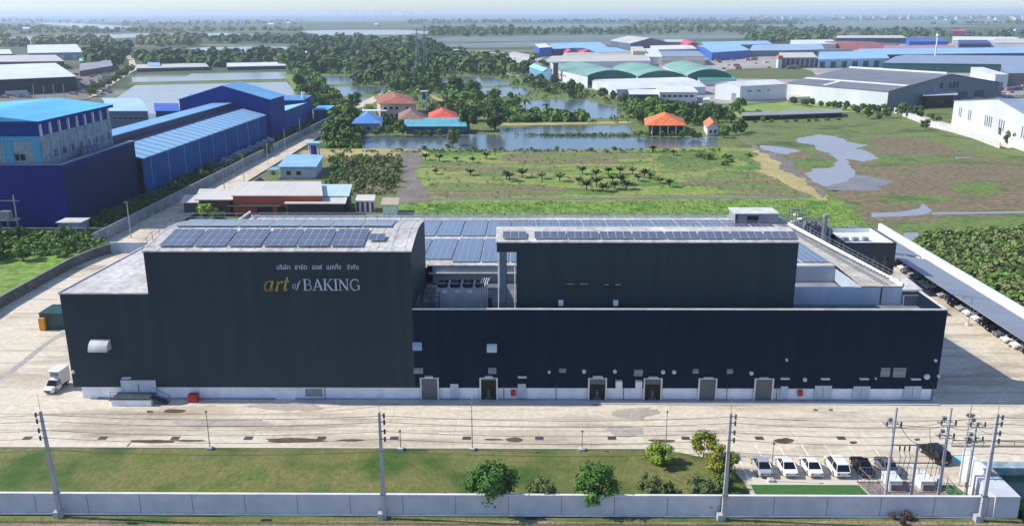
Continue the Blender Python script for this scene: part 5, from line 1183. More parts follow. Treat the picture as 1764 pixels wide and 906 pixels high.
b = building('teal_roof_house', 'long low house with turquoise sheet roof on the pond bank', 'house', XY(700, 231), XY(802, 231), XY(700, 223), 3.4, 1.7, 'mono', 'y', mat('dim_blue_render', C(60, 84, 112), None, .3, .8), roofm('turquoise_sheet_roof', (104, 178, 190), .88, .45, 1, .1), over=.8)
p = G(731, 188); o = thing('water_tower', 'white topped blue tank tower beside the villa', 'water tower', p)
mb = MB()
for a, c in ((-1.3, -1.3), (1.3, -1.3), (1.3, 1.3), (-1.3, 1.3)): mb.bar((p.x+a, p.y+c, 0), (p.x+a, p.y+c, 9.8), .2, n=5)
mb.build('frame', m_trim, o); mb = MB(); mb.bar((p.x, p.y, 5.5), (p.x, p.y, 9.2), 1.3, n=10); mb.build('tank', m_mid, o); mb = MB(); mb.box(p.x-2.2, p.y-2, 9.8, p.x+2.2, p.y+2, 10.4); mb.build('canopy_roof', m_white, o)
b = building('orange_hip_house', 'house with bright orange hip roof on the far side of the long pond', 'house', XY(1118, 233), XY(1174, 233), XY(1116, 222), 4.6, 4.2, 'gable', 'y', mat('shaded_brown_boards', C(72, 56, 50), C(58, 46, 42), .4, .9), mat('bright_orange_tiles', C(222, 122, 70), C(204, 108, 62), .5, .75, fine=1), over=2.0, hip=.9)
for i in range(5): openings(b, 'f', 1+i*3.6, .3, .35, 4.2, m=m_trim, name='post', proud=1.6)
b = building('small_white_house', 'small white house with orange roof right of the orange hip roof', 'house', XY(1218, 234), XY(1238, 233), XY(1212, 224), 3.8, 2.0, 'gable', 'x', m_white, mat('bright_orange_tiles', C(222, 122, 70)), over=.5)
openings(b, 'f', 1.2, 1, 1, 1.4, 2, 2.4, frame=m_trim)
o = thing('pole_sign', 'white post standing in the pond near the small white house', 'post', G(1218, 247)); p = G(1218, 247); mb = MB(); mb.box(p.x-.4, p.y-.1, 0, p.x+.4, p.y+.1, 3); mb.build('board', m_white, o); mb = MB(); mb.bar((p.x, p.y+.2, 0), (p.x, p.y+.2, 3), .1, n=4); mb.build('post', m_steel, o)
b = building('low_black_shed', 'low dark open shed with grey roof at the edge of the marsh field', 'shed', XY(1278, 208), XY(1345, 206), XY(1280, 203), 2.2, .3, 'mono', 'y', m_black, roofm('dull_grey_roof', (150, 150, 146)), over=.4)
b = building('low_black_shed', 'long low dark shed with pale roof right of the other marsh edge shed', 'shed', XY(1346, 206), XY(1450, 202), XY(1347, 200), 2.2, .3, 'mono', 'y', m_black, roofm('dull_grey_roof', (150, 150, 146)), over=.4)
# boat shape in the marsh
o = thing('plank', 'long white plank lying in the marsh grass', 'plank', G(1660, 273)); p = G(1648, 273); mb = MB(); mb.box(p.x, p.y, 0, p.x+6, p.y+.6, .3); mb.build('board', m_white, o)
# ================================================================ industrial estate to the right
m_wh = mat('white_industrial_cladding', C(208, 211, 215), C(190, 195, 201), .05, .55, bands=(0, 3), bandamt=.03)
m_gw = mat('grey_industrial_cladding', C(112, 120, 132), C(104, 112, 124), .05, .55, bands=(0, 3), bandamt=.04)
rf_white = roofm('white_sheet_roof', (226, 228, 230)); rf_grey = roofm('slate_grey_roof', (120, 120, 126)); rf_green = mat('sea_green_roof', C(132, 172, 156), C(112, 154, 138), .08, .5, bands=(1, 6), bandamt=.16); rf_lblue = roofm('baby_blue_roof', (150, 192, 226))
rf_cream = roofm('cream_roof', (206, 200, 188)); rf_red = roofm('rose_red_roof', (206, 70, 92)); rf_beige = roofm('beige_roof', (196, 184, 160)); rf_gb = roofm('grey_blue_roof', (142, 156, 176)); rf_rust = roofm('rust_roof', (140, 84, 84))
m_green_g = mat('dark_green_gable', C(34, 100, 92), C(28, 84, 80), .05, .5); m_blu = mat('vivid_blue_cladding', C(34, 96, 190), C(28, 84, 172), .05, .5); m_dkb = mat('dusky_blue_cladding', C(42, 56, 112), C(36, 48, 100), .05, .5); m_bei = mat('beige_render', C(206, 188, 156), C(188, 170, 140), .05, .8)
# white warehouse
b = building('white_warehouse', 'plain white box warehouse with shallow white roof behind the mown field', 'warehouse', XY(1274, 175), XY(1353, 170), XY(1231, 171), 9.2, 2.2, 'gable', 'y', m_wh, rf_white, over=.3)
openings(b, 'f', 6, 5.6, 3.4, .8, 1); openings(b, 'f', 14, 5.6, 3, .8, 1); openings(b, 'f', 23, 5.6, 1.5, .8, 1); openings(b, 'l', 3, .2, 3.5, 4.5, m=m_grey, name='door')
b = building('white_cabin', 'tiny white cabin in front of the white box warehouse', 'cabin', XY(1211, 181), XY(1222, 181), XY(1211, 177), 2.8, .3, 'mono', 'y', m_white, rf_white, over=.2)
b = building('white_office', 'two storey white office with flat roofs left of the white box warehouse', 'office', XY(1136, 178), XY(1200, 178), XY(1130, 168), 6.5, .4, 'mono', 'y', mat('pale_grey_render', C(196, 200, 208), C(176, 182, 192), .1, .7), rf_white, over=.8)
openings(b, 'f', 1.5, 3.6, 2.2, 1.2, 6, 3.4, frame=m_white)
b = building('long_white_hall', 'wide low white hall with gently curved roof in front of the green arches', 'hall', XY(1062, 168), XY(1215, 163), XY(1020, 152), 5.0, 3.2, 'arc', 'y', m_wh, rf_white, over=.5)
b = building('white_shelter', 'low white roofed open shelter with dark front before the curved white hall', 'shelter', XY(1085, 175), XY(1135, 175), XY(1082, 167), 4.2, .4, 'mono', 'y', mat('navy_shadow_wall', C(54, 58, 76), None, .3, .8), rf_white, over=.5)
# green arched halls
for i, (x0, x1, y0, dx, lab) in enumerate([(1010, 1096, 146, -52, 'left'), (1098, 1183, 147, -42, 'middle'), (1184, 1259, 144, -42, 'right')]):
    b = building('green_arch_hall', 'warehouse with green barrel roof and dark green arched front, %s one of three' % lab, 'warehouse', XY(x0, y0), XY(x1, y0), XY(x0+dx, y0-18), 6.2, 4.6, 'arc', 'x', m_wh, rf_green, over=.4, gm=m_green_g, group='green barrel roofed warehouses')
    openings(b, 'f', 4, .2, 8, 4.4, 2, 14, m=m_dgrey, name='loading_door')
b = building('green_lean_to', 'low green sheet roof in front of the right green arch', 'shed', XY(1206, 149), XY(1268, 147), XY(1200, 142), 4, .7, 'mono', 'y', m_wh, roofm('teal_green_roof', (64, 158, 134)), over=.4)
b = building('green_white_hall', 'white walled hall with pale green roof left of the green arches', 'hall', XY(960, 138), XY(1012, 152), XY(948, 124), 8.0, 1.5, 'mono', 'y', m_wh, rf_green, over=.5)
openings(b, 'f', 3, 4, 2, 1.4, 5, 5)
b = building('aqua_house', 'small blue gabled building with pale aqua roof by the trees', 'building', XY(935, 139), XY(951, 140), XY(912, 129), 7.2, 2.6, 'gable', 'x', mat('sky_blue_render', C(104, 150, 186), None, .3, .8), roofm('pale_aqua_roof', (150, 208, 204)), over=.5)
o = thing('brown_tower', 'slim brown square tower beside the pale aqua roofed building', 'tower', G(957, 140)); p = G(957, 140); mb = MB(); mb.box(p.x-2, p.y-2, 0, p.x+2, p.y+2, 14); mb.build('shaft', mat('brown_tiles', C(112, 84, 84), None, .4, .8), o); mb = MB(); mb.box(p.x-2.3, p.y-2.3, 14, p.x+2.3, p.y+2.3, 14.5); mb.build('cap', m_dgrey, o)
B_ = [ # name,label,cat, A,B,D px, eave,rise,kind,axis,wall,roof
 ('pale_shed', 'broad low shed with pale grey cream roof at the left end of the estate', 'shed', (866, 112), (925, 128), (885, 98), 6, 2, 'gable', 'y', m_gw, rf_cream),
 ('grey_shed', 'slate roofed shed beside the pale cream shed at the estate edge', 'shed', (925, 127), (948, 128), (905, 118), 6, 2, 'gable', 'x', m_gw, rf_grey),
 ('cream_hall', 'long cream roofed hall behind the green arches', 'hall', (940, 120), (1120, 118), (955, 108), 7, 2, 'gable', 'y', m_wh, rf_cream),
 ('beige_hall', 'long hall with beige roof in the middle of the estate', 'hall', (968, 109), (1110, 106), (975, 101), 6.5, 1.8, 'gable', 'y', m_wh, rf_beige),
 ('blue_hall', 'vivid blue walled hall with white roof left of the red gables', 'hall', (929, 97), (950, 97), (921, 89), 10, 1, 'mono', 'x', m_blu, rf_white),
 ('blue_hall', 'pale blue roofed hall behind the red gabled sheds', 'hall', (952, 96), (1046, 92), (942, 85), 8, 3, 'gable', 'y', m_dkb, rf_lblue),
 ('blue_hall', 'dusky blue fronted hall left of the tan block', 'hall', (1030, 104), (1088, 103), (985, 94), 8.5, 2.5, 'gable', 'y', m_dkb, rf_lblue),
 ('red_shed', 'small rose red gabled shed, left one of the pair', 'shed', (976, 98), (990, 98), (968, 94), 5, 3, 'gable', 'x', rf_red, rf_red),
 ('red_shed', 'rose red gabled shed, right and larger one of the pair', 'shed', (1002, 101), (1022, 101), (992, 94), 6, 4, 'gable', 'x', rf_red, rf_red),
 ('tan_block', 'tan coloured block with brown edge in the estate', 'building', (1090, 106), (1112, 106), (1086, 97), 11, .5, 'mono', 'y', m_bei, rf_cream),
 ('big_cream_hall', 'very large cream roofed hall with blue grey gable at the back of the estate', 'hall', (1086, 86), (1152, 84), (1050, 80), 9, 7, 'gable', 'x', mat('blue_grey_gable', C(84, 100, 132), C(72, 88, 118), .05, .6, bands=(0, 9), bandamt=.2), rf_cream),
 ('striped_block', 'white building striped with red and beige bands near the green arches', 'building', (1140, 113), (1214, 113), (1136, 103), 9, .6, 'mono', 'y', mat('banded_render', C(222, 206, 186), C(206, 190, 170), .1, .8, bands=(2, 2.5), bandamt=.2), rf_gb),
 ('white_hall', 'white flat roofed hall between tan block and striped building', 'hall', (1112, 112), (1139, 112), (1110, 96), 8, .6, 'mono', 'y', m_wh, rf_white),
 ('pink_hall', 'long white and pink roofed hall above the striped building', 'hall', (1128, 96), (1200, 94), (1120, 88), 7, 1.4, 'gable', 'y', m_bei, rf_white),
 ('red_gable_hall', 'hall with rose red arched gable in the middle of the estate', 'hall', (1184, 88), (1204, 88), (1172, 82), 8, 4, 'arc', 'x', rf_red, rf_red),
 ('grey_roof_hall', 'grey white roofed hall left of the rose red gable', 'hall', (1146, 82), (1184, 82), (1140, 77), 8, 2, 'gable', 'y', m_gw, rf_cream),
 ('blue_front_hall', 'wide vivid blue fronted hall behind the olive field', 'hall', (1226, 105), (1292, 100), (1200, 91), 9, 2.5, 'gable', 'y', m_blu, rf_lblue),
 ('long_blue_hall', 'long baby blue roofed hall behind the vivid blue front', 'hall', (1212, 89), (1330, 86), (1205, 82), 8, 2.5, 'gable', 'y', m_gw, rf_lblue),
 ('long_blue_hall', 'long pale blue roofed hall right of the vivid blue front', 'hall', (1290, 98), (1420, 96), (1300, 86), 7, 2.5, 'gable', 'y', m_gw, roofm('misty_blue_roof', (158, 182, 206))),
 ('white_flat_hall', 'white hall with flat front left of the rust red warehouse', 'hall', (1360, 85), (1440, 84), (1362, 78), 7, 1, 'mono', 'y', m_wh, rf_white),
 ('orange_corner_block', 'three storey block with orange corner and columns behind the olive field', 'building', (1341, 118), (1405, 117), (1341, 108), 10, .3, 'mono', 'y', mat('white_colonnade', C(150, 150, 156), None, .1, .8), rf_cream),
 ('dark_arch_hall', 'dark grey arched roof hall right of the colonnade block', 'hall', (1410, 105), (1470, 104), (1408, 97), 6, 4, 'arc', 'y', m_dgrey, roofm('charcoal_roof', (74, 78, 88))),
 ('pale_blue_hall', 'large pale blue hall with white columned front', 'hall', (1408, 118), (1530, 116), (1412, 103), 8.5, 2.5, 'gable', 'y', roofm('pale_blue_cladding', (164, 198, 224)), rf_lblue),
 ('blue_ribbon_hall', 'very long baby blue roof stretching to the right edge, front one', 'hall', (1475, 108), (1790, 104), (1480, 96), 8, 3, 'gable', 'y', m_dkb, rf_lblue),
 ('blue_ribbon_hall', 'very long grey blue roof with green edge behind the letter gabled warehouse', 'hall', (1520, 124), (1800, 128), (1560, 108), 8, 2, 'gable', 'y', m_green_g, rf_gb),
 ('rust_hall', 'rust red clad warehouse group behind the blue ribbons', 'warehouse', (1496, 88), (1545, 90), (1420, 82), 9, 2.5, 'gable', 'y', rf_rust, rf_rust),
 ('red_roof_hall', 'long dusty red roofed hall before the royal blue block', 'hall', (1520, 95), (1645, 93), (1525, 88), 7, 2, 'gable', 'y', rf_red, roofm('dusty_rose_roof', (176, 132, 150))),
 ('royal_block', 'royal blue block with flat roof in the far estate', 'building', (1565, 84), (1632, 84), (1560, 78), 10, .5, 'mono', 'y', m_blu, m_blu),
 ('royal_block', 'dark navy block at the right of the far estate', 'building', (1652, 87), (1706, 87), (1650, 80), 9, .5, 'mono', 'y', m_dkb, m_dkb),
 ('white_long_hall', 'long white roofed hall at the back right of the estate', 'hall', (1640, 80), (1760, 82), (1640, 72), 9, 2, 'gable', 'y', m_wh, rf_white),
 ('white_long_hall', 'white walled hall at the far right edge of the estate', 'hall', (1710, 87), (1800, 88), (1712, 79), 10, 1, 'mono', 'y', m_wh, rf_cream),
 ('far_white_shed', 'distant pale shed row in the middle of the estate horizon', 'shed', (1440, 74), (1560, 74), (1442, 69), 8, 1, 'gable', 'y', m_dkb, rf_cream),
 ('far_red_shed', 'distant small red shed near the horizon at the right', 'shed', (1640, 64), (1662, 64), (1640, 61), 12, 2, 'gable', 'y', rf_red, rf_red),
 ('grey_workshop', 'grey workshop buildings right of the letter gabled warehouse', 'workshop', (1728, 148), (1790, 148), (1722, 132), 9, 1, 'mono', 'y', mat('dull_taupe_render', C(128, 122, 118), C(108, 102, 100), .1, .8), rf_gb),
 ('white_workshop', 'white flat fronted building beside the grey workshop', 'workshop', (1712, 152), (1734, 152), (1670, 138), 9.5, .4, 'mono', 'y', m_wh, rf_white),
 ('left_white_hall', 'white roofed warehouse with pale blue front at the far left', 'warehouse', (50, 104), (144, 102), (50, 88), 8, 5, 'gable', 'y', roofm('pale_blue_grey_cladding', (150, 170, 190)), rf_white),
 ('left_tan_shed', 'long cream roofed shed behind the dark open warehouse', 'shed', (-30, 122), (112, 120), (-30, 112), 8, 1.5, 'mono', 'y', m_dgrey, rf_cream),
 ('left_pink_shed', 'small reddish shed with pale roof at the left edge', 'shed', (-30, 103), (22, 102), (-30, 94), 6, 2, 'gable', 'y', mat('reddish_brick', C(150, 104, 92), None, .3, .9), rf_white),
 ('left_green_hut', 'small turquoise roofed hut near the country road', 'hut', (138, 112), (158, 111), (138, 107), 3.5, 2, 'gable', 'y', m_wh, roofm('mint_roof', (150, 214, 196))),
 ('left_grey_shed', 'long weathered grey sheds before the country road bend', 'shed', (138, 132), (195, 122), (140, 118), 4.5, 1.5, 'gable', 'y', mat('weathered_boards', C(112, 102, 94), C(92, 84, 78), .2, .9), roofm('weathered_grey_roof', (158, 152, 150))),
 ('pond_shed', 'long low roof along the far bank of the big pond, left half', 'shed', (236, 124), (360, 121), (236, 119), 3.0, 1, 'mono', 'y', m_dgrey, rf_cream),
 ('pond_shed', 'long low roof along the far bank of the big pond, right half', 'shed', (392, 121), (494, 119), (392, 116), 3.0, 1, 'mono', 'y', m_dgrey, rf_white),
 ('pond_hut', 'small pale blue hut on the pond bank beside the long low roofs', 'hut', (256, 121), (276, 121), (256, 117), 4, 2, 'gable', 'y', m_gw, rf_lblue),
 ('white_gable_house', 'tiny white gabled house among the trees near the pylons', 'house', (522, 103), (536, 103), (522, 99), 4, 4, 'gable', 'x', m_wh, rf_white),
 ('far_hut', 'tiny white hut at the wood edge left of the estate', 'hut', (782, 97), (800, 97), (782, 93), 5, 2, 'gable', 'y', m_wh, rf_white),
 ('far_shed', 'long pale low shed at the wood edge left of the estate', 'shed', (824, 101), (868, 103), (826, 97), 4, 1, 'mono', 'y', m_wh, rf_cream),
 ('far_hut', 'white hut on the far left plain', 'hut', (40, 55), (52, 55), (40, 53), 9, 3, 'gable', 'y', m_wh, rf_white),
 ('far_hut', 'white hut on the plain left of the horizon turbines', 'hut', (462, 47), (472, 47), (462, 45), 10, 3, 'gable', 'y', m_wh, rf_white),
 ('far_hut', 'second white hut on the plain, taller than its left neighbour', 'hut', (494, 48), (500, 48), (494, 46), 16, 3, 'gable', 'y', m_wh, rf_white),
 ('far_hut', 'tiny white hut under the distant turbines', 'hut', (645, 47), (651, 47), (645, 45), 9, 3, 'gable', 'y', m_wh, rf_white),
]
for n_, lb, ct, a, b_, d, ev, rs, kd, ax, wm, rm in B_:
    bb = building(n_, lb, ct, XY(*a), XY(*b_), XY(*d), ev, rs, kd, ax, wm, rm, over=.4)
    if 'columned' in lb: openings(bb, 'f', 2, .5, 6, 6, 6, 12, m=m_dgrey, name='bay')
    if 'columns behind' in lb:
        openings(bb, 'f', 3, .5, 3.4, 8.5, 9, 5.2, m=m_dgrey, name='bay')
        mb = MB(); A_ = bb['A']; mb.box(A_.x-1, A_.y-1, 0, A_.x+3, A_.y+6, 8.8); mb.build('corner_block', m_wh, bb['o']); mb = MB(); mb.box(A_.x-1.2, A_.y-1.2, 8.8, A_.x+3.2, A_.y+6, 12.2); mb.build('corner_roof', mat('bright_orange_tiles', C(222, 122, 70)), bb['o'])
    if 'pale blue front' in lb: openings(bb, 'f', 6, .3, 5, 5, 5, 14, m=m_wh, name='loading_door')
# dark open warehouse at the left
b = building('dark_open_warehouse', 'big dark open warehouse with bright white roof edge at the far left', 'warehouse', XY(-60, 168), XY(134, 158), XY(-60, 140), 10.5, 1.6, 'mono', 'y', mat('dark_brown_cladding', C(58, 56, 66), C(46, 44, 54), .05, .8, bands=(0, 9), bandamt=.2), rf_white, over=.5)
openings(b, 'f', 24, .2, 14, 2.6, 1, m=m_wh, name='stacked_sheets')
mb = MB(); rnd = random.Random(44)
m_mix = mat('mixed_goods', C(200, 198, 196), C(90, 98, 120), .04, .7, c3=C(168, 120, 104), lo=.4, hi=.6, detail=8)
for k in range(260):
    px_, py_ = rnd.choice([(rnd.uniform(880, 1130), rnd.uniform(99, 128)), (rnd.uniform(1120, 1420), rnd.uniform(86, 120)), (rnd.uniform(1400, 1764), rnd.uniform(74, 100)), (rnd.uniform(1540, 1764), rnd.uniform(150, 190))])
    p = G(px_, py_); s = rnd.uniform(1.2, 4); mb.box(p.x, p.y, -.2, p.x+s*2, p.y+s*1.4, s*.8)
o = mb.build('yard_goods', m_mix); tag(o, 'small vehicles, goods and sheds scattered between the estate halls', 'goods', kind='stuff')
# letter gabled warehouse
A0 = (207.7, 503.8); dl = Vector((169.2-207.7, 566.4-503.8)); dn = Vector((-dl.y, dl.x)).normalized()*-1
if dn.x < 0: dn = -dn
Wd = 112
b = building('lettered_warehouse', 'large grey roofed warehouse with dark letters on its grey gable', 'warehouse', A0, (A0[0]+dn.x*Wd, A0[1]+dn.y*Wd), (A0[0]+dl.x, A0[1]+dl.y), 10.5, 7.5, 'gable', 'x', m_wh, rf_grey, over=.6, gm=m_gw)
lw = b
A_ = b['A']; u = b['u']; v = b['v']
def onroof(s, l, dz=.4):
    z = 10.5+7.5*(s/56 if s < 56 else (112-s)/56); q = A_+u*s+v*l; return (q.x, q.y, z+dz)
mb = MB(); mb.poly([onroof(14, 0), onroof(18, 0), onroof(18, 74), onroof(14, 74)]); mb.poly([onroof(0, 44), onroof(14, 44), onroof(14, 47), onroof(0, 47)]); mb.build('white_roof_band', m_white, b['o'])
mb = MB(); q0 = A_+u*56+v*2; q1 = A_+u*56+v*72; dd = (q1-q0).normalized(); mb.obox((q0+q1)/2, dd, 70, 1.6, 17.6, 19.0); mb.build('ridge_vent', m_white, b['o'])
openings(b, 'f', 66, 2, 10, 5, 2, 17, m=m_dgrey, name='loading_door')
tp = A_+u*44
def glyph(pts, s, z, H, b, m):
    mb = MB(); nn = Vector((u.y, -u.x, 0))
    for a, c in pts:
        P = [A_+u*(s+a[0]*H)+nn*.3, A_+u*(s+c[0]*H)+nn*.3]; mb.bar((P[0].x, P[0].y, z+a[1]*H), (P[1].x, P[1].y, z+c[1]*H), .28, n=4)
    mb.build('letter', m, b['o'])
LT = {'K': [((0, 0), (0, 1)), ((0, .45), (.6, 1)), ((.15, .55), (.6, 0))], 'L': [((0, 0), (0, 1)), ((0, 0), (.55, 0))], 'E': [((0, 0), (0, 1)), ((0, 0), (.5, 0)), ((0, .5), (.45, .5)), ((0, 1), (.5, 1))]}
for ch_, s in (('K', 48), ('L', 57), ('E', 60.5), ('E', 64)): glyph(LT[ch_], s, 10.2, 2.8, b, mk)
b2 = building('white_front_office', 'white fronted office with black windows before the lettered warehouse', 'office', XY(1552, 182), XY(1590, 184), XY(1560, 170), 8.5, .4, 'mono', 'y', m_wh, rf_white, over=.5)
openings(b2, 'f', 2, 5.2, 1.4, 1.4, 4, 2, m=m_black)
b3 = building('porch_block', 'dark glazed block under a wide white canopy roof before the lettered warehouse', 'building', XY(1594, 186), XY(1640, 184), XY(1594, 174), 7.0, .3, 'mono', 'y', m_glass, m_white, over=3)
b = building('white_low_store', 'long low white roofed store in front of the lettered warehouse', 'store', XY(1358, 178), XY(1428, 174), XY(1358, 173), 3.2, .6, 'gable', 'y', m_wh, rf_cream, over=.4)
o = thing('mast', 'tall white mast rising above the baby blue roofs', 'mast', G(1609, 112)); p = G(1609, 112); mb = MB(); mb.bar(p, (p.x, p.y, 29), .9, .7, 8); mb.build('pole', m_white, o); mb = MB(); mb.bar((p.x, p.y, 29), (p.x, p.y, 31.5), 1.8, 1.8, 8); mb.build('mast_head', m_white, o)
# white long factory at right edge
b = building('tall_white_factory', 'tall white factory with slim vertical windows and blue grey roof at the right edge', 'factory', (198.5, 330), (260, 324), (213.5, 438), 11.5, 6.0, 'gable', 'y', m_wh, rf_gb, over=.3)
openings(b, 'l', 0, 0, 108, 3.0, m=m_white, name='base_band', proud=.12)
for s0, n_ in ((97, 2), (84, 2), (58, 4), (44, 3), (20, 3)): openings(b, 'l', s0, 4.8, 1.0, 4.6, n_, 2.4, m=mat('grey_slit_window', C(92, 98, 106), None, .3, .5), name='window')
openings(b, 'l', 46, 0, 3, 6, m=m_dgrey, name='hoist')
W3 = wall_thing('boundary_wall', 'long white perimeter wall curving round the tall white factory', 'wall', [XY(1540, 195), XY(1580, 210), XY(1598, 218), XY(1640, 228), XY(1680, 240), XY(1722, 256)], 3.0, .3, m_trim, None)
sheet('lane', [XY(1540, 194), XY(1560, 192), XY(1640, 214), XY(1760, 250), XY(1735, 256), XY(1680, 238), XY(1600, 216)], m_sand, -.02, world=True)
for i, (px, py, H) in enumerate([(1450, 118, 8), (1533, 188, 12), (1608, 185, 12), (1654, 177, 13), (1719, 175, 14)]):
    p = G(px, py); o = thing('lamp_post', ['thin pole before the pale blue hall', 'pole at the left end of the lettered warehouse front', 'pole before the dark glazed block', 'pole before the lettered gable', 'pole above the tall white factory roof'][i], 'lamp post', p); mb = MB(); mb.bar(p, p+Vector((0, 0, H)), .22, .16, 5); mb.build('pole', m_steel, o)
# pylons
for i, px in enumerate((720, 733)):
    p = G(px, 124); o = thing('pylon', ['slim lattice pylon, left one of the pair in the wood', 'slim lattice pylon, right one of the pair in the wood'][i], 'pylon', p, 'lattice pylons')
    mb = MB(); H = 40+i*3
    for a, c in ((-1, -1), (1, -1), (1, 1), (-1, 1)): mb.bar((p.x+a*1.8, p.y+c*1.8, 0), (p.x+a*.5, p.y+c*.5, H), .22, .14, 4)
    n = 12
    for k in range(n):
        z0 = H*k/n; z1 = H*(k+1)/n; r0 = 1.8-1.3*k/n; r1 = 1.8-1.3*(k+1)/n
        for s in (-1, 1): mb.bar((p.x-r0, p.y+s*r0, z0), (p.x+r1, p.y+s*r1, z1), .1, n=3); mb.bar((p.x+r0, p.y+s*r0, z0), (p.x-r1, p.y+s*r1, z1), .1, n=3)
    mb.build('lattice', m_steel, o); mb = MB()
    for z in (H*.78, H*.88, H*.97): mb.bar((p.x-5, p.y, z), (p.x+5, p.y, z), .2, n=4)
    mb.build('crossarm', m_steel, o)
# turbines on the horizon
for i, px in enumerate((583, 605, 616, 626, 647, 659, 672, 697, 708)):
    p = G(px, 34); o = thing('wind_turbine', 'faint wind turbine on the horizon, %s from the left' % ['first', 'second', 'third', 'fourth', 'fifth', 'sixth', 'seventh', 'eighth', 'ninth'][i], 'wind turbine', p, 'wind turbines on the horizon')
    H = 62+random.uniform(-4, 6); mt = m_wh
    mb = MB(); mb.bar(p, (p.x, p.y, H), 4, 2.4, 6); mb.build('tower', mt, o); mb = MB()
    a0 = random.uniform(0, 2)
    for k in range(3): t_ = a0+k*2*pi/3; mb.bar((p.x, p.y-4, H), (p.x+26*cos(t_), p.y-4, H+26*sin(t_)), 1.6, .6, 4)
    mb.build('rotor', mt, o); mb = MB(); mb.box(p.x-2.5, p.y-5, H-2, p.x+2.5, p.y+5, H+2.5); mb.build('nacelle', mt, o)
# distant villages: pale house blocks
rnd = random.Random(21)
vill = [(rnd.uniform(1290, 1764), rnd.uniform(28, 36)) for _ in range(46)]+[(rnd.uniform(1080, 1330), rnd.uniform(49, 55)) for _ in range(10)]+[(rnd.uniform(250, 440), rnd.uniform(43, 52)) for _ in range(9)]+[(rnd.uniform(1700, 1764), rnd.uniform(56, 61)) for _ in range(6)]
mb = MB()
for px, py in vill:
    p = G(px, py); k = p.y/2500; w_ = rnd.uniform(10, 22)*k; h_ = rnd.uniform(6, 11)*min(k, 1.6)
    mb.box(p.x, p.y, -.3, p.x+w_, p.y+w_*.6, h_); mb.prism([(p.x-1, p.y-1), (p.x+w_+1, p.y-1), (p.x+w_+1, p.y+w_*.6+1), (p.x-1, p.y+w_*.6+1)], h_, h_+1)
o = mb.build('distant_village', m_wh); tag(o, 'scatter of tiny pale houses on the hazy plain towards the horizon', 'village', kind='stuff')
# left plain poles
for i, (px, py) in enumerate([(95, 172), (112, 172), (78, 175), (60, 172)]):
    p = G(px, py); o = thing('utility_pole', 'thin pole before the dark open warehouse, %s from the right' % ['second', 'first', 'third', 'fourth'][i], 'utility pole', p, 'poles before the dark warehouse'); mb = MB(); mb.bar(p, p+Vector((0, 0, 10)), .2, n=5); mb.build('pole', m_pole, o)
# sheds clutter near dark warehouse
mb = MB(); rnd = random.Random(4)
for k in range(70):
    p = G(rnd.uniform(-20, 50), rnd.uniform(158, 170)); s = rnd.uniform(.5, 1.6); mb.box(p.x, p.y, 0, p.x+s*2, p.y+s, s)
for k in range(60):
    p = G(rnd.uniform(118, 190), rnd.uniform(128, 165)); s = rnd.uniform(.6, 2.0)
    if px < 1e9: mb.box(p.x, p.y, 0, p.x+s*2, p.y+s, s)
o = mb.build('scrap_heap', mat('mixed_scrap', C(176, 172, 176), C(92, 84, 86), .25, .7)); tag(o, 'scattered pale scrap and sacks around the dark open warehouse', 'scrap', kind='stuff')
# ================================================================ vegetation
def leafmat(key, c1, c2, sub=.25, rnd_=.22):
    m = mat(key, C(*c1), C(*c2), 1.2, .75, objrand=rnd_, spec=.25, lo=.3, hi=.7)
    p = m.node_tree.nodes['Principled BSDF']
    return m
L_dark = leafmat('dark_foliage', (58, 82, 42), (80, 106, 52)); L_mid = leafmat('mid_foliage', (74, 104, 44), (104, 134, 58)); L_lime = leafmat('lime_foliage', (122, 154, 48), (150, 176, 66)); L_olive = leafmat('olive_foliage', (100, 112, 66), (126, 134, 84))
L_yel = leafmat('yellow_flower_foliage', (92, 116, 38), (150, 146, 46)); L_grey = leafmat('grey_green_foliage', (92, 108, 66), (116, 128, 80)); L_palm = leafmat('palm_leaf', (56, 76, 40), (84, 104, 54)); L_mar = leafmat('maroon_foliage', (84, 62, 60), (66, 60, 44))
L_near = leafmat('near_foliage', (56, 92, 40), (90, 126, 54), rnd_=.08)
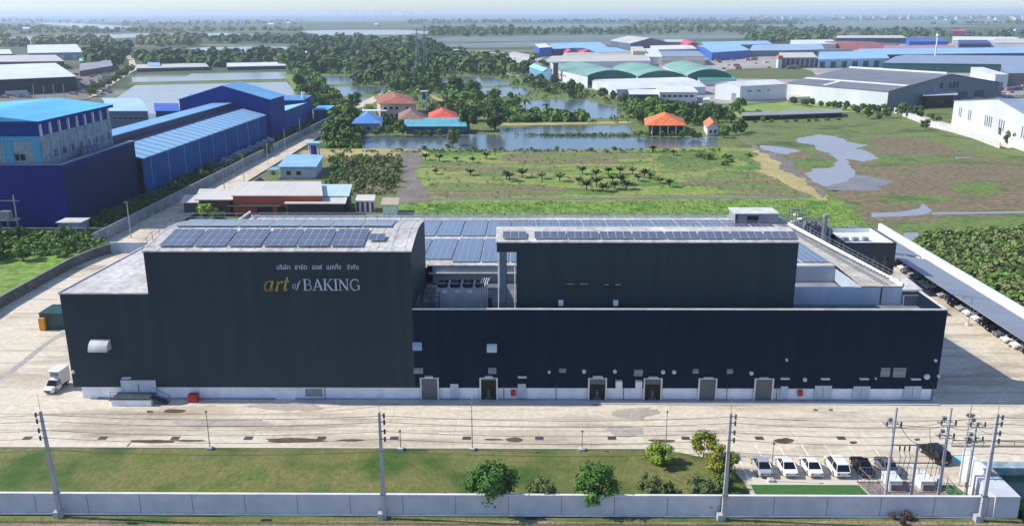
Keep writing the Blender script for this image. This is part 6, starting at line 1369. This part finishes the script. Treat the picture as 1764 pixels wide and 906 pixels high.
def crown_mesh(name, m, R, H, z0, ncl, nleaf, ls, seed, flat=1.0, core=True):
    rnd = random.Random(seed); mb = MB()
    cl = []
    for i in range(ncl):
        t = rnd.random()*2*pi; f = rnd.uniform(-.85, 1); rr = R*math.sqrt(max(.05, 1-f*f))*rnd.uniform(.45, .82)
        cl.append((rr*cos(t), rr*sin(t), z0+H/2+f*H/2*.72, R*rnd.uniform(.28, .46)))
    for (cx, cy, cz, cr) in cl:
        for k in range(nleaf):
            th = rnd.random()*2*pi; ph = math.acos(rnd.uniform(-.9, 1)); r = cr*(rnd.uniform(.55, 1.08))
            d = Vector((sin(ph)*cos(th), sin(ph)*sin(th), cos(ph))); p = Vector((cx, cy, cz))+Vector((d.x*r, d.y*r, d.z*r*flat))
            nrm = (d+Vector((rnd.uniform(-.7, .7), rnd.uniform(-.7, .7), rnd.uniform(-.3, .9)))).normalized(); a = nrm.orthogonal().normalized(); b = nrm.cross(a); s = ls*rnd.uniform(.6, 1.35); q = rnd.uniform(0, pi)
            a2 = a*cos(q)+b*sin(q); b2 = nrm.cross(a2)
            mb.poly([p-a2*s*.5-b2*s*.25, p+a2*s*.1-b2*s*.4, p+a2*s*.6, p+b2*s*.4], 0)
    if core:   # inner branches' dark mass so the crown is not hollow
        for (cx, cy, cz, cr) in cl:
            b = len(mb.v); n1 = 6; r = cr*.62
            vs = [(cx, cy, cz+r)]+[(cx+r*sin(pi*j/3)*cos(2*pi*i/n1), cy+r*sin(pi*j/3)*sin(2*pi*i/n1), cz+r*cos(pi*j/3)) for j in (1, 2) for i in range(n1)]+[(cx, cy, cz-r)]
            mb.v += vs
            for i in range(n1):
                k = (i+1) % n1
                mb.f += [(b, b+1+i, b+1+k), (b+1+i, b+1+n1+i, b+1+n1+k, b+1+k), (b+1+n1+i, b+1+2*n1, b+1+n1+k)]; mb.m += [0]*3
    return mb, cl
def make_tree(name, label, cat, m, R, H, z0, ncl, nleaf, ls, seed, loc=(0, 0, 0), group=None, tr=.16, flat=1.0):
    o = thing(name, label, cat, (0, 0, 0), group)
    mb, cl = crown_mesh(name, m, R, H, z0, ncl, nleaf, ls, seed, flat); mb.build('crown', m, o)
    mb = MB(); top = z0+H*.5; mb.bar((0, 0, -.2), (0.05, 0, top*.6), tr, tr*.7, 7); mb.bar((.05, 0, top*.6), (0, 0, top), tr*.7, tr*.35, 6)
    for (cx, cy, cz, cr) in cl[:7]: mb.bar((0.03, 0, top*.5), (cx*.8, cy*.8, cz), tr*.4, tr*.12, 5)
    mb.build('trunk', m_trunk, o); o.location = loc; return o
def make_palm(name, label, cat, H, R, seed, nf=15, group=None, m=None, lo=-.1, dr=.75):
    o = thing(name, label, cat, (0, 0, 0), group); rnd = random.Random(seed); mb = MB()
    for k in range(nf):
        t = k*2.399; el = rnd.uniform(lo, 1.15); L = R*rnd.uniform(.8, 1.15); pts = []
        for i in range(6):
            s = i/5; r = L*s*cos(el*.8)*(1-.15*s); z = H+L*(sin(el)*s-dr*s*s); pts.append(Vector((r*cos(t), r*sin(t), z)))
        w_ = Vector((-sin(t), cos(t), 0))
        for i in range(5):
            wa = .28*R*sin(pi*(i+.3)/5.6); wb = .28*R*sin(pi*(i+1.3)/5.6) if i < 4 else .02
            mb.poly([pts[i]-w_*wa*.5-Vector((0, 0, .1)), pts[i], pts[i+1], pts[i+1]-w_*wb*.5-Vector((0, 0, .1))]); mb.poly([pts[i], pts[i]+w_*wa*.5-Vector((0, 0, .1)), pts[i+1]+w_*wb*.5-Vector((0, 0, .1)), pts[i+1]])
    mb.build('crown', m or L_palm, o); mb = MB(); mb.bar((0, 0, -.2), (.1, .05, H), .22, .15, 7); mb.build('trunk', m_trunk, o); return o
# near trees on the lawn (unique, detailed)
def near(px, py, Y, **k):
    p = V(px, py, Y); k['loc'] = (p.x, Y, .03); return make_tree(**k)
near(843, 845, 87.6, name='tree', label='round dense green tree leaning over the white wall, leftmost of the lawn trees', cat='tree', m=L_near, R=3.0, H=4.3, z0=.9, ncl=26, nleaf=110, ls=.34, seed=1, tr=.16)
near(936, 848, 87.4, name='tree', label='small sparse olive green tree over the wall between two bigger green trees', cat='tree', m=L_olive, R=1.7, H=2.9, z0=.9, ncl=15, nleaf=55, ls=.26, seed=2, tr=.09)
near(1026, 848, 87.6, name='tree', label='round dense green tree over the wall right of the small sparse one', cat='tree', m=L_near, R=2.9, H=4.2, z0=.9, ncl=24, nleaf=110, ls=.32, seed=3, tr=.15)
near(1118, 835, 90, name='shrub', label='tall thin grey green shrub behind the wall left of the dark bush', cat='shrub', m=L_grey, R=1.5, H=3.0, z0=.2, ncl=12, nleaf=50, ls=.22, seed=4, tr=.05)
near(1152, 848, 89.5, name='shrub', label='low dark green bush at the foot of the wall', cat='shrub', m=L_dark, R=1.5, H=1.5, z0=.1, ncl=12, nleaf=70, ls=.24, seed=5, tr=.06, flat=.8)
near(1205, 848, 89.6, name='shrub', label='broad grey green shrub left of the third utility pole', cat='shrub', m=L_grey, R=2.0, H=2.4, z0=.2, ncl=14, nleaf=60, ls=.24, seed=6, tr=.05)
near(1135, 795, 97.4, name='shrub', label='lime green round shrub on the lawn near the kerb', cat='shrub', m=leafmat('near_lime_foliage', (98, 126, 44), (128, 148, 54)), R=1.9, H=2.6, z0=.3, ncl=16, nleaf=90, ls=.26, seed=7, tr=.08)
near(1212, 782, 99.2, name='shrub', label='yellow green shrub at the lawn corner, topmost of the shrubs', cat='shrub', m=L_yel, R=2.0, H=3.0, z0=.4, ncl=16, nleaf=90, ls=.26, seed=8, tr=.08)
near(1241, 815, 95.0, name='shrub', label='yellow flowering shrub behind the third utility pole', cat='shrub', m=L_yel, R=2.1, H=3.2, z0=.4, ncl=18, nleaf=95, ls=.27, seed=9, tr=.08)
near(1250, 843, 91, name='shrub', label='low green and yellow shrub between the pole and the turf', cat='shrub', m=L_mid, R=1.5, H=1.9, z0=.2, ncl=12, nleaf=70, ls=.24, seed=19, tr=.06)
near(762, 846, 88.3, name='shrub', label='sparse maroon leafed shrub left of the round trees', cat='shrub', m=L_mar, R=1.0, H=1.2, z0=.1, ncl=7, nleaf=26, ls=.2, seed=10, tr=.04)
near(1555, 892, 85.2, name='shrub', label='low dry reddish weed at the foot of the white wall', cat='shrub', m=L_mar, R=1.6, H=.7, z0=0, ncl=8, nleaf=26, ls=.2, seed=12, tr=.03)
near(1745, 868, 87.5, name='shrub', label='dark palm like shrub in the canal corner', cat='shrub', m=L_mid, R=1.8, H=1.3, z0=0, ncl=10, nleaf=50, ls=.3, seed=13, tr=.05)
# prototypes for mid distance
def proto(*a, **k): return make_tree(*a, **k)
PRO = {
 'dark': [proto('tree', 'x', 'tree', L_dark, 3.6, 6.4, 1.0, 15, 30, 1.0, 31+i, tr=.25) for i in range(3)],
 'mid': [proto('tree', 'x', 'tree', L_mid, 3.4, 5.6, .8, 14, 30, .95, 41+i, tr=.22) for i in range(3)],
 'lime': [proto('tree', 'x', 'tree', L_lime, 2.8, 4.6, .6, 12, 30, .8, 51, tr=.18)],
 'olive': [proto('tree', 'x', 'tree', L_olive, 3.2, 5.6, .6, 13, 28, .9, 61+i, tr=.2) for i in range(2)],
 'bush': [proto('bush', 'x', 'bush', L_mid, 2.4, 2.2, .1, 12, 34, .55, 71+i, tr=.1, flat=.8) for i in range(2)],
 'palm': [make_palm('palm_tree', 'x', 'palm', 1.3, 3.0, 81+i, 24, lo=.45, dr=.3) for i in range(3)],
 'coco': [make_palm('coconut_palm', 'x', 'palm', 8.0, 3.4, 91+i, 16) for i in range(2)],
 'sap': [proto('sapling', 'x', 'sapling', L_olive, 1.5, 2.2, .3, 7, 22, .45, 95, tr=.06), proto('sapling', 'x', 'sapling', L_grey, 1.5, 1.9, .3, 7, 20, .45, 96, tr=.06), proto('sapling', 'x', 'sapling', L_mid, 1.6, 2.0, .3, 7, 22, .45, 97, tr=.06)],
}
GR = {}; used = set(); rt = random.Random(77)
def put(kind, p, s, label, group, cat=None):
    pr = rt.choice(PRO[kind])
    if pr.name in used: o = copy_tree(pr)
    else: o = pr; used.add(pr.name)
    o.location = (p[0], p[1], -.1); o.scale = (s, s, s*rt.uniform(.85, 1.15)); o.rotation_euler = (0, 0, rt.uniform(0, 6.28))
    o['label'] = label; o['group'] = group; GR.setdefault(group, []).append(o); return o
def inpoly(x, y, P):
    c = False; n = len(P)
    for i in range(n):
        (x1, y1), (x2, y2) = P[i], P[(i+1) % n]
        if (y1 > y) != (y2 > y) and x < (x2-x1)*(y-y1)/(y2-y1)+x1: c = not c
    return c
PW = [[XY(*q) for q in pp] for pp in PONDS]
def inpond(x, y): return any(inpoly(x, y, P) for P in PW)
def belt(px, n, kinds, s0, s1, label, group, mind=3.5):
    P = [XY(*q) for q in px]; xs = [p[0] for p in P]; ys = [p[1] for p in P]; got = []; k = 0
    while len(got) < n and k < n*80:
        k += 1; x = rt.uniform(min(xs), max(xs)); y = rt.uniform(min(ys), max(ys))
        if inpoly(x, y, P) and not inpond(x, y) and all((x-a)**2+(y-b)**2 > mind**2 for a, b in got):
            got.append((x, y)); put(rt.choice(kinds), (x, y), rt.uniform(s0, s1), label, group)
def row(px0, px1, n, kinds, s0, s1, label, group, jit=1.5):
    a = Vector(XY(*px0)); b = Vector(XY(*px1))
    for i in range(n):
        q = a.lerp(b, (i+.5)/n)+Vector((rt.uniform(-jit, jit), rt.uniform(-jit, jit))); put(rt.choice(kinds), q, rt.uniform(s0, s1), label, group)
belt([(500, 150), (535, 150), (612, 205), (605, 228), (565, 212)], 17, ['dark', 'mid', 'dark'], .95, 1.45, 'dark bushy tree in the belt along the grass slope behind the blue halls', 'trees along the grass slope', 6)
belt([(560, 232), (600, 222), (622, 240), (614, 252), (572, 252)], 7, ['olive', 'mid', 'dark'], .9, 1.4, 'bushy tree in the clump at the left end of the long pond', 'trees at the left end of the long pond', 5)
belt([(585, 185), (640, 185), (648, 207), (612, 214), (590, 214)], 7, ['dark', 'mid', 'lime'], 1.0, 1.4, 'leafy tree in the garden left of the villa', 'trees left of the villa', 5)
row((600, 236), (700, 234), 5, ['mid', 'dark'], .55, .8, 'leafy tree on the pond bank before the blue hip roofed cottage', 'trees before the blue cottage')
row((668, 222), (686, 226), 3, ['dark', 'mid'], .8, 1.1, 'dark tree between the blue and brown roofed cottages', 'trees between the cottages')
row((705, 237), (800, 236), 6, ['mid', 'dark'], .4, .65, 'low tree on the bank before the turquoise roof', 'trees before the turquoise roof')
belt([(795, 208), (845, 205), (858, 228), (845, 236), (800, 234)], 6, ['dark', 'dark', 'mid'], 1.1, 1.5, 'large dark tree at the right end of the turquoise roof', 'trees right of the turquoise roof', 5)
belt([(718, 190), (770, 190), (812, 208), (760, 215), (722, 204)], 7, ['mid', 'dark', 'olive'], .8, 1.2, 'garden tree between the villa and the red roofed cottage', 'trees right of the villa', 5)
belt([(655, 134), (730, 132), (838, 160), (862, 186), (840, 200), (740, 160), (668, 160)], 30, ['mid', 'olive', 'dark', 'mid'], .9, 1.5, 'green tree in the wooded strip between the middle ponds', 'trees between the middle ponds', 6)
belt([(838, 170), (880, 172), (910, 196), (970, 205), (1010, 206), (1010, 211), (860, 211), (842, 196)], 20, ['mid', 'dark', 'olive'], .6, 1.0, 'tree on the bank below the round estate pond', 'trees below the estate pond', 5)
belt([(1045, 185), (1085, 180), (1290, 190), (1270, 212), (1180, 220), (1095, 212)], 30, ['mid', 'dark', 'mid', 'lime'], .8, 1.25, 'green tree in the thicket in front of the white office', 'trees in front of the white office', 5.5)
belt([(892, 140), (930, 138), (985, 150), (1040, 168), (1085, 176), (1040, 180), (960, 168), (900, 158)], 20, ['dark', 'mid', 'dark'], .8, 1.2, 'tree on the green bank before the aqua building and white hall', 'trees on the estate bank', 5)
row((1238, 238), (1285, 226), 5, ['dark', 'mid'], .6, .95, 'rounded tree beside the small white orange roofed house', 'trees by the small white house')
row((1095, 236), (1215, 240), 7, ['mid', 'dark'], .45, .7, 'low tree around the orange hip roofed house', 'trees round the orange hip roof')
row((700, 256), (1090, 258), 8, ['bush', 'bush'], .35, .7, 'low bush on the near bank of the long pond', 'bushes on the near pond bank', 2.5)
row((770, 250), (785, 250), 1, ['olive'], .95, 1.0, 'round olive tree standing at the near edge of the long pond', 'olive tree at the pond')
row((1275, 180), (1340, 215), 1, ['bush'], 1, 1, 'bush beside the low dark sheds', 'bush by the sheds')
belt([(1470, 192), (1560, 186), (1625, 205), (1620, 212), (1560, 204), (1480, 204)], 13, ['mid', 'dark', 'bush'], .6, .95, 'dark tree before the dark glazed block and white office front', 'trees before the glazed block', 5)
row((1362, 180), (1515, 196), 13, ['mid', 'dark'], .5, .85, 'small tree along the long white flank of the lettered warehouse', 'trees along the lettered warehouse')
row((1728, 248), (1764, 256), 2, ['dark'], .8, 1.0, 'dark round tree at the corner of the perimeter wall', 'trees at the perimeter corner', .5)
row((1590, 222), (1598, 224), 1, ['dark'], .7, .8, 'dark bush overhanging the perimeter wall bend', 'bush at the wall bend', .5)
row((1480, 205), (1540, 203), 3, ['dark', 'bush'], .7, .9, 'dark bush at the right end of the low dark sheds', 'bushes at the shed end')
row((1290, 212), (1450, 207), 9, ['bush', 'mid'], .4, .7, 'low shrub in front of the long dark sheds at the marsh edge', 'shrubs before the dark sheds')
# palms in the field, orchard saplings
for px, py in [(900, 306), (935, 308), (967, 312), (998, 318), (1003, 300), (1012, 328), (1025, 306), (1030, 322), (1040, 330), (1045, 300), (1052, 314), (1060, 326), (1066, 300), (1072, 318), (1082, 326), (1090, 300), (1098, 312), (1110, 306), (1122, 310), (1135, 316), (1150, 322), (875, 312)]:
    put('palm', XY(px+rt.uniform(-4, 4), py), rt.uniform(.8, 1.15), 'short dark palm in the clump in the middle of the green field', 'palms in the green field')
for px, py in [(733, 276), (757, 278), (786, 278), (815, 280), (838, 274), (810, 302), (872, 308), (750, 300), (1125, 262), (1160, 268)]:
    put('palm', XY(px, py), rt.uniform(.7, 1.0), 'small palm in the spaced rows at the left of the green field', 'palms at the left of the field')
belt([(572, 272), (690, 272), (682, 326), (610, 332), (566, 330)], 46, ['sap'], .8, 1.5, 'sapling in the rows of the brown orchard plot', 'orchard saplings', 2.6)
belt([(1190, 262), (1290, 262), (1300, 285), (1200, 285)], 6, ['bush'], .6, 1.0, 'bush at the right end of the green field', 'bushes at the field end', 5)
# left side bushes
belt([(-30, 412), (60, 405), (160, 404), (188, 424), (165, 436), (60, 448), (-30, 450)], 24, ['bush', 'mid', 'bush'], .55, .95, 'sunlit green bush in the thicket at the left edge below the blue block', 'bushes below the blue block', 3.4)
row((140, 402), (470, 262), 30, ['bush', 'dark'], .42, .62, 'small dark shrub along the foot of the blue warehouse', 'shrubs along the blue warehouse', .8)
for px, py, k, s in [(355, 378, 'lime', .95), (375, 384, 'mid', .6), (448, 316, 'bush', .7), (565, 250, 'mid', .9), (395, 342, 'bush', .6), (425, 330, 'bush', .5), (470, 300, 'bush', .6)]:
    put(k, XY(px, py), s, 'lime green bush in front of the brown hut' if px == 355 else 'low bush along the sandy lane verge', 'bushes by the lane')
for px, py in [(300, 212), (230, 232), (250, 230), (205, 235)]: put('mid', XY(px, py), .6, 'tree before the grey building by the big pond', 'trees before the grey pond building')
for px in (700, 716, 690, 905, 940, 845): put('coco', XY(px, 200 if px < 800 else 206), rt.uniform(.9, 1.2), 'tall coconut palm rising among the garden trees', 'coconut palms')
row((150, 168), (232, 122), 16, ['mid', 'olive', 'bush'], .9, 1.25, 'bushy tree in the hedge between the country road and the big pond', 'hedge trees along the country road', 1.5)
# right thicket beside the carport
belt([(1580, 420), (1764, 400), (1764, 520), (1720, 505), (1640, 460)], 34, ['bush'], .4, .7, 'dense green bush in the thicket beyond the white right wall', 'bushes beyond the right wall', 3.2)
def scrx(o):
    d = CR.transposed() @ (Vector(o.location)-Vector((0, 0, CAM_H))); return d.x/-d.z
ones = ['', 'first', 'second', 'third', 'fourth', 'fifth', 'sixth', 'seventh', 'eighth', 'ninth', 'tenth', 'eleventh', 'twelfth', 'thirteenth', 'fourteenth', 'fifteenth', 'sixteenth', 'seventeenth', 'eighteenth', 'nineteenth']
def ordinal(n):
    if n < 20: return ones[n]
    a, b = divmod(n, 10); t_ = {2: 'twent', 3: 'thirt', 4: 'fort', 5: 'fift'}[a]
    return t_+'ieth' if b == 0 else t_+'y-'+ones[b]
for gname, lst in GR.items():
    if len(lst) > 1:
        lst.sort(key=scrx)
        for i, o in enumerate(lst):
            wds = o['label'].split()[:12]
            o['label'] = ' '.join(wds)+', %s from the left' % ordinal(i+1)
for k, v_ in PRO.items():
    for o in v_:
        if o.name not in used:
            for c in list(o.children): bpy.data.objects.remove(c)
            bpy.data.objects.remove(o)
# woods that read as one mass
def wood(name, label, polys, m, n, R0, R1, seed, nl=26):
    rnd = random.Random(seed); mb = MB()
    for px in polys:
        P = [XY(*q) for q in px]; xs = [p[0] for p in P]; ys = [p[1] for p in P]; k = 0; g = 0
        while g < n and k < n*60:
            k += 1; x = rnd.uniform(min(xs), max(xs)); y = rnd.uniform(min(ys), max(ys))
            if not inpoly(x, y, P) or inpond(x, y): continue
            g += 1; R = rnd.uniform(R0, R1); H = R*rnd.uniform(1.0, 1.9)
            for j in range(nl):
                th = rnd.random()*2*pi; ph = math.acos(rnd.uniform(-.3, 1)); d = Vector((sin(ph)*cos(th), sin(ph)*sin(th), cos(ph)))
                r = rnd.uniform(.7, 1.1); p = Vector((x+d.x*R*r, y+d.y*R*r, H*.45+d.z*H*.6*r)); nrm = (d+Vector((rnd.uniform(-.5, .5), rnd.uniform(-.5, .5), rnd.uniform(-.3, .6)))).normalized(); a = nrm.orthogonal().normalized(); b = nrm.cross(a); s = R*rnd.uniform(.3, .55)
                mb.poly([p-a*s, p-b*s, p+a*s, p+b*s])
    o = mb.build(name, m, origin=(0, 0, 0)); tag(o, label, 'wood', kind='stuff')
wood('wood', 'dark green wood behind the ponds around the pylons', [[(500, 96), (760, 88), (880, 110), (950, 122), (870, 132), (740, 128), (640, 150), (560, 128), (500, 124)]], L_dark, 260, 4, 7.5, 1)
wood('wood', 'lighter green trees mixed into the wood behind the ponds', [[(500, 98), (760, 90), (880, 112), (950, 122), (870, 132), (740, 128), (640, 148), (560, 128), (500, 124)]], L_mid, 200, 3.5, 6.5, 11)
wood('wood', 'dark green wood line on the left plain behind the big pond', [[(235, 100), (500, 96), (500, 116), (236, 116)], [(150, 92), (228, 82), (205, 112), (150, 116)]], L_dark, 150, 5, 8, 2)
wood('wood', 'hazy tree belt across the middle distance', [[(350, 66), (560, 64), (760, 72), (760, 80), (480, 78), (350, 76)], [(560, 76), (760, 80), (760, 92), (500, 96), (420, 92)]], L_dark, 170, 4, 8, 3)
wood('wood', 'thin hazy tree belt on the left horizon plain', [[(0, 46), (120, 50), (300, 53), (520, 50), (520, 55), (300, 57), (0, 62)], [(0, 34), (240, 38), (520, 36), (520, 44), (240, 46), (0, 39)], [(0, 66), (150, 66), (200, 78), (0, 82)], [(240, 68), (340, 68), (340, 80), (240, 80)]], L_olive, 190, 5, 9, 4, 20)
wood('wood', 'hazy tree belt behind the industrial estate', [[(740, 52), (1100, 50), (1100, 60), (740, 66)], [(1100, 48), (1440, 52), (1764, 62), (1764, 66), (1440, 68), (1100, 62)], [(700, 36), (1100, 36), (1100, 40), (700, 42)], [(1100, 40), (1764, 36), (1764, 42), (1100, 44)], [(1100, 34), (1764, 28), (1764, 34), (1100, 39)], [(1290, 62), (1430, 66), (1430, 76), (1290, 74)]], L_dark, 230, 6, 10, 5, 20)
wood('wood', 'dense mixed trees filling the banks between the middle ponds', [[(655, 136), (730, 134), (838, 160), (862, 186), (845, 196), (740, 164), (668, 158)], [(505, 152), (535, 152), (612, 205), (598, 222), (560, 212)], [(1050, 188), (1085, 183), (1285, 192), (1270, 206), (1180, 214), (1095, 206)], [(860, 196), (900, 200), (1010, 207), (1010, 210), (860, 210)]], L_mid, 110, 1.6, 3.2, 12, 40)
wood('wood', 'continuous tree row along the bright grass slope behind the blue halls', [[(505, 124), (535, 124), (600, 200), (574, 205)]], L_mid, 130, 2.2, 3.8, 22, 40)
wood('orchard_scrub', 'tangled weeds and small plants between the orchard saplings', [[(566, 270), (694, 270), (684, 335), (562, 342)]], L_olive, 420, .35, .9, 23, 14)
wood('hedge', 'dark low hedge between the blue warehouse and the grey lane wall', [[(150, 404), (166, 404), (560, 212), (535, 212), (330, 302)]], L_dark, 420, .6, 1.3, 13, 16)
wood('undergrowth', 'rough weeds and low scrub on the banks between the ponds', [[(560, 125), (890, 120), (1080, 175), (1290, 205), (1270, 236), (1090, 214), (860, 212), (640, 170)], [(560, 215), (625, 215), (625, 255), (560, 255)]], L_mid, 1000, .7, 1.9, 6, 14)
wood('reeds', 'low reeds and scrub along the edges of the long pond', [[(570, 260), (1240, 259), (1240, 263), (570, 264)], [(840, 233), (1100, 233), (1100, 235.5), (850, 235.5)]], L_mid, 170, .35, .8, 16, 14)
wood('tall_grass', 'lush tall grass strip directly behind the factory', [[(700, 350), (1390, 345), (1440, 352), (1520, 400), (1300, 400), (700, 385)]], leafmat('tall_grass_leaf', (100, 138, 50), (126, 156, 66)), 2200, .2, .38, 7, 8)
wood('thicket', 'green undergrowth filling the ground beyond the white right wall', [[(1570, 418), (1600, 405), (1764, 395), (1800, 540), (1764, 535), (1703, 500), (1637, 462)], [(-30, 405), (180, 405), (185, 430), (-30, 450)]], L_mid, 420, .5, 1.1, 8, 14)
wood('thicket', 'paler scrub patches in the ground beyond the white right wall', [[(1590, 425), (1620, 405), (1764, 398), (1790, 535), (1703, 495), (1640, 458)]], L_olive, 420, .5, 1.2, 18, 14)
wood('scrub', 'sparse weeds scattered over the marsh and field', [[(730, 258), (1240, 256), (1400, 335), (735, 343)]], L_olive, 300, .25, .6, 9, 9)
# ---------------- air
hz = MB(); hz.box(-15000, -400, -3, 15000, 27000, 85)
ho = hz.build('haze', []); ho['kind'] = 'stuff'
m = bpy.data.materials.new('haze_air'); m.use_nodes = True; n = m.node_tree.nodes; l = m.node_tree.links; n.clear()
pv = n.new('ShaderNodeVolumePrincipled'); pv.inputs['Color'].default_value = (.74, .86, 1.0, 1); pv.inputs['Density'].default_value = HAZE_DENSITY; pv.inputs['Anisotropy'].default_value = .2
mo = n.new('ShaderNodeOutputMaterial'); l.new(pv.outputs[0], mo.inputs['Volume']); ho.data.materials.append(m)
